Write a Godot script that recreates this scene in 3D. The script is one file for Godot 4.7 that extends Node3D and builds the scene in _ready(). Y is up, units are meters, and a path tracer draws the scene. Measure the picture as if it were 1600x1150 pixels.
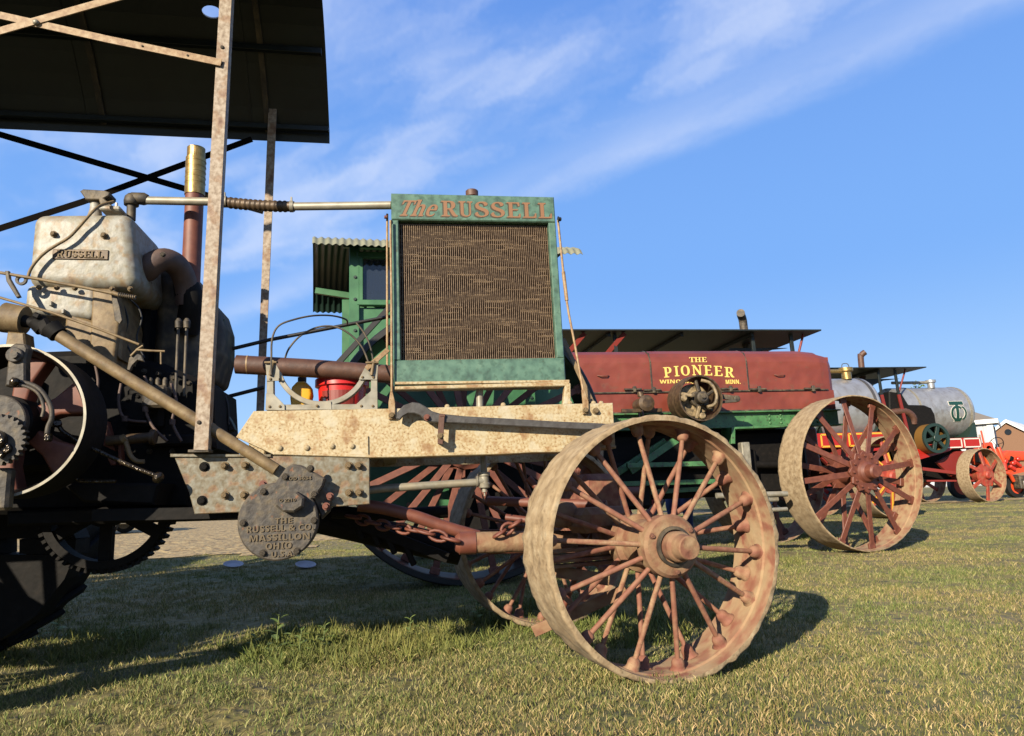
extends Node3D

var M := {}
var bolt_mesh: ArrayMesh
var rivet_mesh: ArrayMesh
var rng := RandomNumberGenerator.new()


func _ready() -> void:
	rng.seed = 7
	var cam := Camera3D.new()
	cam.name = "camera"
	cam.transform = Transform3D(Basis(Vector3(0.985, -0.039, 0.167), Vector3(0.009, 0.984, 0.18), Vector3(-0.171, -0.176, 0.969)), Vector3(0, 0.75, 0))
	cam.fov = 55.195
	cam.near = 0.05
	cam.far = 3000.0
	add_child(cam)
	cam.current = true
	var sun := DirectionalLight3D.new()
	sun.name = "sun"
	sun.light_energy = 1.6
	sun.light_color = Color(1.0, 0.945, 0.85)
	sun.light_angular_distance = 0.5
	sun.shadow_enabled = true
	var az := deg_to_rad(39.0)
	var el := deg_to_rad(22.0)
	var going := Vector3(sin(az) * cos(el), -sin(el), -cos(az) * cos(el))
	sun.transform = Transform3D(Basis.looking_at(going, Vector3.UP), Vector3(-20, 15, 20))
	sun.sky_mode = DirectionalLight3D.SKY_MODE_LIGHT_ONLY
	add_child(sun)
	var we := WorldEnvironment.new()
	we.name = "world_environment"
	var e := Environment.new()
	e.background_mode = Environment.BG_SKY
	e.sky = Sky.new()
	e.sky.sky_material = sky_material()
	e.tonemap_mode = Environment.TONE_MAPPER_LINEAR
	e.tonemap_exposure = 2.25
	e.sdfgi_enabled = true
	e.ssao_enabled = true
	e.ssil_enabled = true
	we.environment = e
	add_child(we)

	materials()
	small_meshes()
	ground()
	buildings()
	antique_tractor()
	hook_wrench()
	platform_things()
	red_tractor()
	twin_tractors()
	orange_tractor()
	bystander()
	far_car()
	added_steam_tractor()
	ground_bits()
	grass()


# ---------------------------------------------------------------- sky
func sky_material() -> PanoramaSkyMaterial:
	var w := 2048
	var h := 1024
	var wisp := FastNoiseLite.new()
	wisp.seed = 11
	wisp.noise_type = FastNoiseLite.TYPE_SIMPLEX_SMOOTH
	wisp.frequency = 1.0
	wisp.fractal_octaves = 7
	wisp.fractal_gain = 0.58
	wisp.domain_warp_enabled = true
	wisp.domain_warp_amplitude = 0.5
	wisp.domain_warp_frequency = 0.6
	var broad := FastNoiseLite.new()
	broad.seed = 5
	broad.noise_type = FastNoiseLite.TYPE_SIMPLEX_SMOOTH
	broad.frequency = 0.45
	broad.fractal_octaves = 3
	var data := PackedFloat32Array()
	data.resize(w * h * 3)
	var top := Color(0.048, 0.117, 0.340)
	var mid := Color(0.098, 0.207, 0.43)
	var low := Color(0.21, 0.325, 0.465)
	# the long cirrus streak, as a straight line in the flat cloud layer
	var a := Vector3(13.44, 24.16, -50) - Vector3(0, 0.75, 0)
	var b := Vector3(56.142, 43.363, -50) - Vector3(0, 0.75, 0)
	var pa := Vector2(a.x, a.z) / a.y
	var pb := Vector2(b.x, b.z) / b.y
	var along := (pb - pa).normalized()
	var across := Vector2(-along.y, along.x)
	if across.dot(-pa) < 0.0:
		across = -across
	for j in h:
		var lat := PI * (0.5 - (j + 0.5) / h)
		var up := sin(lat)
		var out := cos(lat)
		var t: float = clampf(up, 0.0, 1.0)
		var base := low.lerp(mid, smoothstep(0.0, 0.30, t)).lerp(top, smoothstep(0.22, 0.85, t))
		for i in w:
			var c := base
			if up > 0.02:
				var lon := TAU * (i + 0.5) / w
				var p := Vector2(sin(lon), -cos(lon)) * out / up
				var s := (p - pa).dot(along)
				var d := (p - pa).dot(across)
				var n := wisp.get_noise_2d(s * 0.9 + d * 0.5, d * 2.0 - s * 0.2) * 0.5 + 0.5
				var m := broad.get_noise_2d(s * 0.8, d * 1.1) * 0.5 + 0.5
				var edge := d + (n - 0.5) * 0.16
				var band := smoothstep(-0.10, 0.06, edge) * (1.0 - smoothstep(0.02, 0.34, edge)) * (0.05 + 1.3 * n)
				var veil := smoothstep(0.32, 0.72, n * 0.74 + m * 0.30) * smoothstep(-0.02, 0.30, d) * (0.25 + 0.9 * n)
				var cover := clampf(maxf(band * 0.62, veil * 0.75), 0.0, 1.0) * smoothstep(0.02, 0.18, up)
				c = base.lerp(Color(0.345, 0.38, 0.465), cover * 0.78)
			var k := (j * w + i) * 3
			data[k] = c.r
			data[k + 1] = c.g
			data[k + 2] = c.b
	var im := Image.create_from_data(w, h, false, Image.FORMAT_RGBF, data.to_byte_array())
	var p := PanoramaSkyMaterial.new()
	p.panorama = ImageTexture.create_from_image(im)
	return p


# ---------------------------------------------------------------- materials
func ramp(stops: Array) -> Gradient:
	var g := Gradient.new()
	var o := PackedFloat32Array()
	var c := PackedColorArray()
	for s in stops:
		o.append(s[0])
		c.append(s[1])
	g.offsets = o
	g.colors = c
	return g


func noise(sd: int, freq: float, stops: Array, oct := 5, size := 512, kind := FastNoiseLite.TYPE_SIMPLEX_SMOOTH, warp := 0.0) -> NoiseTexture2D:
	var n := FastNoiseLite.new()
	n.seed = sd
	n.noise_type = kind
	n.frequency = freq
	n.fractal_octaves = oct
	if kind == FastNoiseLite.TYPE_CELLULAR:
		n.cellular_return_type = FastNoiseLite.RETURN_DISTANCE
	if warp > 0.0:
		n.domain_warp_enabled = true
		n.domain_warp_amplitude = warp
		n.domain_warp_frequency = freq * 0.7
	var t := NoiseTexture2D.new()
	t.width = size
	t.height = size
	t.seamless = true
	t.noise = n
	if stops.size():
		t.color_ramp = ramp(stops)
	return t


func col(r: int, g: int, b: int, a := 1.0) -> Color:
	var k := 0.81 / 255.0
	return Color(r * k, g * k, b * k, a)


# a worn surface: a mottled coat, spots or stains over it, and a relief
func worn(called: String, coat, s1: float, spots, s2: float, rough: float, metal := 0.0, relief := 0.0, relief_map: Texture2D = null) -> StandardMaterial3D:
	var m := StandardMaterial3D.new()
	m.resource_name = called
	m.uv1_triplanar = true
	m.uv1_scale = Vector3.ONE * s1
	m.uv2_triplanar = true
	m.uv2_scale = Vector3.ONE * s2
	if coat is Texture2D:
		m.albedo_texture = coat
	else:
		m.albedo_color = coat
	if spots:
		m.detail_enabled = true
		m.detail_albedo = spots
		m.detail_blend_mode = BaseMaterial3D.BLEND_MODE_MIX
		m.detail_uv_layer = BaseMaterial3D.DETAIL_UV_2
	m.roughness = rough
	m.metallic = metal
	if relief > 0.0:
		m.heightmap_enabled = true
		m.heightmap_texture = relief_map
		m.heightmap_scale = relief
	M[called] = m
	return m


func plain(called: String, c: Color, rough: float, metal := 0.0) -> StandardMaterial3D:
	var m := StandardMaterial3D.new()
	m.resource_name = called
	m.albedo_color = c
	m.roughness = rough
	m.metallic = metal
	M[called] = m
	return m


func materials() -> void:
	var none := col(90, 50, 25, 0.0)
	var rough_cast := noise(91, 0.02, [[0.0, Color.BLACK], [1.0, Color.WHITE]], 5)
	var crust := noise(92, 0.035, [[0.0, Color.BLACK], [0.45, col(90, 90, 90)], [0.6, col(150, 150, 150)], [1.0, Color.WHITE]], 6)
	var ripple := noise(93, 0.012, [[0.0, Color.BLACK], [1.0, Color.WHITE]], 2)
	# spots shared by several coats
	var rust_specks := noise(21, 0.05, [[0.0, none], [0.66, none], [0.78, col(122, 74, 36, 0.5)], [0.9, col(92, 50, 26, 0.8)], [1.0, col(70, 38, 22, 0.9)]], 7, 512, FastNoiseLite.TYPE_SIMPLEX_SMOOTH, 6.0)
	var rust_stain := noise(22, 0.012, [[0.0, none], [0.54, none], [0.68, col(142, 100, 46, 0.4)], [0.85, col(112, 66, 30, 0.65)], [1.0, col(80, 46, 24, 0.85)]], 7, 512, FastNoiseLite.TYPE_SIMPLEX_SMOOTH, 14.0)
	var dust := noise(23, 0.007, [[0.0, col(150, 130, 95, 0.55)], [0.35, col(150, 130, 95, 0.22)], [0.6, col(150, 130, 95, 0.05)], [1.0, col(150, 130, 95, 0.0)]], 6)
	var chips := noise(24, 0.02, [[0.0, none], [0.70, none], [0.74, col(60, 52, 44, 0.8)], [1.0, col(48, 40, 34, 1.0)]], 4)
	var oil := noise(25, 0.01, [[0.0, col(12, 10, 8, 0.9)], [0.4, col(14, 12, 10, 0.5)], [0.55, col(14, 12, 10, 0.0)], [1.0, col(14, 12, 10, 0.0)]], 5)
	worn("cream", noise(1, 0.055, [[0.0, col(86, 54, 30)], [0.14, col(126, 92, 56)], [0.26, col(166, 142, 100)], [0.5, col(182, 163, 124)], [0.75, col(190, 176, 142)], [1.0, col(196, 186, 160)]], 7), 2.2, noise(61, 0.011, [[0.0, col(120, 74, 34, 0.85)], [0.24, col(142, 98, 48, 0.6)], [0.40, col(160, 126, 70, 0.0)], [0.58, col(190, 178, 146, 0.0)], [0.72, col(190, 180, 152, 0.7)], [1.0, col(196, 188, 168, 0.9)]], 6, 512, FastNoiseLite.TYPE_SIMPLEX_SMOOTH, 12.0), 1.3, 0.62, 0.0, 0.12, rough_cast)
	worn("grey_plate", noise(2, 0.03, [[0.0, col(80, 64, 42)], [0.3, col(106, 96, 72)], [0.55, col(118, 112, 94)], [0.75, col(126, 124, 110)], [1.0, col(144, 136, 114)]], 6), 2.0, rust_stain, 1.9, 0.6, 0.0, 0.15, rough_cast)
	worn("grey_cast", noise(3, 0.02, [[0.0, col(122, 108, 76)], [0.25, col(146, 140, 120)], [0.55, col(156, 154, 142)], [1.0, col(168, 166, 156)]], 6), 1.6, noise(62, 0.014, [[0.0, none], [0.53, none], [0.68, col(150, 118, 60, 0.5)], [0.88, col(132, 92, 44, 0.7)], [1.0, col(96, 60, 30, 0.85)]], 7, 512, FastNoiseLite.TYPE_SIMPLEX_SMOOTH, 10.0), 1.9, 0.55, 0.0, 0.2, rough_cast)
	worn("tan_metal", noise(4, 0.015, [[0.0, col(84, 68, 42)], [0.5, col(122, 101, 66)], [1.0, col(148, 128, 92)]], 6), 2.0, rust_specks, 3.7, 0.65, 0.0, 0.12, rough_cast)
	worn("post_paint", noise(5, 0.03, [[0.0, col(110, 88, 68)], [0.35, col(146, 128, 106)], [0.65, col(164, 148, 128)], [1.0, col(180, 168, 150)]], 6), 2.4, rust_stain, 1.3, 0.6, 0.0, 0.1, rough_cast)
	worn("strap_paint", noise(6, 0.02, [[0.0, col(122, 86, 50)], [0.5, col(158, 128, 88)], [1.0, col(180, 160, 128)]], 6), 2.4, rust_specks, 3.3, 0.6)
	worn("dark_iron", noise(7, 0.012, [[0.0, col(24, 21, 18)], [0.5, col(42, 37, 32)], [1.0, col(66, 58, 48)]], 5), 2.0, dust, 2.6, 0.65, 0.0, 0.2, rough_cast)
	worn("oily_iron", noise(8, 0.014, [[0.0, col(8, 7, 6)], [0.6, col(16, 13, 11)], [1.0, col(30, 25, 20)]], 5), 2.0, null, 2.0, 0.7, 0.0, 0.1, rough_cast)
	M.oily_iron.metallic_specular = 0.3
	worn("wet_oil", noise(9, 0.03, [[0.0, col(22, 18, 12)], [0.5, col(58, 48, 34)], [1.0, col(110, 98, 78)]], 5), 3.0, oil, 2.0, 0.2, 0.5, 0.3, crust)
	worn("cover_iron", noise(10, 0.016, [[0.0, col(44, 41, 38)], [0.45, col(68, 63, 56)], [0.75, col(88, 79, 64)], [1.0, col(106, 93, 70)]], 6), 2.5, noise(26, 0.012, [[0.0, col(50, 46, 42, 0.7)], [0.3, col(56, 50, 46, 0.2)], [0.45, none], [0.78, none], [0.9, col(138, 84, 50, 0.6)], [1.0, col(140, 84, 50, 0.8)]], 5), 3.0, 0.7, 0.0, 0.25, rough_cast)
	plain("cover_lettering", col(98, 84, 60), 0.75)
	worn("brown_pipe", noise(12, 0.01, [[0.0, col(66, 40, 28)], [0.5, col(84, 53, 38)], [1.0, col(104, 70, 52)]], 5), 2.0, rust_specks, 2.5, 0.6, 0.0, 0.1, rough_cast)
	worn("cast_brown", noise(63, 0.014, [[0.0, col(64, 48, 42)], [0.5, col(86, 66, 58)], [1.0, col(106, 84, 72)]], 5), 2.0, null, 2.0, 0.65, 0.0, 0.15, rough_cast)
	worn("red_rust", noise(13, 0.012, [[0.0, col(90, 44, 30)], [0.5, col(110, 57, 40)], [1.0, col(132, 78, 56)]], 6), 2.0, rust_specks, 3.0, 0.6)
	worn("brass", noise(14, 0.02, [[0.0, col(140, 110, 60)], [0.6, col(186, 156, 96)], [1.0, col(205, 180, 126)]], 4), 3.0, null, 2.0, 0.4, 0.75)
	worn("galvanised_pipe", noise(15, 0.012, [[0.0, col(120, 114, 98)], [0.5, col(150, 146, 132)], [1.0, col(176, 170, 152)]], 5), 2.0, dust, 2.0, 0.5, 0.25)
	worn("radiator_green", noise(16, 0.014, [[0.0, col(58, 84, 72)], [0.35, col(78, 110, 94)], [0.6, col(88, 122, 104)], [1.0, col(104, 136, 116)]], 6), 2.2, noise(27, 0.016, [[0.0, none], [0.62, none], [0.72, col(52, 88, 72, 0.4)], [0.86, col(52, 82, 66, 0.6)], [0.95, col(96, 74, 46, 0.8)], [1.0, col(92, 62, 40, 1.0)]], 6), 2.6, 0.42)
	plain("letter_tan", col(140, 98, 64), 0.6)
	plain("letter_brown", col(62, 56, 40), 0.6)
	worn("grille_wire", noise(17, 0.03, [[0.0, col(80, 62, 46)], [0.5, col(118, 96, 74)], [1.0, col(150, 128, 102)]], 4), 3.0, null, 2.0, 0.55, 0.2)
	worn("straw_fin", noise(18, 0.04, [[0.0, col(98, 80, 56)], [0.5, col(134, 112, 80)], [1.0, col(166, 144, 108)]], 4), 5.0, null, 2.0, 0.8)
	plain("core_brown", col(50, 40, 31), 0.9)
	worn("canopy_paint", noise(19, 0.008, [[0.0, col(12, 18, 18)], [0.5, col(20, 29, 27)], [1.0, col(32, 40, 35)]], 5), 1.0, null, 1.0, 0.5)
	plain("black_paint", col(18, 16, 15), 0.5)
	plain("brace_shade_black", col(20, 17, 15), 1.0).metallic_specular = 0.1  # near-black that paints in canopy shade on the far straps
	plain("black_rubber", col(14, 14, 14), 0.6)
	worn("mud", noise(31, 0.014, [[0.0, col(108, 90, 66)], [0.25, col(142, 121, 91)], [0.55, col(160, 139, 107)], [0.8, col(172, 153, 122)], [1.0, col(182, 167, 140)]], 7), 1.8, noise(32, 0.02, [[0.0, none], [0.64, none], [0.8, col(110, 86, 56, 0.35)], [1.0, col(84, 66, 44, 0.8)]], 6), 2.4, 0.95, 0.0, 0.3, crust)
	worn("mud_red", noise(33, 0.012, [[0.0, col(124, 64, 48)], [0.24, col(138, 82, 62)], [0.36, col(154, 112, 84)], [0.5, col(164, 134, 100)], [1.0, col(178, 154, 120)]], 7), 1.3, dust, 2.4, 0.9, 0.0, 0.3, rough_cast)
	worn("spoke_red", noise(34, 0.012, [[0.0, col(104, 52, 40)], [0.4, col(128, 72, 56)], [0.7, col(146, 96, 74)], [1.0, col(166, 124, 96)]], 6), 2.5, dust, 3.0, 0.8, 0.0, 0.2, rough_cast)
	worn("spoke_dusty", noise(64, 0.014, [[0.0, col(116, 66, 50)], [0.35, col(142, 96, 72)], [0.65, col(160, 128, 96)], [1.0, col(174, 148, 116)]], 6), 2.5, rust_specks, 3.0, 0.85, 0.0, 0.2, rough_cast)
	worn("hub_dust", noise(35, 0.01, [[0.0, col(104, 54, 38)], [0.35, col(126, 80, 58)], [0.6, col(142, 108, 78)], [1.0, col(160, 134, 102)]], 6), 2.2, dust, 2.6, 0.85, 0.0, 0.3, rough_cast)
	worn("hood_red", noise(36, 0.006, [[0.0, col(110, 46, 32)], [0.5, col(126, 56, 40)], [1.0, col(138, 66, 48)]], 5), 0.7, noise(37, 0.01, [[0.0, none], [0.7, none], [0.85, col(120, 78, 58, 0.4)], [1.0, col(84, 48, 36, 0.6)]], 5), 1.2, 0.45, 0.0, 0.6, ripple)
	plain("gold_letter", col(236, 208, 110), 0.5)
	worn("frame_green", noise(38, 0.01, [[0.0, col(52, 96, 56)], [0.5, col(70, 120, 72)], [1.0, col(86, 136, 84)]], 5), 1.2, chips, 1.6, 0.45)
	worn("cab_green", noise(39, 0.008, [[0.0, col(44, 92, 58)], [0.5, col(58, 110, 70)], [1.0, col(72, 124, 82)]], 4), 1.0, null, 1.0, 0.4)
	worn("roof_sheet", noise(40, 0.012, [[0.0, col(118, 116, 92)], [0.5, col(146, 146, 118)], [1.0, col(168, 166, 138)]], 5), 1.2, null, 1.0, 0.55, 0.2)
	plain("pane_dark", Color(0.16, 0.19, 0.24, 0.55), 0.05)
	M.pane_dark.transparency = BaseMaterial3D.TRANSPARENCY_ALPHA
	worn("pulley_iron", noise(41, 0.015, [[0.0, col(54, 42, 30)], [0.5, col(84, 66, 46)], [1.0, col(120, 98, 70)]], 5), 2.0, null, 2.0, 0.5, 0.3)
	worn("clutch_tan", noise(42, 0.02, [[0.0, col(98, 84, 60)], [0.5, col(146, 126, 92)], [1.0, col(172, 150, 112)]], 5), 2.0, oil, 2.0, 0.6)
	worn("tank_silver", noise(43, 0.008, [[0.0, col(158, 158, 156)], [0.5, col(176, 177, 178)], [1.0, col(194, 196, 198)]], 4), 0.8, noise(44, 0.01, [[0.0, none], [0.6, none], [0.9, col(140, 132, 118, 0.5)], [1.0, col(128, 116, 98, 0.6)]], 5), 0.9, 0.42, 0.55, 0.5, ripple)
	plain("frame_red", col(168, 32, 22), 0.4)
	plain("dull_red", col(126, 34, 24), 0.5)
	plain("trim_yellow", col(226, 168, 52), 0.45)
	plain("trim_white", col(222, 216, 206), 0.5)
	plain("bright_red", col(190, 46, 26), 0.4)
	plain("emblem_green", col(16, 62, 52), 0.5)
	worn("wheel_red", noise(65, 0.012, [[0.0, col(134, 38, 24)], [0.5, col(166, 48, 30)], [1.0, col(186, 66, 42)]], 5), 1.2, dust, 1.6, 0.6)
	plain("orange_paint", col(214, 74, 34), 0.4)
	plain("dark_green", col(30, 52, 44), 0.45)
	plain("ochre_paint", col(128, 92, 40), 0.5)
	plain("white_wall", col(186, 190, 196), 0.8)
	plain("white_trim", col(236, 234, 230), 0.7)
	plain("grey_roof", col(126, 118, 108), 0.9)
	plain("brown_wall", col(132, 98, 74), 0.9)
	plain("window_glass", col(40, 46, 54), 0.1)
	plain("car_white", col(214, 216, 218), 0.25)
	plain("red_plastic", col(200, 30, 26), 0.35)
	plain("yellow_plastic", col(226, 168, 22), 0.35)
	plain("paper_white", col(214, 212, 206), 0.8)
	plain("denim", col(38, 52, 92), 0.9)
	plain("ground_white", col(186, 186, 190), 0.9)
	worn("iron_grey", noise(45, 0.014, [[0.0, col(52, 46, 42)], [0.4, col(66, 63, 60)], [0.8, col(78, 76, 74)], [1.0, col(98, 78, 60)]], 6), 2.4, null, 2.0, 0.55, 0.0, 0.1, rough_cast)
	worn("bark", col(70, 58, 46), 1.0, null, 1.0, 0.9)
	# ground
	worn("ground_turf", noise(51, 0.016, [[0.0, col(84, 80, 40)], [0.3, col(104, 98, 50)], [0.5, col(120, 110, 60)], [0.7, col(134, 120, 72)], [1.0, col(150, 132, 88)]], 6, 1024), 0.34, noise(52, 0.006, [[0.0, col(74, 84, 34, 0.7)], [0.35, col(82, 88, 38, 0.4)], [0.5, col(120, 108, 62, 0.0)], [0.75, col(136, 116, 80, 0.35)], [1.0, col(140, 116, 84, 0.7)]], 5), 0.06, 1.0, 0.0, 3.0, crust)
	M.ground_turf.uv1_world_triplanar = true
	worn("dirt", noise(53, 0.012, [[0.0, col(124, 98, 62)], [0.4, col(172, 146, 96)], [0.7, col(194, 168, 114)], [1.0, col(208, 184, 134)]], 6, 1024), 0.3, noise(54, 0.03, [[0.0, none], [0.66, none], [0.75, col(74, 60, 40, 0.6)], [1.0, col(60, 50, 36, 0.8)]], 5), 0.2, 1.0, 0.0, 4.0, crust)
	for k in ["grass_blade", "weed_leaf", "tree_leaf"]:
		var g := plain(k, Color.WHITE, 0.75)
		g.vertex_color_use_as_albedo = true
		g.backlight_enabled = true
		g.backlight = Color(0.5, 0.5, 0.3)
		g.cull_mode = BaseMaterial3D.CULL_DISABLED


# ---------------------------------------------------------------- shape helpers
func new_st() -> SurfaceTool:
	var s := SurfaceTool.new()
	s.begin(Mesh.PRIMITIVE_TRIANGLES)
	s.set_smooth_group(-1)
	return s


# a quad or triangle wound so that its front faces away from «inside»
func face(s: SurfaceTool, p: Array, inside: Vector3) -> void:
	var n: Vector3 = (p[2] - p[0]).cross(p[1] - p[0]) if p.size() == 3 else (p[3] - p[1]).cross(p[2] - p[0]) * -1.0
	if p.size() == 4:
		n = (p[2] - p[0]).cross(p[3] - p[1]) * -1.0
	var mid := Vector3.ZERO
	for v in p:
		mid += v
	mid /= p.size()
	if n.dot(mid - inside) < 0.0:
		p = p.duplicate()
		p.reverse()
	for k in p.size() - 2:
		s.add_vertex(p[0])
		s.add_vertex(p[k + 1])
		s.add_vertex(p[k + 2])


# a chamfered box
func box(s: SurfaceTool, at: Vector3, size: Vector3, bev := 0.003, b := Basis()) -> void:
	s.set_smooth_group(-1)
	var h := size * 0.5
	bev = minf(bev, minf(h.x, minf(h.y, h.z)) * 0.6)
	var v := {}
	for sx in [-1, 1]:
		for sy in [-1, 1]:
			for sz in [-1, 1]:
				for k in 3:
					var q := Vector3(sx * h.x, sy * h.y, sz * h.z)
					for a in 3:
						if a != k:
							q[a] -= bev * signf(q[a])
					v[[sx, sy, sz, k]] = at + b * q
	for k in 3:
		var i := (k + 1) % 3
		var j := (k + 2) % 3
		for sg in [-1, 1]:
			var quad := []
			for c in [[-1, -1], [1, -1], [1, 1], [-1, 1]]:
				var key := [0, 0, 0, k]
				key[k] = sg
				key[i] = c[0]
				key[j] = c[1]
				quad.append(v[key])
			face(s, quad, at)
		if bev > 0.0:
			for si in [-1, 1]:
				for sj in [-1, 1]:
					var quad := []
					for c in [[-1, i], [1, i], [1, j], [-1, j]]:
						var key := [0, 0, 0, c[1]]
						key[k] = c[0]
						key[i] = si
						key[j] = sj
						quad.append(v[key])
					face(s, quad, at)
	if bev > 0.0:
		for sx in [-1, 1]:
			for sy in [-1, 1]:
				for sz in [-1, 1]:
					face(s, [v[[sx, sy, sz, 0]], v[[sx, sy, sz, 1]], v[[sx, sy, sz, 2]]], at)


# a rectangular bar from a to b; w lies along «side», t across it
func bar(s: SurfaceTool, a: Vector3, b: Vector3, w: float, t: float, facing := Vector3.BACK, bev := 0.002) -> void:
	var y := (b - a).normalized()
	var x := y.cross(facing).normalized()
	var z := x.cross(y)
	box(s, (a + b) * 0.5, Vector3(w, a.distance_to(b), t), bev, Basis(x, y, z))


func frame_of(dir: Vector3) -> Basis:
	var y := dir.normalized()
	var x := y.cross(Vector3.UP if absf(y.y) < 0.9 else Vector3.RIGHT).normalized()
	return Basis(x, y, x.cross(y))


# a round tube through points; r is a number or a list
func tube(s: SurfaceTool, pts: Array, r, sides := 12, caps := true, bore := 0.0) -> void:
	var rings := []
	var b := frame_of(pts[1] - pts[0])
	for i in pts.size():
		var d: Vector3 = (pts[mini(i + 1, pts.size() - 1)] - pts[maxi(i - 1, 0)]).normalized()
		var q := Quaternion(b.y, d) if b.y.dot(d) > -0.999 else Quaternion()
		b = (Basis(q) * b).orthonormalized()
		var rad: float = r[i] if r is Array else r
		var ring := []
		for k in sides:
			var a := TAU * k / sides
			ring.append(pts[i] + (b.x * cos(a) + b.z * sin(a)) * rad)
		rings.append(ring)
	s.set_smooth_group(1)
	for i in pts.size() - 1:
		var c: Vector3 = (pts[i] + pts[i + 1]) * 0.5
		for k in sides:
			var l := (k + 1) % sides
			face(s, [rings[i][k], rings[i][l], rings[i + 1][l], rings[i + 1][k]], c)
	s.set_smooth_group(-1)
	if caps:
		for e in [0, pts.size() - 1]:
			var c: Vector3 = pts[1] if e == 0 else pts[e - 1]
			if bore > 0.0 and e == 0:
				var dir: Vector3 = (pts[1] - pts[0]).normalized()
				for k in sides:
					var l := (k + 1) % sides
					var p0: Vector3 = pts[0] + (rings[0][k] - pts[0]) * bore
					var p1: Vector3 = pts[0] + (rings[0][l] - pts[0]) * bore
					face(s, [rings[0][k], rings[0][l], p1, p0], c)
					var deep: Vector3 = dir * 0.25
					face(s, [p0, p1, p1 + deep, p0 + deep], (p0 + p1) * 0.5 + (p0 - pts[0]))
				continue
			for k in sides:
				face(s, [pts[e], rings[e][k], rings[e][(k + 1) % sides]], c)


# turned shape: profile of (radius, height along axis), counter-clockwise
func lathe(s: SurfaceTool, prof: Array, at := Vector3.ZERO, axis := Vector3.BACK, sides := 24, soft := false, lump := 0.0, lump_min := 0.0, sd := 0) -> void:
	var b := frame_of(axis)
	var n := FastNoiseLite.new()
	n.seed = sd
	n.frequency = 13.0
	n.fractal_octaves = 5
	var grid := []
	for p in prof:
		var ring := []
		for k in sides:
			var a := TAU * k / sides
			var rad: float = p.x
			var q := (b.x * cos(a) + b.z * sin(a))
			var hgt: float = p.y
			if lump > 0.0 and rad > lump_min:
				var raw: Vector3 = q * rad + b.y * hgt
				rad += lump * n.get_noise_3dv(raw)
				hgt += lump * n.get_noise_3dv(raw + Vector3(7, 3, 1)) * 0.9
			ring.append(at + q * rad + b.y * hgt)
		grid.append(ring)
	for i in prof.size() - 1:
		s.set_smooth_group(1 if soft else 1 + i)
		var d: Vector2 = prof[i + 1] - prof[i]
		for k in sides:
			var l := (k + 1) % sides
			var a := TAU * (k + 0.5) / sides
			var outward := (b.x * cos(a) + b.z * sin(a)) * d.y - b.y * d.x
			var quad := [grid[i][k], grid[i][l], grid[i + 1][l], grid[i + 1][k]]
			var c: Vector3 = (quad[0] + quad[1] + quad[2] + quad[3]) * 0.25
			if prof[i].x < 1e-5:
				quad = [grid[i][k], grid[i + 1][l], grid[i + 1][k]]
			elif prof[i + 1].x < 1e-5:
				quad = [grid[i][k], grid[i][l], grid[i + 1][k]]
			face(s, quad, c - outward.normalized())
	s.set_smooth_group(-1)


func disc(s: SurfaceTool, at: Vector3, axis: Vector3, r: float, t: float, sides := 24, bev := 0.0) -> void:
	lathe(s, [Vector2(0, 0), Vector2(r, 0), Vector2(r, t - bev), Vector2(r - bev, t), Vector2(0, t)] if bev > 0.0 else [Vector2(0, 0), Vector2(r, 0), Vector2(r, t), Vector2(0, t)], at, axis, sides)


# a flat outline in x and y, from the front plane z1 back to z0, with a chamfered or rounded front edge
func plate(s: SurfaceTool, poly: Array, z1: float, z0: float, bev := 0.0, round := false) -> void:
	var pk := PackedVector2Array(poly)
	if Geometry2D.is_polygon_clockwise(pk):
		poly = poly.duplicate()
		poly.reverse()
	var n := poly.size()
	if round:
		pillow(s, poly, z1, z0, bev)
		return
	var steps := [[0.0, 0.0]]
	if bev > 0.0:
		steps = [[bev, 0.0], [0.0, bev]]
	var rings := []
	for st in steps:
		var ring := []
		for i in n:
			var p: Vector2 = poly[i]
			var e0: Vector2 = (p - poly[(i + n - 1) % n]).normalized()
			var e1: Vector2 = (poly[(i + 1) % n] - p).normalized()
			var m := Vector2(-e0.y - e1.y, e0.x + e1.x).normalized()
			var k: float = clampf(m.dot(Vector2(-e1.y, e1.x)), 0.45, 1.0)
			p += m * st[0] / k
			ring.append(Vector3(p.x, p.y, z1 - st[1]))
		rings.append(ring)
	var back := []
	for p in poly:
		back.append(Vector3(p.x, p.y, z0))
	rings.append(back)
	var flat := PackedVector2Array()
	for v in rings[0]:
		flat.append(Vector2(v.x, v.y))
	var ids := Geometry2D.triangulate_polygon(flat)
	s.set_smooth_group(-1)
	for k in range(0, ids.size(), 3):
		var a: Vector3 = rings[0][ids[k]]
		var b: Vector3 = rings[0][ids[k + 1]]
		var c: Vector3 = rings[0][ids[k + 2]]
		face(s, [a, b, c], a - Vector3(0, 0, 1))
	for r in rings.size() - 1:
		for i in n:
			var j := (i + 1) % n
			var e: Vector2 = poly[j] - poly[i]
			var outw := Vector3(e.y, -e.x, 0).normalized() + Vector3(0, 0, 0.2)
			var mid: Vector3 = (rings[r][i] + rings[r + 1][j]) * 0.5
			face(s, [rings[r][i], rings[r][j], rings[r + 1][j], rings[r + 1][i]], mid - outw)
	s.set_smooth_group(-1)
	var ids2 := Geometry2D.triangulate_polygon(PackedVector2Array(poly))
	for k in range(0, ids2.size(), 3):
		var a: Vector3 = back[ids2[k]]
		face(s, [a, back[ids2[k + 1]], back[ids2[k + 2]]], a + Vector3(0, 0, 1))


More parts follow.
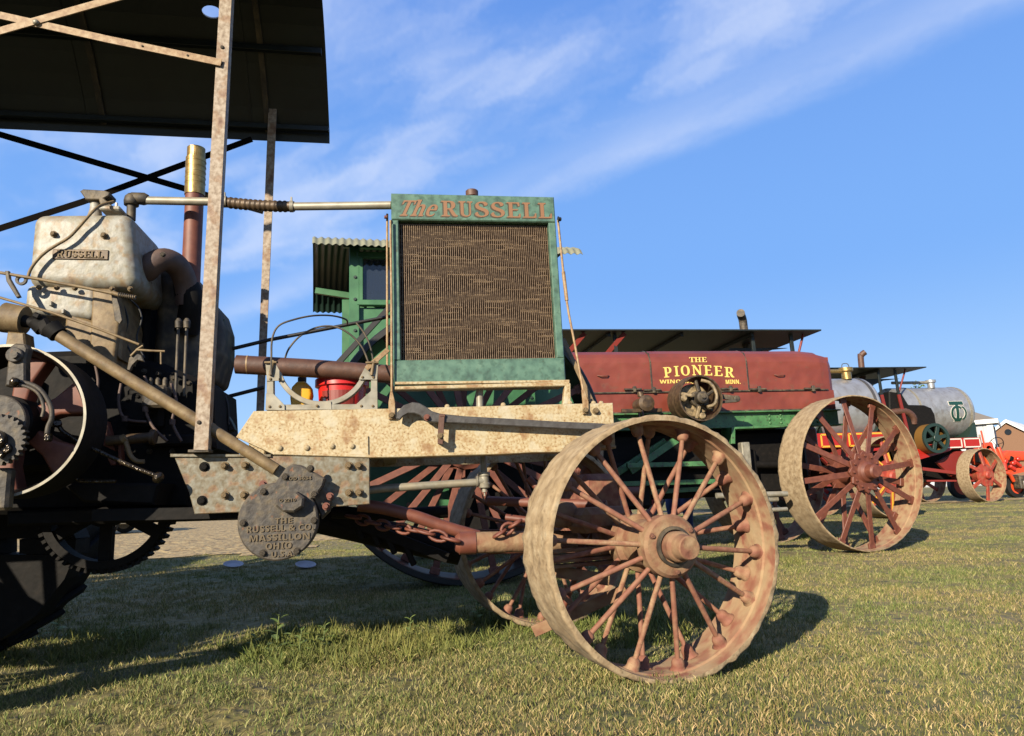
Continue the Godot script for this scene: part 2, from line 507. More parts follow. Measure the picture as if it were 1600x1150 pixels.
# as plate(), with edges and corners rounded to the radius r (outline counter-clockwise)
func pillow(s: SurfaceTool, poly: Array, z1: float, z0: float, r: float) -> void:
	var n := poly.size()
	var core := PackedVector2Array()
	var fans := []
	for i in n:
		var p: Vector2 = poly[i]
		var e0: Vector2 = (p - poly[(i + n - 1) % n]).normalized()
		var e1: Vector2 = (poly[(i + 1) % n] - p).normalized()
		var n0 := Vector2(e0.y, -e0.x)
		var n1 := Vector2(e1.y, -e1.x)
		var m := (n0 + n1).normalized()
		var k := maxf(m.dot(n1), 0.5)
		core.append(p - m * r / k)
		var fan := []
		for q in 6:
			fan.append(n0.slerp(n1, q / 5.0) if e0.cross(e1) > 0.0 else m / k)
		fans.append(fan)
	var rings := []
	for st in 6:
		var a := PI / 2 * st / 5.0
		var ring := []
		for i in n:
			for d in fans[i]:
				var v: Vector2 = core[i] + d * r * sin(a)
				ring.append(Vector3(v.x, v.y, z1 - r * (1.0 - cos(a))))
		rings.append(ring)
	var back := []
	for v in rings[5]:
		back.append(Vector3(v.x, v.y, z0))
	s.set_smooth_group(1)
	var ids := Geometry2D.triangulate_polygon(core)
	for k in range(0, ids.size(), 3):
		var q := []
		for j in 3:
			q.append(Vector3(core[ids[k + j]].x, core[ids[k + j]].y, z1))
		face(s, q, q[0] - Vector3(0, 0, 1))
	rings.append(back)
	for t in 6:
		var m: int = rings[t].size()
		for i in m:
			var j := (i + 1) % m
			var d: Vector2 = fans[i / 6][i % 6] + fans[j / 6][j % 6]
			var mid: Vector3 = (rings[t][i] + rings[t + 1][j]) * 0.5
			face(s, [rings[t][i], rings[t][j], rings[t + 1][j], rings[t + 1][i]], mid - Vector3(d.x, d.y, 0.6))
	s.set_smooth_group(-1)
	ids = Geometry2D.triangulate_polygon(core)
	for k in range(0, ids.size(), 3):
		var q := []
		for j in 3:
			q.append(Vector3(core[ids[k + j]].x, core[ids[k + j]].y, z0))
		face(s, q, q[0] + Vector3(0, 0, 1))


func arc2(c: Vector2, r: float, a0: float, a1: float, n: int) -> Array:
	var out := []
	for i in n + 1:
		var a := deg_to_rad(lerpf(a0, a1, float(i) / n))
		out.append(c + Vector2(cos(a), sin(a)) * r)
	return out


func smooth_path(pts: Array, per := 6) -> Array:
	var out := []
	for i in pts.size() - 1:
		var p0: Vector3 = pts[maxi(i - 1, 0)]
		var p3: Vector3 = pts[mini(i + 2, pts.size() - 1)]
		for k in per:
			out.append((pts[i] as Vector3).cubic_interpolate(pts[i + 1], p0, p3, float(k) / per))
	out.append(pts[-1])
	return out


func mesh_of(s: SurfaceTool) -> ArrayMesh:
	s.generate_normals()
	s.index()
	return s.commit()


# ---------------------------------------------------------------- things and parts
func tag(o: Node3D, label: String, category: String, group := "") -> void:
	o.set_meta("label", label)
	o.set_meta("category", category)
	if group:
		o.set_meta("group", group)


func thing(called: String, label: String, category: String, at := Vector3.ZERO, group := "") -> Node3D:
	var o := Node3D.new()
	o.name = called
	o.position = at
	add_child(o, true)
	tag(o, label, category, group)
	return o


func put(parent: Node3D, called: String, mesh: Mesh, m, label := "") -> MeshInstance3D:
	var o := MeshInstance3D.new()
	o.name = called
	o.mesh = mesh
	o.material_override = M[m] if m is String else m
	parent.add_child(o, true)
	if label:
		o.set_meta("label", label)
	return o


# a part whose shape is given in world coordinates
func part(parent: Node3D, called: String, s: SurfaceTool, m, label := "") -> MeshInstance3D:
	var o := put(parent, called, mesh_of(s), m, label)
	if parent != self and parent.get_parent() == self:
		o.position = -parent.position
	return o


# a part whose shape is given about its own origin, set at a world position
func placed(parent: Node3D, called: String, mesh: Mesh, m, at: Vector3, b := Basis(), label := "") -> MeshInstance3D:
	var o := put(parent, called, mesh, m, label)
	o.transform = Transform3D(b, at - (parent.position if parent != self and parent.get_parent() == self else Vector3.ZERO))
	return o


func alone(called: String, s: SurfaceTool, m, label: String, category: String, group := "") -> MeshInstance3D:
	var o := part(self, called, s, m)
	tag(o, label, category, group)
	return o


func structure(called: String, mesh: Mesh, m) -> MeshInstance3D:
	var o := put(self, called, mesh, m)
	o.set_meta("kind", "structure")
	return o


func stuff(o: Node3D) -> void:
	o.set_meta("kind", "stuff")


# raised or painted lettering fitted into w by h about «at»
func letters(parent: Node3D, called: String, words: String, at: Vector3, w: float, h: float, depth: float, m: String, serif := true, turn := Basis(), slant := 0.0, weight := 700) -> MeshInstance3D:
	var f := SystemFont.new()
	f.font_names = PackedStringArray(["Droid Serif" if serif else "Droid Sans"])
	f.font_weight = weight
	var t := TextMesh.new()
	t.font = f
	t.text = words
	t.font_size = 48
	t.pixel_size = 0.01
	t.depth = 1.0
	t.curve_step = 3.0
	var box_ := t.get_aabb()
	var k := Vector3(w / box_.size.x, h / box_.size.y, depth)
	var b := turn * Basis(Vector3(k.x, 0, 0), Vector3(slant * k.y, k.y, 0), Vector3(0, 0, k.z))
	var o := put(parent, called, t, m)
	o.transform = Transform3D(b, at - b * (box_.position + box_.size * 0.5) - (parent.position if parent.get_parent() == self else Vector3.ZERO))
	return o


func small_meshes() -> void:
	var s := new_st()
	lathe(s, [Vector2(0, 0), Vector2(1.45, 0), Vector2(1.45, 0.22), Vector2(0, 0.22)], Vector3.ZERO, Vector3.BACK, 14)
	lathe(s, [Vector2(1.0, 0.2), Vector2(1.0, 1.0), Vector2(0.82, 1.2), Vector2(0, 1.2)], Vector3.ZERO, Vector3.BACK, 6)
	bolt_mesh = mesh_of(s)
	s = new_st()
	lathe(s, [Vector2(1.0, 0), Vector2(0.92, 0.4), Vector2(0.6, 0.75), Vector2(0, 0.9)], Vector3.ZERO, Vector3.BACK, 12, true)
	rivet_mesh = mesh_of(s)


func bolt(parent: Node3D, at: Vector3, r: float, m: String, b := Basis()) -> void:
	placed(parent, "bolt", bolt_mesh, m, at, b * Basis().scaled(Vector3(r, r, r * 1.4)))


func rivet(parent: Node3D, at: Vector3, r: float, m: String) -> void:
	placed(parent, "rivet", rivet_mesh, m, at, Basis().scaled(Vector3.ONE * r))


# ---------------------------------------------------------------- ground
var bumps := FastNoiseLite.new()


func ground_y(x: float, z: float) -> float:
	var near := 1.0 - smoothstep(14.0, 30.0, Vector2(x, z).length())
	return bumps.get_noise_2d(x, z) * 0.045 * near - 0.012


func sheet(s: SurfaceTool, xs: Array, zs: Array, lift: float, keep = null) -> void:
	s.set_smooth_group(1)
	for i in xs.size() - 1:
		for j in zs.size() - 1:
			var c := Vector2((xs[i] + xs[i + 1]) * 0.5, (zs[j] + zs[j + 1]) * 0.5)
			if keep != null and not keep.call(c):
				continue
			var q := []
			for p in [[i, j], [i + 1, j], [i + 1, j + 1], [i, j + 1]]:
				var x: float = xs[p[0]]
				var z: float = zs[p[1]]
				q.append(Vector3(x, ground_y(x, z) + lift, z))
			face(s, q, (q[0] + q[2]) * 0.5 - Vector3.UP)


func steps(a: float, b: float, d: float) -> Array:
	var out := []
	var n := int(ceil((b - a) / d))
	for i in n + 1:
		out.append(lerpf(a, b, float(i) / n))
	return out


func on_dirt(p: Vector2) -> bool:
	var n := bumps.get_noise_2d(p.x * 0.9 + 40.0, p.y * 0.9) * 1.1
	var left := p.y < -11.6 + n + 0.25 * minf(p.x + 4.0, 0.0) and p.y > -46.0 and p.x < -1.6 + n - 0.16 * (p.y + 12.0) * 0.3
	var right := absf(p.y + 19.6 - 0.10 * (p.x - 14.0) + n * 0.9) < 1.0 + n * 0.5 and p.x > 8.0 and p.x < 44.0
	return left or right


func ground() -> void:
	bumps.seed = 3
	bumps.frequency = 0.45
	bumps.fractal_octaves = 4
	var s := new_st()
	sheet(s, [-1500.0, -600.0, -200.0] + steps(-60, -8, 4.0) + steps(-7.8, 12, 0.22) + steps(12.4, 60, 3.0) + [200.0, 600.0, 1500.0], [-2500.0, -900.0, -300.0] + steps(-100, -26, 4.0) + steps(-25.5, -12.2, 0.6) + steps(-12.0, 1.0, 0.22) + [6.0, 40.0, 300.0], 0.0)
	structure("ground", mesh_of(s), "ground_turf")
	s = new_st()
	sheet(s, steps(-30, 0, 0.25), steps(-46, -9, 0.3), 0.012, on_dirt)
	structure("dirt_track", mesh_of(s), "dirt")
	s = new_st()
	sheet(s, steps(8, 44, 0.4), steps(-26, -14, 0.25), 0.012, on_dirt)
	structure("dirt_track_001", mesh_of(s), "dirt")


func blade(s: SurfaceTool, root: Vector3, tip: Vector3, w: float, c: Color) -> void:
	var side := (tip - root).cross(Vector3(rng.randf() - 0.5, 0.3, rng.randf() - 0.5)).normalized() * w
	var mid := root.lerp(tip, 0.55) + Vector3.UP * root.distance_to(tip) * 0.16
	s.set_color(c)
	for v in [root - side, mid - side * 0.8, root + side, mid - side * 0.8, mid + side * 0.8, root + side, mid - side * 0.8, tip, mid + side * 0.8]:
		s.add_vertex(v)


func tuft_mesh(n: int, spread: float, high: float, w: float, straw: float) -> ArrayMesh:
	var s := new_st()
	for i in n:
		var a := rng.randf() * TAU
		var r := Vector3(cos(a), 0, sin(a)) * spread * sqrt(rng.randf())
		var lean := rng.randf_range(0.2, 1.5)
		var b := rng.randf() * TAU
		var h := high * rng.randf_range(0.45, 1.0)
		var c := Color(0.070, 0.094, 0.017).lerp(Color(0.15, 0.15, 0.038), rng.randf())
		if rng.randf() < straw:
			c = Color(0.20, 0.17, 0.065).lerp(Color(0.33, 0.275, 0.13), rng.randf())
			lean *= 1.5
		blade(s, r + Vector3(0, -0.01, 0), r + Vector3(cos(b) * lean, 1.0, sin(b) * lean).normalized() * h, w * rng.randf_range(0.7, 1.2), c)
	s.generate_normals()
	return s.commit()


func scatter(called: String, mesh: ArrayMesh, spots: Array, mat: String, scale_lo := 0.7, scale_hi := 1.3) -> void:
	var mm := MultiMesh.new()
	mm.transform_format = MultiMesh.TRANSFORM_3D
	mm.use_colors = true
	mm.mesh = mesh
	mm.instance_count = spots.size()
	var tint := FastNoiseLite.new()
	tint.seed = 9
	tint.frequency = 0.5
	tint.fractal_octaves = 4
	for i in spots.size():
		var p: Vector2 = spots[i]
		var k := rng.randf_range(scale_lo, scale_hi)
		var b := Basis(Vector3.UP, rng.randf() * TAU).scaled(Vector3(k, k * rng.randf_range(0.8, 1.2), k))
		mm.set_instance_transform(i, Transform3D(b, Vector3(p.x, ground_y(p.x, p.y), p.y)))
		var t := tint.get_noise_2d(p.x, p.y)
		var c := Color(1.0 - t * 0.5, 1.0 - t * 0.15, 0.9 - t * 0.4) * rng.randf_range(0.75, 1.2)
		mm.set_instance_color(i, c)
	var o := MultiMeshInstance3D.new()
	o.name = called
	o.multimesh = mm
	o.material_override = M[mat]
	add_child(o, true)
	tag(o, "short dry mown grass covering the field" if called == "grass" else "taller green grass growing in clumps beside the wheels", "grass")
	stuff(o)


func grass() -> void:
	var thin := FastNoiseLite.new()
	thin.seed = 14
	thin.frequency = 0.8
	thin.fractal_octaves = 3
	var spots := []
	# denser close to the photograph's standpoint, thinner far away
	for band in [[1.6, 4.0, 620], [4.0, 7.0, 380], [7.0, 12.0, 190], [12.0, 22.0, 85], [22.0, 40.0, 26]]:
		for i in int((band[1] - band[0]) * (band[0] + band[1]) * 0.88 * band[2]):
			var d := sqrt(lerpf(band[0] * band[0], band[1] * band[1], rng.randf()))
			var a := rng.randf_range(deg_to_rad(-50), deg_to_rad(66))
			var p := Vector2(sin(a) * d, -cos(a) * d)
			if on_dirt(p):
				continue
			if thin.get_noise_2d(p.x, p.y) < -0.34 and rng.randf() < 0.7:
				continue
			spots.append(p)
	scatter("grass", tuft_mesh(22, 0.065, 0.027, 0.0013, 0.55), spots, "grass_blade", 0.7, 1.5)
	spots = []
	for c in [[Vector3(-0.178, 0, -4.044), 0.5, 420], [Vector3(-0.573, 0, -4.284), 0.28, 180], [Vector3(0.314, 0, -4.224), 0.45, 260], [Vector3(0.977, 0, -4.512), 0.4, 260], [Vector3(-1.837, 0, -4.584), 0.4, 260], [Vector3(1.19, 0, -3.873), 0.35, 200], [Vector3(3.368, 0, -6.62), 0.5, 160], [Vector3(1.764, 0, -4.172), 0.3, 100], [Vector3(5.526, 0, -9.288), 0.5, 120]]:
		for i in c[2]:
			var a := rng.randf() * TAU
			var r: float = c[1] * sqrt(rng.randf()) * 1.2
			spots.append(Vector2(c[0].x + cos(a) * r, c[0].z + sin(a) * r))
	scatter("grass_clump", tuft_mesh(12, 0.03, 0.105, 0.0025, 0.10), spots, "grass_blade", 0.5, 1.2)


# a broad-leaved weed: a stalk with toothless leaves up its length
func weed(at: Vector3, high: float, leaves: int, label: String) -> void:
	var t := thing("weed", label, "weed", at, "weeds at the edge of the shadow")
	var s := new_st()
	s.set_color(Color(0.12, 0.15, 0.05))
	tube(s, [Vector3.ZERO, Vector3(0.005, high * 0.5, 0.004), Vector3(0.012, high, 0.0)], 0.003, 5)
	put(t, "stem", mesh_of(s), "weed_leaf")
	for i in leaves:
		s = new_st()
		var f := float(i) / maxi(leaves - 1, 1)
		var a := i * 2.4 + at.x * 9.0
		var l := high * lerpf(0.55, 0.2, f) + 0.02
		var root := Vector3(0.01 * f, high * f * 0.95, 0)
		var d := Vector3(cos(a), lerpf(0.35, 0.9, f), sin(a)).normalized()
		var side := d.cross(Vector3.UP).normalized()
		s.set_color(Color(0.073, 0.112, 0.017).lerp(Color(0.112, 0.146, 0.034), rng.randf()))
		var spine := []
		for k in 5:
			var g := k / 4.0
			spine.append([root + d * l * g - Vector3.UP * l * 0.35 * g * g, side * l * [0.03, 0.15, 0.19, 0.12, 0.0][k]])
		for k in 4:
			for sg in [-1.0, 1.0]:
				var m0: Vector3 = spine[k][0]
				var m1: Vector3 = spine[k + 1][0]
				var q := [m0, m0 + spine[k][1] * sg + Vector3.UP * 0.003, m1 + spine[k + 1][1] * sg + Vector3.UP * 0.003, m1]
				face(s, q, m0 - Vector3.UP)
		put(t, "leaf", mesh_of(s), "weed_leaf")


func ground_bits() -> void:
	var k := 0
	for w in [[Vector3(-0.584, 0, -3.951), 0.115, 9, "tallest leafy weed at the edge of the shadow, left of centre"], [Vector3(-0.461, 0, -3.876), 0.075, 8, "bushy low weed right of the tallest weed"], [Vector3(-0.356, 0, -3.994), 0.07, 7, "small weed leaning in grass between the bushy weed and the wheel"], [Vector3(-2.074, 0, -5.07), 0.10, 8, "upright weed in the lit grass at far left"], [Vector3(-2.182, 0, -4.985), 0.085, 7, "thin weed at the left end of the lit grass"], [Vector3(-0.714, 0, -4.03), 0.06, 6, "small shaded weed just left of the tallest weed"], [Vector3(0.096, 0, -4.212), 0.07, 8, "broad leaved weed in bright grass left of the near wheel"], [Vector3(0.503, 0, -4.426), 0.08, 8, "leafy weed close to the left side of the near wheel"], [Vector3(-1.554, 0, -4.662), 0.05, 6, "lone low weed at the right end of the left lit grass"]]:
		weed(w[0] + Vector3(0, ground_y(w[0].x, w[0].z), 0), w[1] * 1.7, w[2] + 3, w[3])
	for w in [[Vector3(-1.924, 0, -9.449), 0.0, "left of the two white flat plates lying in the shade"], [Vector3(-0.987, 0, -8.797), 1.0, "right of the two white flat plates lying in the shade"]]:
		var s := new_st()
		lathe(s, [Vector2(0, 0.0), Vector2(0.075, 0.0), Vector2(0.12, 0.024), Vector2(0.116, 0.028), Vector2(0.075, 0.008), Vector2(0, 0.008)], w[0] + Vector3(0, 0.012, 0), Vector3(0.12, 1, 0.25), 20)
		alone("paper_plate", s, "ground_white", w[2], "plate", "white plates on the grass")


# ---------------------------------------------------------------- far background
func buildings() -> void:
	var c := Vector3(43.529, 4.504, -45)
	var t := thing("white_shed", "white walled shed with grey shingle roof behind the silver tank", "shed", Vector3(c.x, 0, c.z))
	t.rotation.y = -0.80
	var s := new_st()
	box(s, Vector3(-5.0, c.y * 0.5, -3.5), Vector3(10.0, c.y, 7.0), 0.0)
	put(t, "wall", mesh_of(s), "white_wall")
	for i in 24:
		s = new_st()
		box(s, Vector3(-0.35 - i * 0.4, c.y * 0.5, 0.02), Vector3(0.37, c.y - 0.1, 0.05), 0.01)
		put(t, "board", mesh_of(s), "white_wall")
	s = new_st()
	var e0 := [Vector3(0.35, c.y + 0.25, 0.35), Vector3(-10.3, c.y + 0.25, 0.35), Vector3(-10.3, c.y + 0.25, -7.3), Vector3(0.35, c.y + 0.25, -7.3)]
	var ra := Vector3(-3.4, c.y + 2.3, -3.5)
	var rb := Vector3(-6.6, c.y + 2.3, -3.5)
	var inner := Vector3(-5, c.y, -3.5)
	face(s, [e0[0], e0[1], rb, ra], inner)
	face(s, [e0[1], e0[2], rb], inner)
	face(s, [e0[2], e0[3], ra, rb], inner)
	face(s, [e0[3], e0[0], ra], inner)
	face(s, [e0[0], e0[1], e0[2], e0[3]], ra)
	put(t, "roof", mesh_of(s), "grey_roof")
	s = new_st()
	box(s, Vector3(-4.95, c.y + 0.1, 0.38), Vector3(10.8, 0.32, 0.06), 0.01)
	box(s, Vector3(0.38, c.y + 0.1, -3.45), Vector3(0.06, 0.32, 7.7), 0.01)
	put(t, "fascia", mesh_of(s), "white_trim")
	s = new_st()
	box(s, Vector3(-0.12, c.y * 0.5 - 0.05, 0.06), Vector3(0.4, c.y, 0.14), 0.02)
	put(t, "corner_board", mesh_of(s), "white_trim")
	var h := Vector3(51.811, 5.273, -52)
	var l := Vector3(50.184, 3.95, -52)
	t = thing("brown_house", "brown gabled house with white roof edges at the far right", "house", Vector3(h.x, 0, -52))
	t.rotation.y = -0.92
	var half := 3.3
	var drop := 2.3
	s = new_st()
	plate(s, [Vector2(-half, 0), Vector2(half, 0), Vector2(half, h.y - drop - 0.2), Vector2(0, h.y - 0.2), Vector2(-half, h.y - drop - 0.2)], 0.0, -9.0)
	put(t, "wall", mesh_of(s), "brown_wall")
	s = new_st()
	plate(s, [Vector2(-half - 0.4, h.y - drop - 0.6), Vector2(0, h.y - 0.2), Vector2(half + 0.4, h.y - drop - 0.6), Vector2(half + 0.4, h.y - drop - 0.35), Vector2(0, h.y + 0.08), Vector2(-half - 0.4, h.y - drop - 0.35)], 0.3, -9.3)
	put(t, "roof", mesh_of(s), "white_trim")
	s = new_st()
	disc(s, Vector3(0, h.y - 1.0, 0.0), Vector3.BACK, 0.25, 0.06, 16)
	put(t, "vent", mesh_of(s), "window_glass")
	for x in [0.9, 2.1]:
		s = new_st()
		box(s, Vector3(x, h.y - 3.2, 0.03), Vector3(0.9, 0.6, 0.1), 0.02)
		var fr := put(t, "window", mesh_of(s), "white_trim")
		s = new_st()
		box(s, Vector3(x, h.y - 3.2, 0.07), Vector3(0.7, 0.4, 0.06), 0.0)
		put(fr, "pane", mesh_of(s), "window_glass")
	# a tree beyond the tanks, of which the crown top shows
	var base := Vector3(58.594, 0, -70)
	t = thing("broadleaf_tree", "green tree top showing above the silver tank", "tree", base)
	s = new_st()
	tube(s, [base, base + Vector3(0.2, 4, 0), base + Vector3(0, 8, 0.3)], [0.35, 0.25, 0.08], 10)
	part(t, "trunk", s, "bark")
	s = new_st()
	var peak := 11.519
	for i in 1500:
		var d := Vector3(rng.randfn(), rng.randfn(), rng.randfn()).normalized() * pow(rng.randf(), 0.4)
		var lobe := 0.75 + 0.35 * sin(d.x * 5.0 + 1.0) * cos(d.z * 4.0)
		var at := base + Vector3(0, peak - 3.2, 0) + Vector3(d.x * 2.6, d.y * 3.2, d.z * 2.6) * lobe
		var q := Basis.from_euler(Vector3(rng.randf() * 6, rng.randf() * 6, rng.randf() * 6))
		s.set_color(Color(0.07, 0.12, 0.03).lerp(Color(0.12, 0.17, 0.05), rng.randf()))
		for v in [Vector3(-0.12, 0, 0), Vector3(0, 0.3, 0), Vector3(0.12, 0, 0)]:
			s.add_vertex(at + q * v)
	stuff(part(t, "crown", s, "tree_leaf"))


# an unseen machine added past the left edge to shade the grass
func added_steam_tractor() -> void:
	var o := Vector3(-9.6, 0, -4.2)
	var t := thing("added_steam_tractor", "added black steam tractor with flat canopy, unseen past the left edge, for its shadow", "tractor", o)
	var s := new_st()
	tube(s, [Vector3(0.6, 1.7, 0), Vector3(3.0, 1.7, 0)], 0.52, 32)
	put(t, "boiler", mesh_of(s), "black_paint")
	s = new_st()
	box(s, Vector3(-0.4, 1.6, 0), Vector3(2.2, 1.9, 1.3), 0.03)
	put(t, "firebox", mesh_of(s), "black_paint")
	s = new_st()
	box(s, Vector3(-2.2, 1.7, 0), Vector3(1.4, 1.5, 1.7), 0.03)
	put(t, "coal_bunker", mesh_of(s), "black_paint")
	s = new_st()
	lathe(s, [Vector2(0, 0), Vector2(0.2, 0), Vector2(0.17, 0.2), Vector2(0.16, 1.2), Vector2(0.24, 1.4), Vector2(0.2, 1.4), Vector2(0, 1.4)], Vector3(2.7, 2.1, 0), Vector3.UP, 24)
	put(t, "smokestack", mesh_of(s), "black_paint")
	s = new_st()
	box(s, Vector3(-0.7, 3.25, 0), Vector3(5.0, 0.08, 2.3), 0.02)
	put(t, "canopy", mesh_of(s), "canopy_paint")
	for x in [-3.0, 1.6]:
		for z in [-0.95, 0.95]:
			s = new_st()
			bar(s, Vector3(x, 1.0, z), Vector3(x, 3.22, z), 0.06, 0.06)
			put(t, "canopy_post", mesh_of(s), "black_paint")
	for w in [[-1.2, 0.95, 0.95, 0.55], [-1.2, 0.95, -0.95, 0.55], [2.6, 0.6, 0.75, 0.25], [2.6, 0.6, -0.75, 0.25]]:
		s = new_st()
		var c := Vector3(w[0], w[1], w[2])
		lathe(s, [Vector2(w[1] - 0.04, -w[3] * 0.5), Vector2(w[1], -w[3] * 0.5), Vector2(w[1], w[3] * 0.5), Vector2(w[1] - 0.04, w[3] * 0.5), Vector2(w[1] - 0.04, -w[3] * 0.5)], c, Vector3.BACK, 48)
		var wh := put(t, "wheel", mesh_of(s), "dark_iron")
		for i in 12:
			s = new_st()
			var d := Vector3(cos(TAU * i / 12.0), sin(TAU * i / 12.0), 0)
			bar(s, c + d * 0.1, c + d * (w[1] - 0.03), 0.07, 0.02)
			put(wh, "spoke", mesh_of(s), "dull_red")


func far_car() -> void:
	var at := Vector3(-8.984, 0, -23.667)
	at = Vector3(at.x - 0.9, 0, at.z)
	var t := thing("parked_car", "white car parked far off, low between the dark gear spokes", "car", at)
	var s := new_st()
	var o := Vector2(at.x, 0.0)
	plate(s, [o + Vector2(-2.1, 0.3), o + Vector2(2.1, 0.3), o + Vector2(2.15, 0.62), o + Vector2(2.0, 0.82), o + Vector2(1.0, 0.95), o + Vector2(0.5, 1.4), o + Vector2(-1.1, 1.42), o + Vector2(-1.8, 1.0), o + Vector2(-2.15, 0.9)], at.z, at.z - 1.7, 0.1, true)
	part(t, "body", s, "car_white")
	s = new_st()
	plate(s, [o + Vector2(0.85, 0.97), o + Vector2(0.45, 1.33), o + Vector2(-1.05, 1.35), o + Vector2(-1.5, 1.0)], at.z + 0.005, at.z - 0.2)
	part(t, "window", s, "window_glass")
	for dx in [-1.3, 1.35]:
		for dz in [0.02, -1.5]:
			s = new_st()
			lathe(s, [Vector2(0, -0.2), Vector2(0.32, -0.2), Vector2(0.33, -0.04), Vector2(0.3, 0.0), Vector2(0, 0.0)], Vector3(at.x + dx, 0.32, at.z + dz), Vector3.BACK, 24)
			var w := part(t, "wheel", s, "black_rubber")
			s = new_st()
			disc(s, Vector3(at.x + dx, 0.32, at.z + dz), Vector3.BACK, 0.2, 0.012, 16)
			part(w, "rim", s, "galvanised_pipe")
	s = new_st()
	box(s, Vector3(at.x + 2.05, 0.68, at.z - 0.15), Vector3(0.2, 0.14, 0.3), 0.02)
	part(t, "headlight", s, "trim_white")


# ---------------------------------------------------------------- wheels
func rod_spoke(r0: float, z0: float, r1: float, z1: float, thick: float, knob: float) -> ArrayMesh:
	var s := new_st()
	var a := Vector3(0, r0, z0)
	var b := Vector3(0, r1, z1)
	tube(s, [a, a.lerp(b, 0.5), b], [thick, thick * 1.05, thick * 0.95], 10)
	var d := (b - a).normalized()
	lathe(s, [Vector2(0, -knob * 0.75), Vector2(thick * 1.3, -knob * 0.75), Vector2(knob * 0.8, -knob * 0.5), Vector2(knob, 0), Vector2(knob * 0.98, knob * 0.45), Vector2(knob * 1.12, knob * 0.9), Vector2(knob * 1.5, knob * 1.25), Vector2(0, knob * 1.3)], b, d, 14, true)
	return mesh_of(s)


func flat_spoke(r0: float, z0: float, r1: float, z1: float, w: float, t: float) -> ArrayMesh:
	var s := new_st()
	var a := Vector3(0, r0, z0)
	var b := Vector3(0, r1, z1)
	bar(s, a, b, w, t, Vector3.BACK, 0.004)
	bar(s, b - Vector3(0, 0.06, 0), b + Vector3(0, 0.0, 0), w * 1.5, t * 1.8, Vector3.BACK, 0.006)
	return mesh_of(s)


func rim_part(parent: Node3D, at: Vector3, yaw: float, r: float, w: float, t: float, tread: String, lining: String, lump: float, sides := 120, tilt := 0.0) -> MeshInstance3D:
	var s := new_st()
	var prof := [Vector2(r - t, -w), Vector2(r - t * 0.3, -w)]
	for k in 15:
		prof.append(Vector2(r, -w + 0.004 + (w - 0.008) * k / 14.0))
	prof.append(Vector2(r - t * 0.3, 0))
	prof.append(Vector2(r - t, 0))
	lathe(s, prof, Vector3.ZERO, Vector3.BACK, sides, true, lump, r - t * 0.6, int(r * 100.0))
	var o := placed(parent, "front_wheel", mesh_of(s), tread, at, Basis(Vector3.UP, yaw) * Basis(Vector3.BACK, tilt))
	s = new_st()
	lathe(s, [Vector2(r - t, 0.0), Vector2(r - t, -w * 0.24), Vector2(r - t - 0.006, -w * 0.27), Vector2(r - t - 0.006, -w * 0.76), Vector2(r - t, -w * 0.79), Vector2(r - t, -w)], Vector3.ZERO, Vector3.BACK, sides)
	put(o, "rim_lining", mesh_of(s), lining)
	return o


func rod_wheel(parent: Node3D, at: Vector3, yaw: float, turn: float) -> MeshInstance3D:
	var r := 0.527
	var w := 0.284
	var o := rim_part(parent, at, yaw, r, w, 0.022, "mud", "mud_red", 0.011, 190)
	var front := rod_spoke(0.095, -0.02, r - 0.056, -0.098, 0.0108, 0.027)
	var rear := rod_spoke(0.095, -0.265, r - 0.056, -0.19, 0.0108, 0.027)
	for i in 14:
		put(o, "spoke", front, "spoke_red" if i % 3 else "spoke_dusty").basis = Basis(Vector3.BACK, TAU * i / 14.0 + turn + 0.02 * sin(i * 2.3))
		put(o, "spoke", rear, "spoke_dusty" if i % 4 == 1 else "spoke_red").basis = Basis(Vector3.BACK, TAU * (i + 0.5) / 14.0 + turn + 0.02 * sin(i * 1.7))
	var s := new_st()
	lathe(s, [Vector2(0, -0.33), Vector2(0.08, -0.33), Vector2(0.122, -0.315), Vector2(0.122, -0.235), Vector2(0.10, -0.225), Vector2(0.092, -0.06), Vector2(0.108, -0.052), Vector2(0.124, -0.045), Vector2(0.124, 0.012), Vector2(0.112, 0.024), Vector2(0.078, 0.028), Vector2(0, 0.028)], Vector3.ZERO, Vector3.BACK, 40, false)
	put(o, "hub", mesh_of(s), "hub_dust")
	s = new_st()
	lathe(s, [Vector2(0.078, 0.02), Vector2(0.078, 0.04), Vector2(0.066, 0.042), Vector2(0.066, 0.026)], Vector3.ZERO, Vector3.BACK, 36)
	put(o, "hub_ring", mesh_of(s), "dark_iron")
	s = new_st()
	lathe(s, [Vector2(0.058, 0.02), Vector2(0.06, 0.075), Vector2(0.056, 0.085), Vector2(0.05, 0.09), Vector2(0.046, 0.14), Vector2(0.042, 0.146), Vector2(0.0, 0.146)], Vector3.ZERO, Vector3.BACK, 32)
	put(o, "axle_cap", mesh_of(s), "hub_dust")
	for i in 3:
		put(o, "bolt", bolt_mesh, "spoke_red").transform = Transform3D(Basis().scaled(Vector3.ONE * 0.009), Vector3(cos(i * 2.1 + 0.6), sin(i * 2.1 + 0.6), 0) * 0.1 + Vector3(0, 0, 0.024))
	return o


# ---------------------------------------------------------------- the near tractor
func antique_tractor() -> void:
	var t := thing("antique_tractor", "weathered cream antique tractor with green radiator, dark canopy and open engine, nearest of all", "tractor", Vector3(0, 0, -3.5))
	russell_frame(t)
	russell_radiator(t)
	russell_cradle(t)
	russell_engine(t)
	russell_flywheel(t)
	russell_canopy(t)
	russell_front_axle(t)


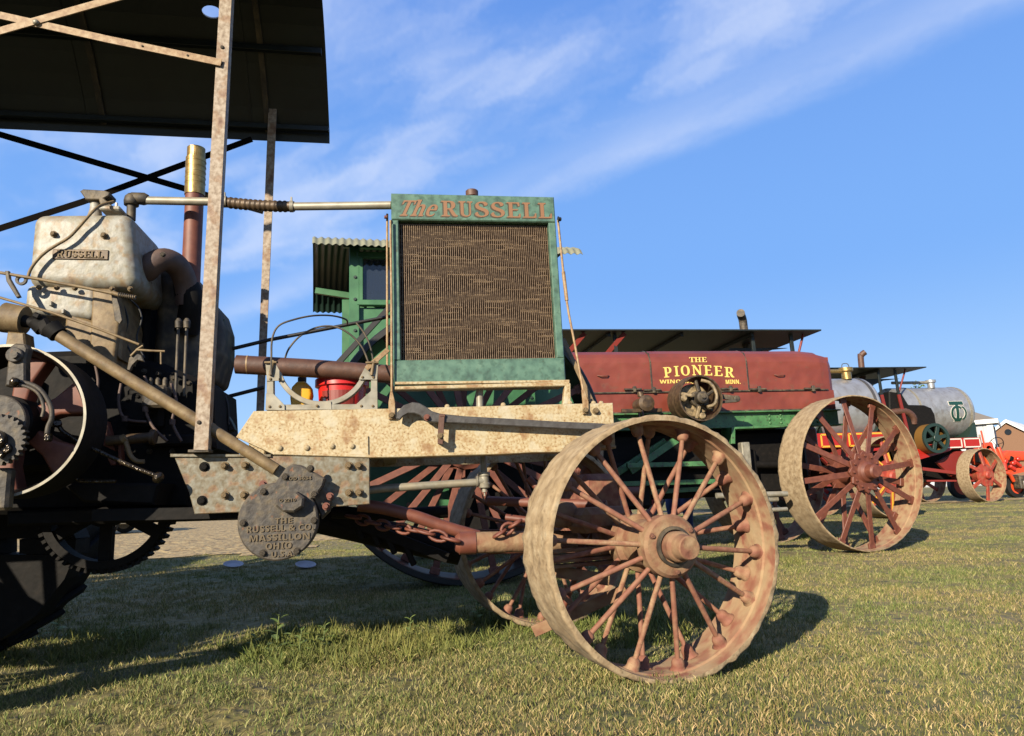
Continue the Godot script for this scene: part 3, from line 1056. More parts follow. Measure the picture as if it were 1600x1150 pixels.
func russell_frame(t: Node3D) -> void:
	var z := -3.08
	var s := new_st()
	# upper beam: a channel with its web to the viewer
	var outline := [Vector2(-0.564, 1.134), Vector2(0.009, 1.134), Vector2(1.007, 1.142), Vector2(1.005, 0.934), Vector2(0.772, 0.925), Vector2(0.614, 0.929), Vector2(0.471, 0.924), Vector2(0.246, 0.927), Vector2(0.08, 0.925), Vector2(-0.084, 0.926), Vector2(-0.48, 0.95), Vector2(-0.632, 1.026)]
	plate(s, outline, z, z - 0.012, 0.002)
	var beam := part(t, "frame_beam", s, "cream")
	s = new_st()
	plate(s, [Vector2(-0.564, 1.134), Vector2(0.009, 1.134), Vector2(1.007, 1.142), Vector2(1.006, 1.13), Vector2(0.009, 1.123), Vector2(-0.563, 1.123)], z - 0.012, z - 0.10)
	plate(s, [Vector2(1.006, 0.946), Vector2(0.471, 0.936), Vector2(-0.084, 0.937), Vector2(-0.48, 0.96), Vector2(-0.48, 0.949), Vector2(-0.084, 0.924), Vector2(0.08, 0.922), Vector2(0.245, 0.923), Vector2(0.47, 0.922), Vector2(0.614, 0.926), Vector2(0.772, 0.923), Vector2(1.005, 0.934)], z + 0.012, z - 0.10, 0.003)
	part(beam, "flange", s, "cream")
	s = new_st()
	plate(s, [Vector2(-0.517, 1.02), Vector2(-0.092, 1.017), Vector2(-0.091, 0.936), Vector2(-0.472, 0.948)], z + 0.008, z, 0.002)
	var lap := part(t, "lap_plate", s, "cream")
	for p in [Vector3(-0.454, 0.975, -3.072), Vector3(-0.345, 0.973, -3.072), Vector3(-0.242, 0.977, -3.072), Vector3(-0.159, 0.975, -3.072)]:
		rivet(lap, p, 0.0125, "cream")
	for p in [Vector3(0.078, 1.126, -3.08), Vector3(0.25, 1.128, -3.079), Vector3(0.501, 1.131, -3.079), Vector3(0.957, 1.131, -3.079), Vector3(0.81, 1.134, -3.079), Vector3(0.921, 1.132, -3.079)]:
		rivet(t, p + Vector3(0, 0.012, -0.02), 0.012, "cream")
	bolt(t, Vector3(0.923, 1.105, -3.078), 0.011, "tan_metal")
	# the far beam and the cross members
	s = new_st()
	plate(s, outline, z - 0.92, z - 0.94)
	part(t, "frame_beam", s, "cream", "far side frame beam")
	for x in [-0.55, 0.0, 0.92]:
		s = new_st()
		box(s, Vector3(x, 0.99, z - 0.47), Vector3(0.07, 0.10, 0.90), 0.006)
		part(t, "cross_member", s, "cream")
	s = new_st()
	box(s, Vector3(-0.22, 1.10, z - 0.47), Vector3(0.62, 0.012, 0.74), 0.002)
	part(t, "deck", s, "tan_metal")
	# lower side plate with big bolts
	s = new_st()
	plate(s, [Vector2(-0.871, 0.959), Vector2(-0.087, 0.93), Vector2(-0.087, 0.731), Vector2(-0.369, 0.72), Vector2(-0.781, 0.719), Vector2(-0.806, 0.807)], z + 0.004, z - 0.03, 0.003)
	var low := part(t, "side_plate", s, "grey_plate")
	s = new_st()
	plate(s, [Vector2(-0.881, 0.964), Vector2(-0.488, 0.95), Vector2(-0.488, 0.939), Vector2(-0.88, 0.951)], z + 0.014, z - 0.09, 0.002)
	part(low, "flange", s, "grey_plate")
	for p in [Vector3(-0.67, 0.909, -3.076), Vector3(-0.59, 0.908, -3.076), Vector3(-0.665, 0.79, -3.076), Vector3(-0.591, 0.788, -3.076), Vector3(-0.173, 0.894, -3.076), Vector3(-0.132, 0.893, -3.076), Vector3(-0.172, 0.781, -3.076), Vector3(-0.13, 0.781, -3.076)]:
		placed(low, "bolt", bolt_mesh, "tan_metal", p, Basis().scaled(Vector3(0.0115, 0.0115, 0.026)))
	for p in [Vector3(-0.75, 0.908, -3.076), Vector3(-0.754, 0.772, -3.076)]:
		placed(low, "bolt", bolt_mesh, "oily_iron", p, Basis().scaled(Vector3(0.014, 0.014, 0.012)))
	# dark sill and pipes under the side plate
	s = new_st()
	bar(s, Vector3(-1.196, 0.73, -3.2), Vector3(-0.489, 0.715, -3.2), 0.05, 0.08)
	part(t, "lower_rail", s, "oily_iron")
	cover(t)
	# outlet pipe below the beam, with its tee
	s = new_st()
	tube(s, [Vector3(-0.198, 0.785, -3.25), Vector3(-0.031, 0.796, -3.25), Vector3(0.4, 0.808, -3.25)], 0.018, 16)
	var op := part(t, "outlet_pipe", s, "galvanised_pipe")
	s = new_st()
	var e := Vector3(0.424, 0.813, -3.25)
	lathe(s, [Vector2(0, -0.05), Vector2(0.012, -0.05), Vector2(0.012, -0.035), Vector2(0.026, -0.03), Vector2(0.028, -0.012), Vector2(0.022, -0.008), Vector2(0.022, 0.02), Vector2(0.028, 0.024), Vector2(0.028, 0.04), Vector2(0.0, 0.04)], e, Vector3.UP, 20)
	lathe(s, [Vector2(0.022, 0.0), Vector2(0.022, 0.028), Vector2(0.027, 0.03), Vector2(0.027, 0.038), Vector2(0.018, 0.038)], e, Vector3.LEFT, 20)
	tube(s, [e + Vector3(0, 0.03, 0), e + Vector3(0, 0.12, -0.01), e + Vector3(0, 0.17, -0.03)], 0.016, 12)
	tube(s, [e + Vector3(0, -0.05, 0), e + Vector3(0, -0.068, 0)], 0.004, 8)
	part(op, "drain_tee", s, "galvanised_pipe")


func cover(t: Node3D) -> void:
	# the round gear case cover with its raised maker's lettering
	var z := -3.076
	var c := Vector2(-0.446, 0.679)
	var r: float = (Vector2(-0.291, 0.673) - c).length()
	var ring := arc2(c, r, 32.0, -222.0, 40)
	ring += [Vector2(-0.542, 0.801), Vector2(-0.513, 0.826), Vector2(-0.459, 0.832), Vector2(-0.437, 0.864), Vector2(-0.417, 0.892), Vector2(-0.392, 0.905), Vector2(-0.359, 0.899), Vector2(-0.313, 0.871), Vector2(-0.265, 0.843), Vector2(-0.272, 0.812), Vector2(-0.294, 0.782)]
	var s := new_st()
	plate(s, ring, z + 0.075, z, 0.006)
	var o := part(t, "gear_cover", s, "cover_iron")
	s = new_st()
	# arm of the case reaching back to the right, and a lug on the left
	plate(s, [Vector2(-0.289, 0.818), Vector2(-0.234, 0.772), Vector2(-0.25, 0.707), Vector2(-0.28, 0.678), Vector2(-0.319, 0.762)], z + 0.03, z - 0.04, 0.008)
	part(o, "case_arm", s, "dark_iron")
	s = new_st()
	plate(s, [Vector2(-0.608, 0.718), Vector2(-0.559, 0.746), Vector2(-0.548, 0.665), Vector2(-0.591, 0.657)], z + 0.03, z - 0.06, 0.008)
	part(o, "case_arm", s, "dark_iron")
	for p in [Vector3(-0.247, 0.769, -3), Vector3(-0.262, 0.729, -3), Vector3(-0.512, 0.828, -3)]:
		placed(o, "bolt", bolt_mesh, "red_rust", p + Vector3(0, 0, -0.04), Basis().scaled(Vector3(0.011, 0.011, 0.016)))
	s = new_st()
	var b := Vector2(-0.395, 0.753)
	var oct := []
	for k in 8:
		var a := TAU * (k + 0.4) / 8.0
		oct.append(b + Vector2(cos(a) * 0.058, sin(a) * 0.044))
	plate(s, oct, z + 0.125, z + 0.07, 0.008)
	part(o, "boss", s, "cover_iron")
	for p in [Vector3(-0.502, 0.797, -3), Vector3(-0.419, 0.853, -3), Vector3(-0.321, 0.883, -3), Vector3(-0.304, 0.779, -3), Vector3(-0.577, 0.677, -3), Vector3(-0.304, 0.675, -3), Vector3(-0.499, 0.557, -3), Vector3(-0.369, 0.558, -3)]:
		placed(o, "bolt", bolt_mesh, "dark_iron", p + Vector3(0, 0, -0.002), Basis().scaled(Vector3(0.0105, 0.0105, 0.013)))
	for w in [["THE", 444, 814, 26, 8.5], ["RUSSELL & CO.", 439, 826, 98, 9.5], ["MASSILLON", 438, 840, 88, 9.5], ["OHIO", 436, 853.5, 38, 9.5], ["U.S.A.", 443, 866.5, 34, 8]]:
		var q := Vector3.ZERO
		match w[0]:
			"THE": q = Vector3(-0.423, 0.68, -3)
			"RUSSELL & CO.": q = Vector3(-0.435, 0.651, -3)
			"MASSILLON": q = Vector3(-0.437, 0.616, -3)
			"OHIO": q = Vector3(-0.441, 0.583, -3)
			"U.S.A.": q = Vector3(-0.423, 0.55, -3)
		letters(o, "lettering", w[0], Vector3(q.x, q.y, -2.999), w[3] * 0.00262, w[4] * 0.00262, 0.006, "cover_lettering", false)
	var q1 := Vector3(-0.361, 0.846, -3)
	letters(o, "lettering", "OD 3634", Vector3(q1.x, q1.y, -2.999), 0.088, 0.014, 0.007, "cover_lettering", false)
	var q2 := Vector3(-0.403, 0.76, -2.95)
	letters(o, "lettering", "O 2210", Vector3(q2.x, q2.y, -2.949), 0.062, 0.012, 0.006, "cover_lettering", false)


func hook_wrench() -> void:
	# a long hooked bar held against the beam by a bracket
	var s := new_st()
	plate(s, [Vector2(0.026, 1.084), Vector2(0.03, 1.111), Vector2(0.058, 1.141), Vector2(0.096, 1.154), Vector2(0.126, 1.149), Vector2(0.156, 1.131), Vector2(0.177, 1.114), Vector2(0.213, 1.102), Vector2(0.315, 1.089), Vector2(0.525, 1.073), Vector2(0.726, 1.057), Vector2(0.931, 1.044), Vector2(0.978, 1.038), Vector2(0.976, 1.012), Vector2(0.811, 1.02), Vector2(0.524, 1.041), Vector2(0.297, 1.058), Vector2(0.217, 1.062), Vector2(0.163, 1.067), Vector2(0.146, 1.078), Vector2(0.128, 1.095), Vector2(0.103, 1.105), Vector2(0.076, 1.105), Vector2(0.054, 1.093), Vector2(0.041, 1.078)], -3.025, -3.05, 0.004)
	var o := alone("hook_wrench", s, "iron_grey", "long grey iron wrench with a curved hook, held along the cream beam", "wrench")
	placed(o, "bolt", bolt_mesh, "red_rust", Vector3(0.156, 1.086, -3.025), Basis().scaled(Vector3(0.010, 0.010, 0.014)))
	s = new_st()
	plate(s, [Vector2(0.208, 1.097), Vector2(0.232, 1.092), Vector2(0.226, 1.02), Vector2(0.221, 0.968), Vector2(0.199, 0.971), Vector2(0.201, 1.026)], -3.012, -3.02, 0.002)
	box(s, Vector3(0.222, 1.092, -3.045), Vector3(0.024, 0.012, 0.07), 0.002)
	box(s, Vector3(0.214, 0.985, -3.048), Vector3(0.022, 0.02, 0.062), 0.002)
	var br := alone("wrench_bracket", s, "brown_pipe", "short rusty strap bracket holding the long grey wrench to the beam", "bracket")
	placed(br, "bolt", bolt_mesh, "tan_metal", Vector3(0.211, 1.004, -3.012), Basis().scaled(Vector3(0.010, 0.010, 0.012)))


func russell_radiator(t: Node3D) -> void:
	var z := -3.14
	# the radiator stands on its own base; the four outer corners in the photograph
	var a := Vector2(0.014, 2.156)
	var b := Vector2(0.796, 2.165)
	var c := Vector2(0.807, 1.249)
	var d := Vector2(0.018, 1.242)
	var at := func(u: float, v: float) -> Vector2: return a.lerp(b, u).lerp(d.lerp(c, u), v)
	var pl := func(u0: float, v0: float, u1: float, v1: float) -> Array: return [at.call(u0, v0), at.call(u1, v0), at.call(u1, v1), at.call(u0, v1)]
	var s := new_st()
	plate(s, pl.call(0.0, 0.0, 1.0, 0.143), z, z - 0.17, 0.005)
	var head := part(t, "radiator_header", s, "radiator_green")
	s = new_st()
	plate(s, pl.call(0.0, 0.872, 1.0, 1.0), z, z - 0.17, 0.005)
	part(t, "radiator_tank", s, "radiator_green")
	for k in [[0.0, 0.041], [0.956, 1.0]]:
		s = new_st()
		plate(s, pl.call(k[0], 0.1435, k[1], 0.8715), z - 0.002, z - 0.168, 0.004)
		part(t, "radiator_side", s, "radiator_green")
	s = new_st()
	plate(s, pl.call(0.03, 0.14, 0.97, 0.88), z - 0.10, z - 0.16)
	part(t, "radiator_core", s, "core_brown")
	s = new_st()
	for i in 75:
		var u := 0.053 + 0.903 * i / 75.0
		var p: Vector2 = at.call(u, 0.146)
		var q: Vector2 = at.call(u, 0.87)
		bar(s, Vector3(p.x, p.y, z - 0.078), Vector3(q.x, q.y, z - 0.078), 0.0014, 0.05, Vector3.BACK, 0.0)
	stuff(part(t, "core_plates", s, "core_brown"))
	# upright wires and the bent fins between them
	s = new_st()
	for i in 76:
		var u := 0.047 + 0.903 * i / 75.0
		var p: Vector2 = at.call(u, 0.152)
		var q: Vector2 = at.call(u, 0.866)
		bar(s, Vector3(p.x, p.y, z - 0.036), Vector3(q.x, q.y, z - 0.036), 0.0033, 0.005, Vector3.BACK, 0.0)
	for v in [0.152, 0.866]:
		var p: Vector2 = at.call(0.045, v)
		var q: Vector2 = at.call(0.952, v)
		bar(s, Vector3(p.x, p.y, z - 0.041), Vector3(q.x, q.y, z - 0.041), 0.008, 0.006, Vector3.BACK, 0.0)
	stuff(part(t, "grille_wires", s, "grille_wire"))
	s = new_st()
	var patch := FastNoiseLite.new()
	patch.seed = 4
	patch.frequency = 1.0
	patch.fractal_octaves = 3
	for j in 170:
		var v := 0.156 + 0.706 * (j + rng.randf()) / 170.0
		var u := 0.046
		while u < 0.948:
			var l := rng.randf_range(0.02, 0.12)
			var n := patch.get_noise_2d(u * 5.0, v * 30.0)
			if n > 0.13 - 0.07 * smoothstep(0.3, 0.8, v) and rng.randf() < 0.34:
				var p: Vector2 = at.call(u, v)
				var q: Vector2 = at.call(minf(u + l, 0.95), v + rng.randf_range(-0.002, 0.002))
				bar(s, Vector3(p.x, p.y, z - 0.044), Vector3(q.x, q.y, z - 0.044), rng.randf_range(0.0012, 0.0046), 0.014, Vector3(0, 0.5, 1), 0.0)
			u += l * 0.9
	stuff(part(t, "bent_fins", s, "straw_fin"))
	# painted name with its drop shade
	var turn := Basis(Vector3.BACK, (b - a).angle())
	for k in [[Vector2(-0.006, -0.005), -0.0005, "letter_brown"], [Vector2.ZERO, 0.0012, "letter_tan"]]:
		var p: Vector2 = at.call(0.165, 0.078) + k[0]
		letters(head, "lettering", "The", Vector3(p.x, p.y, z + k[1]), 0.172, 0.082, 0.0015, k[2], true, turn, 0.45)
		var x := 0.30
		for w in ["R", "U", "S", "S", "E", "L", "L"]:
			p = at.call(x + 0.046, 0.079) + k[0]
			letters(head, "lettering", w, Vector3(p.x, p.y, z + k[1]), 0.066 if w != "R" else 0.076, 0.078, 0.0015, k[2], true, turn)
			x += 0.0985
	# filler neck
	s = new_st()
	var f: Vector2 = at.call(0.5, 0.0)
	lathe(s, [Vector2(0, 0), Vector2(0.026, 0), Vector2(0.026, 0.012), Vector2(0.026, 0.03), Vector2(0.031, 0.034), Vector2(0.031, 0.062), Vector2(0.027, 0.066), Vector2(0, 0.066)], Vector3(f.x, f.y - 0.006, z - 0.085), Vector3.UP, 24)
	part(head, "filler_cap", s, "brown_pipe")
	# angle iron shelf below, with its bent foot at the right
	s = new_st()
	plate(s, [Vector2(0.021, 1.239), Vector2(0.818, 1.25), Vector2(0.826, 1.24), Vector2(0.822, 1.145), Vector2(0.785, 1.145), Vector2(0.798, 1.231), Vector2(0.021, 1.224)], z + 0.012, z - 0.02, 0.003)
	box(s, Vector3(0.422, 1.254, -3.24), Vector3(0.80, 0.012, 0.22), 0.002)
	part(t, "radiator_shelf", s, "cream")
	# drain pipe below the shelf
	s = new_st()
	tube(s, [Vector3(0.41, 1.24, -3.2), Vector3(0.407, 1.139, -3.2)], 0.0165, 16)
	part(t, "drain_pipe", s, "galvanised_pipe")
	# tie rods at both sides, flattened at the foot
	s = new_st()
	tube(s, [Vector3(0.01, 2.013, -3.12), Vector3(0.011, 1.631, -3.12), Vector3(0.008, 1.216, -3.12)], 0.0052, 8)
	plate(s, [Vector2(0.003, 1.209), Vector2(0.012, 1.208), Vector2(0.023, 1.158), Vector2(0.022, 1.085), Vector2(-0.006, 1.086), Vector2(-0.006, 1.158)], -3.068, -3.076, 0.002)
	var r0 := part(t, "tie_rod", s, "strap_paint")
	bolt(r0, Vector3(0.008, 1.102, -3.068), 0.010, "tan_metal")
	bolt(r0, Vector3(-0.005, 2.028, -3.12), 0.008, "red_rust", Basis(Vector3.UP, -PI / 2))
	s = new_st()
	tube(s, [Vector3(-0.005, 2.11, -3.28), Vector3(-0.008, 1.739, -3.28), Vector3(-0.011, 1.361, -3.28)], 0.0055, 8)
	part(t, "tie_rod", s, "strap_paint")
	s = new_st()
	tube(s, [Vector3(0.807, 2.04, -3.13), Vector3(0.822, 1.735, -3.13), Vector3(0.827, 1.653, -3.13), Vector3(0.835, 1.578, -3.13), Vector3(0.857, 1.423, -3.13), Vector3(0.871, 1.198, -3.085)], 0.0058, 8)
	tube(s, [Vector3(0.82, 1.782, -3.13), Vector3(0.824, 1.719, -3.13), Vector3(0.829, 1.64, -3.13)], 0.009, 8)
	plate(s, [Vector2(0.859, 1.202), Vector2(0.874, 1.202), Vector2(0.889, 1.149), Vector2(0.887, 1.093), Vector2(0.859, 1.091), Vector2(0.861, 1.149)], -3.066, -3.074, 0.002)
	var r1 := part(t, "tie_rod", s, "strap_paint")
	bolt(r1, Vector3(0.872, 1.107, -3.066), 0.010, "tan_metal")
	bolt(r1, Vector3(0.804, 2.042, -3.12), 0.010, "black_paint", Basis(Vector3.UP, PI / 2))
	s = new_st()
	bar(s, Vector3(0.849, 1.497, -3.32), Vector3(0.927, 1.137, -3.12), 0.022, 0.006)
	part(t, "tie_bar", s, "tan_metal")


func russell_cradle(t: Node3D) -> void:
	var z := -3.11
	# a half ring between two posts, tied down by thin hoops
	var c := Vector2(-0.289, 1.357)
	var k: float = (Vector2(-0.014, 1.355) - c).length() / 100.0
	var s := new_st()
	var ring := arc2(c, 74.0 * k, 196, 344, 28) 
	var inner := arc2(c, 66.0 * k, 344, 196, 28)
	plate(s, ring + inner, z, z - 0.05, 0.002)
	plate(s, [Vector2(-0.518, 1.164), Vector2(-0.054, 1.159), Vector2(-0.053, 1.135), Vector2(-0.517, 1.14)], z + 0.003, z - 0.05, 0.002)
	plate(s, [Vector2(-0.325, 1.175), Vector2(-0.25, 1.173), Vector2(-0.247, 1.137), Vector2(-0.325, 1.139)], z + 0.006, z - 0.004, 0.001)
	var cr := part(t, "tank_cradle", s, "galvanised_pipe")
	for post in [[Vector2(-0.519, 1.345), Vector2(-0.492, 1.347), Vector2(-0.487, 1.142), Vector2(-0.517, 1.14)], [Vector2(-0.081, 1.344), Vector2(-0.053, 1.347), Vector2(-0.053, 1.133), Vector2(-0.082, 1.134)]]:
		s = new_st()
		plate(s, post, z + 0.006, z - 0.03, 0.002)
		part(cr, "post", s, "galvanised_pipe").position = Vector3.ZERO
	for g in [[Vector2(-0.524, 1.339), Vector2(-0.482, 1.342), Vector2(-0.446, 1.271), Vector2(-0.446, 1.266), Vector2(-0.517, 1.264)], [Vector2(-0.49, 1.211), Vector2(-0.442, 1.16), Vector2(-0.441, 1.138), Vector2(-0.52, 1.14), Vector2(-0.519, 1.211)], [Vector2(-0.048, 1.341), Vector2(-0.098, 1.336), Vector2(-0.131, 1.273), Vector2(-0.131, 1.267), Vector2(-0.054, 1.264)], [Vector2(-0.081, 1.216), Vector2(-0.142, 1.16), Vector2(-0.142, 1.135), Vector2(-0.053, 1.133), Vector2(-0.053, 1.215)]]:
		s = new_st()
		plate(s, g, z + 0.010, z + 0.006, 0.001)
		part(cr, "gusset", s, "galvanised_pipe")
	for p in [Vector3(-0.502, 1.273, -3.099), Vector3(-0.463, 1.272, -3.099), Vector3(-0.503, 1.154, -3.099), Vector3(-0.461, 1.154, -3.099), Vector3(-0.117, 1.277, -3.099), Vector3(-0.07, 1.276, -3.099), Vector3(-0.122, 1.15, -3.099), Vector3(-0.073, 1.149, -3.099), Vector3(-0.308, 1.154, -3.099), Vector3(-0.503, 1.306, -3.099), Vector3(-0.073, 1.305, -3.099)]:
		rivet(cr, p, 0.006, "tan_metal")
	for h in [[Vector3(-0.493, 1.285, -3.06), Vector3(-0.494, 1.357, -3.06), Vector3(-0.492, 1.441, -3.06), Vector3(-0.467, 1.497, -3.06), Vector3(-0.404, 1.525, -3.06), Vector3(-0.328, 1.553, -3.1), Vector3(-0.254, 1.579, -3.2), Vector3(-0.2, 1.587, -3.3), Vector3(-0.197, 1.575, -3.34)], [Vector3(-0.448, 1.371, -3.13), Vector3(-0.432, 1.413, -3.13), Vector3(-0.39, 1.465, -3.13), Vector3(-0.33, 1.502, -3.13), Vector3(-0.27, 1.514, -3.13), Vector3(-0.215, 1.503, -3.13), Vector3(-0.159, 1.465, -3.13), Vector3(-0.117, 1.412, -3.13), Vector3(-0.093, 1.351, -3.13)], [Vector3(-0.15, 1.556, -3.24), Vector3(-0.113, 1.505, -3.24), Vector3(-0.087, 1.444, -3.24), Vector3(-0.073, 1.372, -3.24)]]:
		s = new_st()
		tube(s, smooth_path(h, 5), 0.0042, 8)
		part(cr, "hoop", s, "dark_iron")
	for p in [Vector3(-0.499, 1.308, -3.095), Vector3(-0.075, 1.304, -3.095)]:
		s = new_st()
		tube(s, [p + Vector3(0.008, 0.045, 0.0), p + Vector3(0, 0.0, 0.004), p + Vector3(-0.004, -0.02, 0.004)], 0.007, 8)
		tube(s, [p + Vector3(-0.028, 0.036, 0.004), p + Vector3(0.028, 0.036, 0.004)], 0.005, 8)
		part(cr, "hoop_hook", s, "tan_metal")
	s = new_st()
	bar(s, Vector3(-0.1, 1.312, -3.09), Vector3(-0.005, 1.406, -3.13), 0.022, 0.007)
	part(cr, "brace", s, "strap_paint")
	# the long brown pipe that lies behind the cradle
	s = new_st()
	tube(s, [Vector3(-0.685, 1.376, -3.3), Vector3(-0.347, 1.354, -3.3), Vector3(0.032, 1.321, -3.3)], 0.0425, 28, true, 0.88)
	var pp := part(t, "brown_pipe", s, "brown_pipe")
	s = new_st()
	tube(s, [Vector3(-0.638, 1.373, -3.3), Vector3(-0.632, 1.373, -3.3)], 0.0432, 28)
	part(pp, "band", s, "strap_paint")


func platform_things() -> void:
	# a red pail and a yellow jug stand on the deck behind the cradle
	var p := Vector3(-0.224, 1.178, -3.42)
	p.y = 1.106
	var t := thing("red_pail", "red plastic pail with a lid and printed label behind the cradle", "pail", p)
	t.scale = Vector3.ONE * 1.42
	var s := new_st()
	lathe(s, [Vector2(0, 0), Vector2(0.072, 0), Vector2(0.080, 0.135), Vector2(0.080, 0.14)], Vector3.ZERO, Vector3.UP, 36)
	put(t, "body", mesh_of(s), "red_plastic")
	s = new_st()
	lathe(s, [Vector2(0.076, 0.12), Vector2(0.089, 0.125), Vector2(0.089, 0.148), Vector2(0.083, 0.154), Vector2(0.07, 0.15), Vector2(0, 0.15)], Vector3.ZERO, Vector3.UP, 36)
	put(t, "lid", mesh_of(s), "red_plastic")
	s = new_st()
	for k in 9:
		var a0 := deg_to_rad(-50.0 + k * 9.0)
		var a1 := deg_to_rad(-50.0 + (k + 1) * 9.0)
		var q := []
		for e in [[a0, 0.03], [a1, 0.03], [a1, 0.105], [a0, 0.105]]:
			q.append(Vector3(sin(e[0]) * (0.0735 + e[1] * 0.06), e[1], cos(e[0]) * (0.0735 + e[1] * 0.06)))
		face(s, q, Vector3(0, 0.07, 0))
	put(t, "paper_label", mesh_of(s), "dull_red")
	s = new_st()
	for k in 4:
		box(s, Vector3(-0.052, 0.04 + k * 0.018, 0.056), Vector3(0.012, 0.010, 0.004), 0.0, Basis(Vector3.UP, -0.75))
	put(t, "label_bar", mesh_of(s), "trim_white")
	p = Vector3(-0.41, 1.181, -3.42)
	p.y = 1.106
	t = thing("yellow_jug", "yellow plastic oil jug standing left of the red pail", "jug", p)
	t.scale = Vector3.ONE * 1.18
	s = new_st()
	plate(s, [Vector2(-0.05, 0), Vector2(0.05, 0), Vector2(0.052, 0.03), Vector2(0.034, 0.08), Vector2(0.042, 0.12), Vector2(0.038, 0.15), Vector2(0.016, 0.172), Vector2(-0.016, 0.172), Vector2(-0.036, 0.15), Vector2(-0.042, 0.11), Vector2(-0.036, 0.06), Vector2(-0.052, 0.02)], 0.035, -0.035, 0.012, true)
	put(t, "body", mesh_of(s), "yellow_plastic")
	s = new_st()
	lathe(s, [Vector2(0, 0.17), Vector2(0.017, 0.17), Vector2(0.017, 0.192), Vector2(0, 0.192)], Vector3.ZERO, Vector3.UP, 16)
	put(t, "cap", mesh_of(s), "black_rubber")


func russell_engine(t: Node3D) -> void:
	var z := -3.2
	# front cylinder pair: a grey water-jacketed block with rounded edges
	var s := new_st()
	plate(s, [Vector2(-1.53, 2.037), Vector2(-1.13, 2.052), Vector2(-1.08, 1.7), Vector2(-1.531, 1.704)], z, z - 0.38, 0.05, true)
	var head := part(t, "cylinder_block", s, "grey_cast")
	s = new_st()
	plate(s, [Vector2(-1.541, 1.721), Vector2(-1.257, 1.716), Vector2(-1.253, 1.563), Vector2(-1.541, 1.591)], z - 0.02, z - 0.38, 0.03, true)
	part(head, "lower_jacket", s, "grey_cast")
	s = new_st()
	plate(s, [Vector2(-1.273, 1.704), Vector2(-1.18, 1.702), Vector2(-1.152, 1.561), Vector2(-1.166, 1.352), Vector2(-1.268, 1.375)], z - 0.012, z - 0.30, 0.015, true)
	plate(s, [Vector2(-1.378, 1.6), Vector2(-1.144, 1.515), Vector2(-1.148, 1.391), Vector2(-1.378, 1.448)], z - 0.03, z - 0.30, 0.01)
	part(t, "cylinder_foot", s, "tan_metal")
	# name plate
	var p := Vector3(-1.321, 1.848, -3.2)
	s = new_st()
	box(s, p, Vector3(0.224, 0.046, 0.012), 0.003)
	var np := part(head, "name_plate", s, "pulley_iron")
	letters(np, "lettering", "RUSSELL", p + Vector3(0.0, 0, 0.008), 0.185, 0.030, 0.006, "tan_metal")
	for q in [Vector3(-1.232, 1.937, -3.196), Vector3(-1.433, 1.938, -3.196)]:
		placed(head, "stud", bolt_mesh, "tan_metal", q, Basis().scaled(Vector3(0.010, 0.010, 0.014)))
	s = new_st()
	for q in [Vector3(-1.429, 1.63, -3.196), Vector3(-1.379, 1.596, -3.196)]:
		box(s, q + Vector3(0, 0, -0.02), Vector3(0.012, 0.02, 0.03), 0.002)
	part(head, "lug", s, "grey_cast")
	# top fittings
	var y0 := Vector3(-1.324, 2.107, -3.36)
	s = new_st()
	plate(s, [Vector2(-1.395, 2.196), Vector2(-1.382, 2.206), Vector2(-1.288, 2.203), Vector2(-1.268, 2.194), Vector2(-1.27, 2.178), Vector2(-1.292, 2.164), Vector2(-1.228, 2.106), Vector2(-1.296, 2.104), Vector2(-1.313, 2.157), Vector2(-1.368, 2.156)], z - 0.12, z - 0.20, 0.004)
	part(t, "valve_cover", s, "dark_iron")
	s = new_st()
	lathe(s, [Vector2(0, -0.05), Vector2(0.034, -0.05), Vector2(0.024, 0.0), Vector2(0.024, 0.03), Vector2(0, 0.03)], Vector3(-1.339, 2.125, -3.36), Vector3.UP, 18)
	box(s, Vector3(-1.254, 2.107, -3.34), Vector3(0.09, 0.022, 0.1), 0.006)
	part(t, "water_outlet", s, "grey_cast")
	s = new_st()
	lathe(s, [Vector2(0, 0), Vector2(0.007, 0), Vector2(0.006, 0.034), Vector2(0, 0.036)], Vector3(-1.228, 2.1, -3.3), Vector3.UP, 12)
	part(t, "spark_plug", s, "trim_white")
	s = new_st()
	tube(s, smooth_path([Vector3(-1.241, 2.14, -3.3), Vector3(-1.27, 2.102, -3.25), Vector3(-1.275, 2.035, -3.17), Vector3(-1.325, 1.963, -3.17), Vector3(-1.362, 1.915, -3.17), Vector3(-1.417, 1.873, -3.17), Vector3(-1.457, 1.838, -3.17), Vector3(-1.487, 1.797, -3.17), Vector3(-1.504, 1.76, -3.17), Vector3(-1.509, 1.726, -3.17)], 4), 0.0068, 8)
	part(t, "ignition_cable", s, "tan_metal")
	# water pipe from the block to the radiator
	s = new_st()
	var el: Array = [Vector3(-1.198, 2.092, -3.4), Vector3(-1.2, 2.178, -3.4)]
	tube(s, el, 0.020, 16)
	lathe(s, [Vector2(0.0, -0.012), Vector2(0.032, -0.012), Vector2(0.034, 0.01), Vector2(0.03, 0.03), Vector2(0.018, 0.044), Vector2(0, 0.048)], el[1], Vector3.UP, 20, true)
	tube(s, [Vector3(-1.201, 2.204, -3.4), Vector3(-1.145, 2.2, -3.4), Vector3(-1.13, 2.197, -3.4)], [0.026, 0.030, 0.024], 16)
	part(t, "pipe_elbow", s, "dark_iron")
	s = new_st()
	tube(s, [Vector3(-1.144, 2.193, -3.4), Vector3(-0.777, 2.18, -3.36)], 0.0195, 18)
	part(t, "water_pipe", s, "galvanised_pipe")
	s = new_st()
	tube(s, [Vector3(-0.458, 2.142, -3.3), Vector3(0.015, 2.121, -3.2)], 0.0195, 18)
	part(t, "water_pipe", s, "galvanised_pipe")
	s = new_st()
	var ho := []
	var hr := []
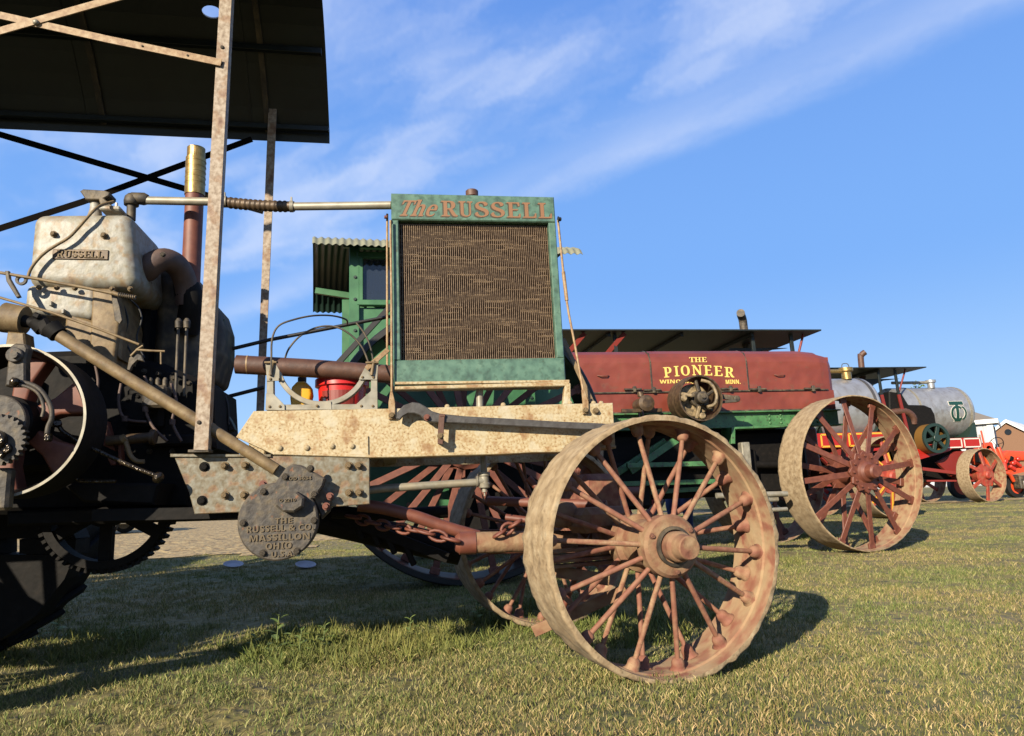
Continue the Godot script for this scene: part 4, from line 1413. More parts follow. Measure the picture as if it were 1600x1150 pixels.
	for k in 61:
		var f := k / 60.0
		var q: Vector3 = (Vector3(-0.791, 2.181, -3.36)).lerp(Vector3(-0.443, 2.142, -3.3), f)
		q.y -= 0.006 * sin(f * PI)
		ho.append(q)
		hr.append(0.0245 + (0.0035 if (k % 4) < 2 and k > 7 and k < 54 else 0.0))
	tube(s, ho, hr, 18)
	var hose := part(t, "ribbed_hose", s, "pulley_iron")
	for q in [Vector3(-0.769, 2.177, -3.35), Vector3(-0.455, 2.142, -3.3)]:
		s = new_st()
		lathe(s, [Vector2(0.024, -0.008), Vector2(0.0275, -0.008), Vector2(0.0275, 0.008), Vector2(0.024, 0.008)], q, Vector3.RIGHT, 20)
		box(s, q + Vector3(0, 0.032, 0.01), Vector3(0.008, 0.022, 0.012), 0.001)
		part(hose, "hose_clamp", s, "galvanised_pipe")
	# exhaust elbow with its flange, and the upright stack with a brass sleeve
	s = new_st()
	var fl := Vector3(-1.13, 1.831, -3.36)
	var ax := Vector3(0.95, 0.0, 0.3).normalized()
	lathe(s, [Vector2(0, -0.012), Vector2(0.078, -0.012), Vector2(0.082, -0.006), Vector2(0.082, 0.006), Vector2(0.074, 0.014), Vector2(0.05, 0.014), Vector2(0, 0.014)], fl, ax, 30)
	tube(s, smooth_path([fl, fl + ax * 0.03, fl + Vector3(0.055, 0.025, 0.02), fl + Vector3(0.10, 0.055, 0.0), fl + Vector3(0.14, 0.045, -0.06), fl + Vector3(0.165, -0.02, -0.12), fl + Vector3(0.17, -0.12, -0.15)], 5), 0.054, 22)
	var ex := part(t, "exhaust_elbow", s, "cast_brown")
	var bb := frame_of(ax)
	for a in [0.7, 2.4, 4.0, 5.6]:
		placed(ex, "bolt", bolt_mesh, "dark_iron", fl + (bb.x * cos(a) + bb.z * sin(a)) * 0.064 + ax * 0.014, Basis(bb.x, bb.z, ax).orthonormalized() * Basis().scaled(Vector3.ONE * 0.010))
	placed(ex, "bolt", bolt_mesh, "dark_iron", Vector3(-1.009, 1.879, -3.27), Basis().scaled(Vector3.ONE * 0.009))
	s = new_st()
	tube(s, [Vector3(-0.948, 1.699, -3.5), Vector3(-0.948, 1.964, -3.5), Vector3(-0.947, 2.291, -3.5)], 0.043, 24)
	var sp := part(t, "exhaust_stack", s, "red_rust")
	s = new_st()
	tube(s, [Vector3(-0.947, 2.27, -3.5), Vector3(-0.948, 2.465, -3.5)], 0.047, 28, true, 0.9)
	for k in 5:
		tube(s, [(Vector3(-0.947, 2.277, -3.5)).lerp(Vector3(-0.947, 2.455, -3.5), k * 0.16 + 0.3), (Vector3(-0.947, 2.277, -3.5)).lerp(Vector3(-0.947, 2.455, -3.5), k * 0.16 + 0.33)], 0.0482, 28)
	part(sp, "brass_sleeve", s, "brass")
	# rear cylinder pair and manifold, deeper in
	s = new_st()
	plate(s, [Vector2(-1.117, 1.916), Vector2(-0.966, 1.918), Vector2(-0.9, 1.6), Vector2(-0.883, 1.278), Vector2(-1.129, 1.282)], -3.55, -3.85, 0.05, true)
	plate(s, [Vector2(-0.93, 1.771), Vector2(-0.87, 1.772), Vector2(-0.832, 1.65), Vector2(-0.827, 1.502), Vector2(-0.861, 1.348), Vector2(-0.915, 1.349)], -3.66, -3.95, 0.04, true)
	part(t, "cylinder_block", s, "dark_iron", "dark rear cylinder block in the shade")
	s = new_st()
	tube(s, [Vector3(-0.9, 1.682, -3.75), Vector3(-0.856, 1.682, -3.75), Vector3(-0.853, 1.682, -3.75), Vector3(-0.843, 1.682, -3.75)], [0.012, 0.012, 0.02, 0.02], 8)
	part(t, "priming_cup", s, "black_paint")
	s = new_st()
	tube(s, smooth_path([fl + Vector3(0.17, -0.08, -0.14), Vector3(-0.973, 1.827, -3.5), Vector3(-0.94, 1.731, -3.5), Vector3(-0.971, 1.584, -3.55)], 4), 0.055, 18)
	box(s, Vector3(-1.203, 1.586, -3.7), Vector3(0.12, 0.42, 0.3), 0.02)
	part(t, "manifold", s, "oily_iron")
	# crank case: a dark ribbed mass with lumps, flanges and covers
	s = new_st()
	plate(s, [Vector2(-2.347, 1.436), Vector2(-1.395, 1.474), Vector2(-1.04, 1.413), Vector2(-0.814, 1.306), Vector2(-0.791, 1.01), Vector2(-0.885, 0.967), Vector2(-0.876, 0.728), Vector2(-2.271, 0.762)], -3.42, -3.95, 0.03)
	for x in [-60, 20, 100]:
		box(s, Vector3(-1.589, 1.147, -3.42) + Vector3(x * 0.0026, 0, 0), Vector3(0.03, 0.36, 0.06), 0.008)
	box(s, Vector3(-1.091, 1.194, -3.42), Vector3(0.16, 0.2, 0.08), 0.02)
	box(s, Vector3(-0.97, 1.044, -3.4), Vector3(0.2, 0.05, 0.12), 0.01)
	disc(s, Vector3(-1.118, 1.19, -3.38), Vector3.BACK, 0.07, 0.03, 24, 0.006)
	var cc := part(t, "crank_case", s, "oily_iron")  # oily black that also paints in shade over the case
	for k in 8:
		placed(cc, "bolt", bolt_mesh, "oily_iron", (Vector3(-1.108, 1.186, -3.35)) + Vector3(cos(k * TAU / 8), sin(k * TAU / 8), 0) * 0.056, Basis().scaled(Vector3.ONE * 0.007))
	s = new_st()
	for q in [[Vector2(-2.147, 0.774), Vector2(-1.594, 0.75), Vector2(-1.533, 0.617), Vector2(-2.135, 0.646)], [Vector2(-2.134, 0.643), Vector2(-1.875, 0.63), Vector2(-1.869, 0.56), Vector2(-2.128, 0.574)], [Vector2(-1.786, 0.626), Vector2(-1.532, 0.613), Vector2(-1.534, 0.543), Vector2(-1.781, 0.556)], [Vector2(-2.128, 0.571), Vector2(-1.533, 0.539), Vector2(-1.572, 0.426), Vector2(-1.686, 0.262), Vector2(-1.845, 0.156), Vector2(-2.087, 0.121)]]:
		plate(s, q, -3.88, -4.05)
	stuff(part(t, "dark_fill_plates", s, "oily_iron"))  # dark plates added to fill in the black, shaded lower left
	# fittings: push rods, cups, bolts along the flanges, oil pipes, wires
	for q in [[196, 470, 200, 598], [208, 474, 212, 600], [236, 480, 240, 604], [248, 482, 252, 606]]:
		s = new_st()
		var a := Vector3.ZERO
		var x0 := lerpf(-0.955, -0.80, (q[0] - 196.0) / 52.0)
		a = Vector3(x0, 1.56, -3.36)
		tube(s, [a, a + Vector3(0.006, -0.32, 0.02)], 0.007, 8)
		lathe(s, [Vector2(0, 0), Vector2(0.014, 0), Vector2(0.016, 0.03), Vector2(0.008, 0.045), Vector2(0, 0.045)], a, Vector3.UP, 10)
		part(t, "push_rod", s, "dark_iron")
	for q in [Vector3(-1.334, 1.41, -3.39), Vector3(-1.28, 1.401, -3.39), Vector3(-1.221, 1.389, -3.39), Vector3(-1.161, 1.376, -3.39), Vector3(-1.101, 1.364, -3.39), Vector3(-1.04, 1.351, -3.39), Vector3(-0.973, 1.33, -3.39), Vector3(-0.906, 1.305, -3.39), Vector3(-0.845, 1.284, -3.39), Vector3(-0.868, 1.012, -3.39), Vector3(-0.965, 0.997, -3.39), Vector3(-1.061, 1, -3.39), Vector3(-1.157, 1.003, -3.39)]:
		bolt(t, q, 0.009, "dark_iron")
	for q in [Vector3(-1.476, 1.702, -3.2), Vector3(-1.406, 1.702, -3.2), Vector3(-1.335, 1.7, -3.2), Vector3(-1.187, 1.699, -3.2), Vector3(-1.114, 1.7, -3.2)]:
		bolt(t, q + Vector3(0, -0.004, 0.0), 0.008, "tan_metal")
	for q in [[Vector3(-1.07, 1.327, -3.3), Vector3(-1.051, 1.264, -3.3), Vector3(-1.058, 1.179, -3.3), Vector3(-1.023, 1.099, -3.3), Vector3(-0.962, 1.036, -3.3)], [Vector3(-0.957, 1.292, -3.3), Vector3(-0.932, 1.205, -3.3), Vector3(-0.945, 1.12, -3.3), Vector3(-0.904, 1.034, -3.3)], [Vector3(-1.264, 1.371, -3.28), Vector3(-1.249, 1.292, -3.28), Vector3(-1.257, 1.18, -3.28), Vector3(-1.219, 1.041, -3.28)], [Vector3(-1.163, 1.294, -3.3), Vector3(-1.169, 1.209, -3.3), Vector3(-1.139, 1.138, -3.3), Vector3(-1.05, 1.122, -3.3)]]:
		s = new_st()
		tube(s, smooth_path(q, 5), 0.0065, 8)
		lathe(s, [Vector2(0, -0.012), Vector2(0.013, -0.012), Vector2(0.013, 0.012), Vector2(0, 0.012)], q[2], Vector3.UP, 6)
		part(t, "oil_pipe", s, "cast_brown")
	for q in [[Vector3(-1.157, 1.685, -3.3), Vector3(-1.113, 1.643, -3.3), Vector3(-1.094, 1.584, -3.3), Vector3(-1.11, 1.496, -3.3), Vector3(-1.074, 1.408, -3.3)], [Vector3(-1.183, 1.673, -3.3), Vector3(-1.152, 1.584, -3.3), Vector3(-1.158, 1.496, -3.3), Vector3(-1.117, 1.409, -3.3)], [Vector3(-0.838, 1.322, -3.5), Vector3(-0.869, 1.2, -3.5), Vector3(-0.841, 1.079, -3.5), Vector3(-0.878, 1.002, -3.5)]]:
		s = new_st()
		tube(s, smooth_path(q, 6), 0.0042, 6)
		part(t, "wire", s, "black_rubber")
	s = new_st()
	box(s, Vector3(-1.022, 1.234, -3.33), Vector3(0.10, 0.10, 0.09), 0.012)
	for k in 3:
		lathe(s, [Vector2(0, 0), Vector2(0.011, 0), Vector2(0.011, 0.03), Vector2(0.006, 0.04), Vector2(0, 0.04)], (Vector3(-1.019, 1.232, -3.32)) + Vector3(-0.03 + k * 0.03, 0.05, 0), Vector3.UP, 10)
	part(t, "lubricator", s, "dark_iron")
	s = new_st()
	tube(s, [Vector3(-1.191, 1.039, -3.26), Vector3(-1.018, 1.051, -3.26)], 0.022, 12)
	disc(s, Vector3(-1.018, 1.051, -3.26), Vector3.RIGHT, 0.034, 0.02, 12, 0.004)
	part(t, "valve_body", s, "pulley_iron")
	s = new_st()
	var coil := []
	for k in 49:
		var f := k / 48.0
		coil.append((Vector3(-1.138, 1.652, -3.14)).lerp(Vector3(-1.071, 1.64, -3.14), f) + Vector3(0, cos(f * 50.0), sin(f * 50.0)) * 0.011)
	tube(s, coil, 0.0022, 5)
	part(t, "spring", s, "dark_iron")
	# rods and levers along the front of the engine
	s = new_st()
	tube(s, [Vector3(-1.628, 1.748, -3.14), Vector3(-1.455, 1.717, -3.14), Vector3(-1.28, 1.683, -3.14), Vector3(-1.163, 1.657, -3.14)], 0.0065, 10)
	tube(s, [Vector3(-1.163, 1.661, -3.14), Vector3(-1.127, 1.648, -3.14), Vector3(-1.071, 1.64, -3.14)], [0.010, 0.008, 0.009], 10)
	part(t, "control_rod", s, "tan_metal")
	s = new_st()
	tube(s, [Vector3(-1.609, 1.638, -3.12), Vector3(-1.387, 1.568, -3.12), Vector3(-1.212, 1.502, -3.12), Vector3(-1.039, 1.43, -3.12)], 0.0055, 10)
	tube(s, [Vector3(-1.069, 1.381, -3.12), Vector3(-1.043, 1.411, -3.12), Vector3(-1.023, 1.425, -3.12)], 0.005, 8)
	tube(s, [Vector3(-1.05, 1.408, -3.12), Vector3(-0.995, 1.403, -3.12), Vector3(-0.936, 1.4, -3.12)], 0.005, 8)
	tube(s, [Vector3(-0.951, 1.397, -3.12), Vector3(-0.95, 1.366, -3.12), Vector3(-0.949, 1.345, -3.12)], 0.004, 8)
	part(t, "control_rod", s, "tan_metal")
	s = new_st()
	plate(s, [Vector2(-1.177, 1.67), Vector2(-1.163, 1.681), Vector2(-1.139, 1.608), Vector2(-1.125, 1.546), Vector2(-1.134, 1.529), Vector2(-1.155, 1.546)], -3.16, -3.17, 0.002)
	part(t, "lever", s, "dark_iron")
	s = new_st()
	plate(s, [Vector2(-1.077, 1.375), Vector2(-1.055, 1.397), Vector2(-1.03, 1.386), Vector2(-1.018, 1.358), Vector2(-1.043, 1.364), Vector2(-1.062, 1.342), Vector2(-1.071, 1.32), Vector2(-1.084, 1.32)], -3.125, -3.14, 0.003)
	part(t, "lever", s, "dark_iron")
	s = new_st()
	plate(s, [Vector2(-1.58, 1.749), Vector2(-1.565, 1.749), Vector2(-1.558, 1.716), Vector2(-1.513, 1.638), Vector2(-1.527, 1.633), Vector2(-1.571, 1.704)], -3.13, -3.145, 0.003)
	part(t, "lever", s, "dark_iron")
	s = new_st()
	lathe(s, [Vector2(0.012, -0.006), Vector2(0.022, -0.006), Vector2(0.022, 0.006), Vector2(0.012, 0.006), Vector2(0.012, -0.006)], Vector3(-1.523, 1.715, -3.15), Vector3.BACK, 20)
	part(t, "ring_eye", s, "dark_iron")
	# camshaft bearing and the universal joint of the steering shaft
	s = new_st()
	tube(s, [Vector3(-1.708, 1.545, -3.1), Vector3(-1.539, 1.54, -3.1)], 0.030, 18)
	tube(s, [Vector3(-1.549, 1.54, -3.1), Vector3(-1.472, 1.527, -3.1)], [0.062, 0.058], 24)
	plate(s, [Vector2(-1.525, 1.478), Vector2(-1.463, 1.473), Vector2(-1.446, 1.371), Vector2(-1.531, 1.372)], -3.08, -3.16, 0.006)
	part(t, "bearing", s, "tan_metal")
	s = new_st()
	tube(s, [Vector3(-1.472, 1.524, -3.09), Vector3(-1.438, 1.514, -3.09), Vector3(-1.418, 1.508, -3.09)], [0.026, 0.022, 0.030], 14)
	tube(s, [Vector3(-1.419, 1.522, -3.09), Vector3(-1.393, 1.487, -3.09)], [0.038, 0.034], 14)
	box(s, Vector3(-1.384, 1.492, -3.08), Vector3(0.05, 0.07, 0.05), 0.01, Basis(Vector3.BACK, 0.5))
	tube(s, [Vector3(-1.356, 1.49, -3.06), Vector3(-1.326, 1.458, -3.06)], [0.040, 0.036], 16)
	tube(s, [Vector3(-1.343, 1.504, -3.06), Vector3(-1.311, 1.447, -3.06)], [0.020, 0.020], 10)
	box(s, Vector3(-1.409, 1.536, -3.07), Vector3(0.03, 0.025, 0.05), 0.006, Basis(Vector3.BACK, -0.4))
	part(t, "universal_joint", s, "oily_iron")
	s = new_st()
	tube(s, [Vector3(-1.316, 1.451, -3.05), Vector3(-1.052, 1.274, -3.05), Vector3(-0.772, 1.09, -3.05), Vector3(-0.719, 1.057, -3.05)], 0.0255, 18)
	tube(s, [Vector3(-0.724, 1.06, -3.05), Vector3(-0.464, 0.885, -3.05)], 0.0235, 18)
	part(t, "steering_shaft", s, "tan_metal")
	# small parts low on the engine: oil pipe, spike, elbow pipe, tray
	s = new_st()
	tube(s, smooth_path([Vector3(-1.381, 1.098, -2.98), Vector3(-1.316, 1.074, -2.98), Vector3(-1.271, 1.081, -2.98), Vector3(-1.252, 1.058, -2.98), Vector3(-1.228, 1.04, -2.98), Vector3(-1.175, 1.004, -2.98), Vector3(-1.116, 0.975, -2.98), Vector3(-1.034, 0.933, -2.98), Vector3(-0.974, 0.904, -2.98), Vector3(-0.9, 0.872, -2.98)], 4), 0.0085, 10)
	lathe(s, [Vector2(0, -0.012), Vector2(0.02, -0.012), Vector2(0.024, 0), Vector2(0.018, 0.012), Vector2(0, 0.012)], Vector3(-0.895, 0.866, -2.98), Vector3(1, -0.4, 0.2), 14, true)
	lathe(s, [Vector2(0, -0.01), Vector2(0.014, -0.01), Vector2(0.014, 0.012), Vector2(0, 0.014)], Vector3(-1.265, 1.085, -2.97), Vector3(0.3, 0.4, 1), 8)
	part(t, "oil_pipe", s, "wet_oil")
	s = new_st()
	tube(s, smooth_path([Vector3(-1.271, 0.919, -3.05), Vector3(-1.237, 0.89, -3.05), Vector3(-1.203, 0.867, -3.05), Vector3(-1.159, 0.863, -3.05), Vector3(-1.072, 0.86, -3.05)], 4), 0.007, 8)
	part(t, "oil_pipe", s, "wet_oil")
	s = new_st()
	plate(s, [Vector2(-1.203, 1.126), Vector2(-1.165, 0.997), Vector2(-1.215, 1.023)], -3.28, -3.32, 0.003)
	plate(s, [Vector2(-1.197, 0.973), Vector2(-1.166, 0.973), Vector2(-1.159, 0.939), Vector2(-1.179, 0.937)], -3.28, -3.32, 0.003)
	plate(s, [Vector2(-1.159, 1.036), Vector2(-1.146, 1.035), Vector2(-1.133, 0.936), Vector2(-1.146, 0.936)], -3.28, -3.32, 0.003)
	part(t, "tie_plate", s, "red_rust")
	s = new_st()
	tube(s, smooth_path([Vector3(-1.113, 1.054, -3.2), Vector3(-1.097, 1.029, -3.2), Vector3(-1.076, 0.972, -3.2), Vector3(-1.05, 0.947, -3.2), Vector3(-1.02, 0.944, -3.2)], 4), 0.010, 10)
	lathe(s, [Vector2(0, -0.01), Vector2(0.018, -0.01), Vector2(0.018, 0.008), Vector2(0, 0.01)], Vector3(-1.105, 1.043, -3.2), Vector3(1, 0.6, 0), 10)
	part(t, "elbow_pipe", s, "tan_metal")
	s = new_st()
	plate(s, [Vector2(-1.329, 0.859), Vector2(-1.228, 0.866), Vector2(-0.955, 0.851), Vector2(-0.976, 0.762), Vector2(-1.247, 0.784)], -3.2, -3.5, 0.01)
	plate(s, [Vector2(-1.602, 0.761), Vector2(-1.032, 0.763), Vector2(-0.797, 0.71), Vector2(-0.504, 0.714), Vector2(-0.503, 0.681), Vector2(-1.029, 0.688), Vector2(-1.597, 0.698)], -3.35, -3.55, 0.01)
	part(t, "drip_tray", s, "oily_iron")
	# black hoses and a curved guard between the engine and the beam
	s = new_st()
	tube(s, smooth_path([Vector3(-0.911, 1.355, -3.7), Vector3(-0.855, 1.335, -3.7), Vector3(-0.817, 1.289, -3.7), Vector3(-0.8, 1.224, -3.7), Vector3(-0.797, 1.143, -3.7)], 5), 0.0055, 8)
	tube(s, smooth_path([Vector3(-0.91, 1.329, -3.7), Vector3(-0.869, 1.283, -3.7), Vector3(-0.837, 1.244, -3.7), Vector3(-0.821, 1.218, -3.7)], 5), 0.005, 8)
	part(t, "hose", s, "black_rubber")
	s = new_st()
	var gc := Vector2(-1.073, 1.011)
	var gk := 0.003
	plate(s, arc2(gc, 108 * gk, 20, 85, 14) + arc2(gc, 97 * gk, 85, 20, 14), -3.72, -3.78, 0.002)
	for k in 12:
		var a := deg_to_rad(22.0 + k * 5.3)
		disc(s, Vector3(gc.x + cos(a) * 102 * gk, gc.y + sin(a) * 102 * gk, -3.72), Vector3.BACK, 0.008, 0.012, 8)
	part(t, "guard_strip", s, "black_paint")
	s = new_st()
	lathe(s, [Vector2(0, 0), Vector2(88 * gk, 0), Vector2(88 * gk, 0.16), Vector2(0, 0.16)], Vector3(gc.x, gc.y, -3.95), Vector3.BACK, 40)
	part(t, "belt_pulley", s, "oily_iron")


func gear(s: SurfaceTool, c: Vector3, r: float, teeth: int, depth: float, thick: float) -> void:
	var poly := []
	for i in teeth:
		for k in [[0.0, r - depth], [0.22, r], [0.5, r], [0.72, r - depth]]:
			var a: float = TAU * (i + k[0]) / teeth
			poly.append(Vector2(c.x + cos(a) * k[1], c.y + sin(a) * k[1]))
	plate(s, poly, c.z, c.z - thick)


# a ring with teeth on its outside
func ring_gear(s: SurfaceTool, c: Vector3, r: float, inner: float, teeth: int, depth: float, thick: float) -> void:
	for i in teeth:
		var a := TAU * (i + 0.5) / teeth
		box(s, c + Vector3(cos(a), sin(a), 0) * (r - depth * 0.5) - Vector3(0, 0, thick * 0.5), Vector3(depth, TAU * r / teeth * 0.5, thick), 0.002, Basis(Vector3.BACK, a))
	lathe(s, [Vector2(inner, -thick), Vector2(r - depth, -thick), Vector2(r - depth, 0), Vector2(inner, 0), Vector2(inner, -thick)], c, Vector3.BACK, 60)


func russell_flywheel(t: Node3D) -> void:
	var z := -2.86
	var c := Vector3(-1.407, 1.09, -2.86)
	var k := 0.002
	var s := new_st()
	var r := 143.0 * k
	lathe(s, [Vector2(r - 0.03, -0.20), Vector2(r, -0.20), Vector2(r, -0.002), Vector2(r - 0.002, 0.0), Vector2(r - 5.5 * k, 0.0), Vector2(r - 6.5 * k, -0.004), Vector2(r - 0.03, -0.05), Vector2(r - 0.03, -0.20)], c, Vector3.BACK, 96)
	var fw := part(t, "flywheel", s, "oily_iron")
	s = new_st()
	lathe(s, [Vector2(r - 5.2 * k, 0.0005), Vector2(r - 0.3 * k, 0.0005), Vector2(r - 0.3 * k, 0.003), Vector2(r - 5.2 * k, 0.003), Vector2(r - 5.2 * k, 0.0005)], c, Vector3.BACK, 96)
	part(fw, "lit_rim_edge", s, "galvanised_pipe")  # pale ring paints in the sunlit front edge
	for i in 6:
		var a := deg_to_rad(22.0 + i * 60.0)
		s = new_st()
		var d := Vector3(cos(a), sin(a), 0)
		var n := Vector3(-sin(a), cos(a), 0)
		var b0 := d * 0.08
		var b1 := d * (r - 0.028)
		var poly := []
		for q in [b0 + n * 0.03, b1 * 0.62 + n * 0.036, b1 + n * 0.075, b1 - n * 0.075, b1 * 0.62 - n * 0.036, b0 - n * 0.03]:
			poly.append(Vector2(c.x + q.x, c.y + q.y))
		plate(s, poly, c.z - 0.08, c.z - 0.15, 0.014, true)
		part(fw, "spoke", s, "red_rust")
	s = new_st()
	lathe(s, [Vector2(0, -0.2), Vector2(0.095, -0.2), Vector2(0.095, -0.02), Vector2(0.08, -0.01), Vector2(0, -0.01)], c, Vector3.BACK, 32)
	part(fw, "hub", s, "oily_iron")
	# crank disc, drive gear and links in front of the flywheel
	s = new_st()
	disc(s, Vector3(-1.404, 1.077, -2.84), Vector3.BACK, 50 * k, 0.03, 40, 0.004)
	part(t, "crank_disc", s, "cover_iron")
	s = new_st()
	gear(s, Vector3(-1.368, 1.009, -2.76), 46 * k, 26, 5.5 * k, 0.03)
	var g := part(t, "drive_gear", s, "cover_iron")
	s = new_st()
	disc(s, Vector3(-1.372, 1.004, -2.76), Vector3.BACK, 20 * k, 0.035, 20, 0.004)
	disc(s, Vector3(-1.347, 1.022, -2.76), Vector3.BACK, 4 * k, 0.012, 10)
	disc(s, Vector3(-1.333, 0.976, -2.76), Vector3.BACK, 9 * k, 0.02, 14, 0.003)
	disc(s, Vector3(-1.348, 0.956, -2.76), Vector3.BACK, 7 * k, 0.026, 12, 0.003)
	part(g, "gear_hub", s, "wet_oil")
	s = new_st()
	plate(s, [Vector2(-1.373, 1.355), Vector2(-1.357, 1.367), Vector2(-1.323, 1.364), Vector2(-1.313, 1.347), Vector2(-1.319, 1.306), Vector2(-1.312, 1.216), Vector2(-1.336, 1.207), Vector2(-1.379, 1.207), Vector2(-1.377, 1.288)], -2.8, -2.84, 0.006)
	var lv := part(t, "rocker_arm", s, "dark_iron")
	s = new_st()
	disc(s, Vector3(-1.352, 1.321, -2.8), Vector3.BACK, 14 * k, 0.014, 20, 0.003)
	disc(s, Vector3(-1.347, 1.319, -2.79), Vector3.BACK, 7 * k, 0.016, 8)
	part(lv, "pivot_nut", s, "cover_iron")
	s = new_st()
	tube(s, smooth_path([Vector3(-1.329, 1.221, -2.8), Vector3(-1.295, 1.213, -2.8), Vector3(-1.263, 1.194, -2.8), Vector3(-1.235, 1.158, -2.8), Vector3(-1.218, 1.12, -2.8), Vector3(-1.215, 1.085, -2.8), Vector3(-1.224, 1.055, -2.8), Vector3(-1.226, 1.022, -2.8)], 4), 0.0088, 10)
	tube(s, smooth_path([Vector3(-1.328, 1.21, -2.79), Vector3(-1.295, 1.2, -2.79), Vector3(-1.267, 1.183, -2.79), Vector3(-1.248, 1.154, -2.79), Vector3(-1.239, 1.119, -2.79), Vector3(-1.243, 1.091, -2.79)], 4), 0.0062, 10)
	part(t, "oil_line", s, "dark_iron")
	s = new_st()
	lathe(s, [Vector2(0, -0.012), Vector2(0.013, -0.012), Vector2(0.016, 0.0), Vector2(0.013, 0.014), Vector2(0, 0.016)], Vector3(-1.338, 1.218, -2.78), Vector3(0.5, 1, 0.3), 12, true)
	part(t, "pipe_union", s, "wet_oil")
	s = new_st()
	box(s, Vector3(-1.221, 1.017, -2.8), Vector3(0.02, 0.03, 0.03), 0.004)
	part(t, "pipe_union", s, "wet_oil")
	s = new_st()
	box(s, Vector3(-1.369, 0.838, -2.84), Vector3(0.05, 0.15, 0.05), 0.01)
	part(t, "support_leg", s, "dark_iron")
	# the big dark bull gear low behind, seen against the light
	s = new_st()
	var bc := Vector3(-1.311, 0.763, -3.62)
	var bk := 0.003
	ring_gear(s, bc, 101 * bk, 82 * bk, 54, 7 * bk, 0.08)
	for a in [90.0, 150.0, 210.0, 270.0, 330.0, 30.0]:
		var d := Vector3(cos(deg_to_rad(a)), sin(deg_to_rad(a)), 0)
		bar(s, bc + d * 0.04 - Vector3(0, 0, 0.04), bc + d * 83 * bk - Vector3(0, 0, 0.04), 0.052, 0.05)
	disc(s, bc - Vector3(0, 0, 0.08), Vector3.BACK, 0.09, 0.1, 24)
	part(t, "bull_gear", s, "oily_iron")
	# rear drive wheels of the tractor, past the left edge
	for q in [Vector3(-2.55, 0.72, -2.62), Vector3(-2.35, 0.72, -4.15)]:
		s = new_st()
		lathe(s, [Vector2(0.69, -0.4), Vector2(0.72, -0.4), Vector2(0.72, 0), Vector2(0.69, 0), Vector2(0.69, -0.4)], q, Vector3.BACK, 64)
		for i in 28:
			var a := TAU * i / 28.0
			box(s, q + Vector3(cos(a) * 0.735, sin(a) * 0.735, -0.2), Vector3(0.03, 0.05, 0.38), 0.004, Basis(Vector3.BACK, a) * Basis(Vector3.RIGHT, 0.4))
		var w := part(t, "rear_wheel", s, "oily_iron")
		for i in 12:
			s = new_st()
			var d := Vector3(cos(TAU * i / 12.0), sin(TAU * i / 12.0), 0)
			bar(s, q + d * 0.1 + Vector3(0, 0, -0.1), q + d * 0.69 + Vector3(0, 0, -0.2), 0.06, 0.012)
			part(w, "spoke", s, "dark_iron")
		s = new_st()
		disc(s, q - Vector3(0, 0, 0.4), Vector3.BACK, 0.14, 0.4, 28, 0.02)
		part(w, "hub", s, "oily_iron")
	s = new_st()
	tube(s, [Vector3(-2.4, 0.72, -2.7), Vector3(-2.4, 0.72, -4.4)], 0.05, 14)
	box(s, Vector3(-2.3, 1.0, -3.5), Vector3(1.9, 0.16, 0.7), 0.02)
	part(t, "rear_axle", s, "oily_iron")


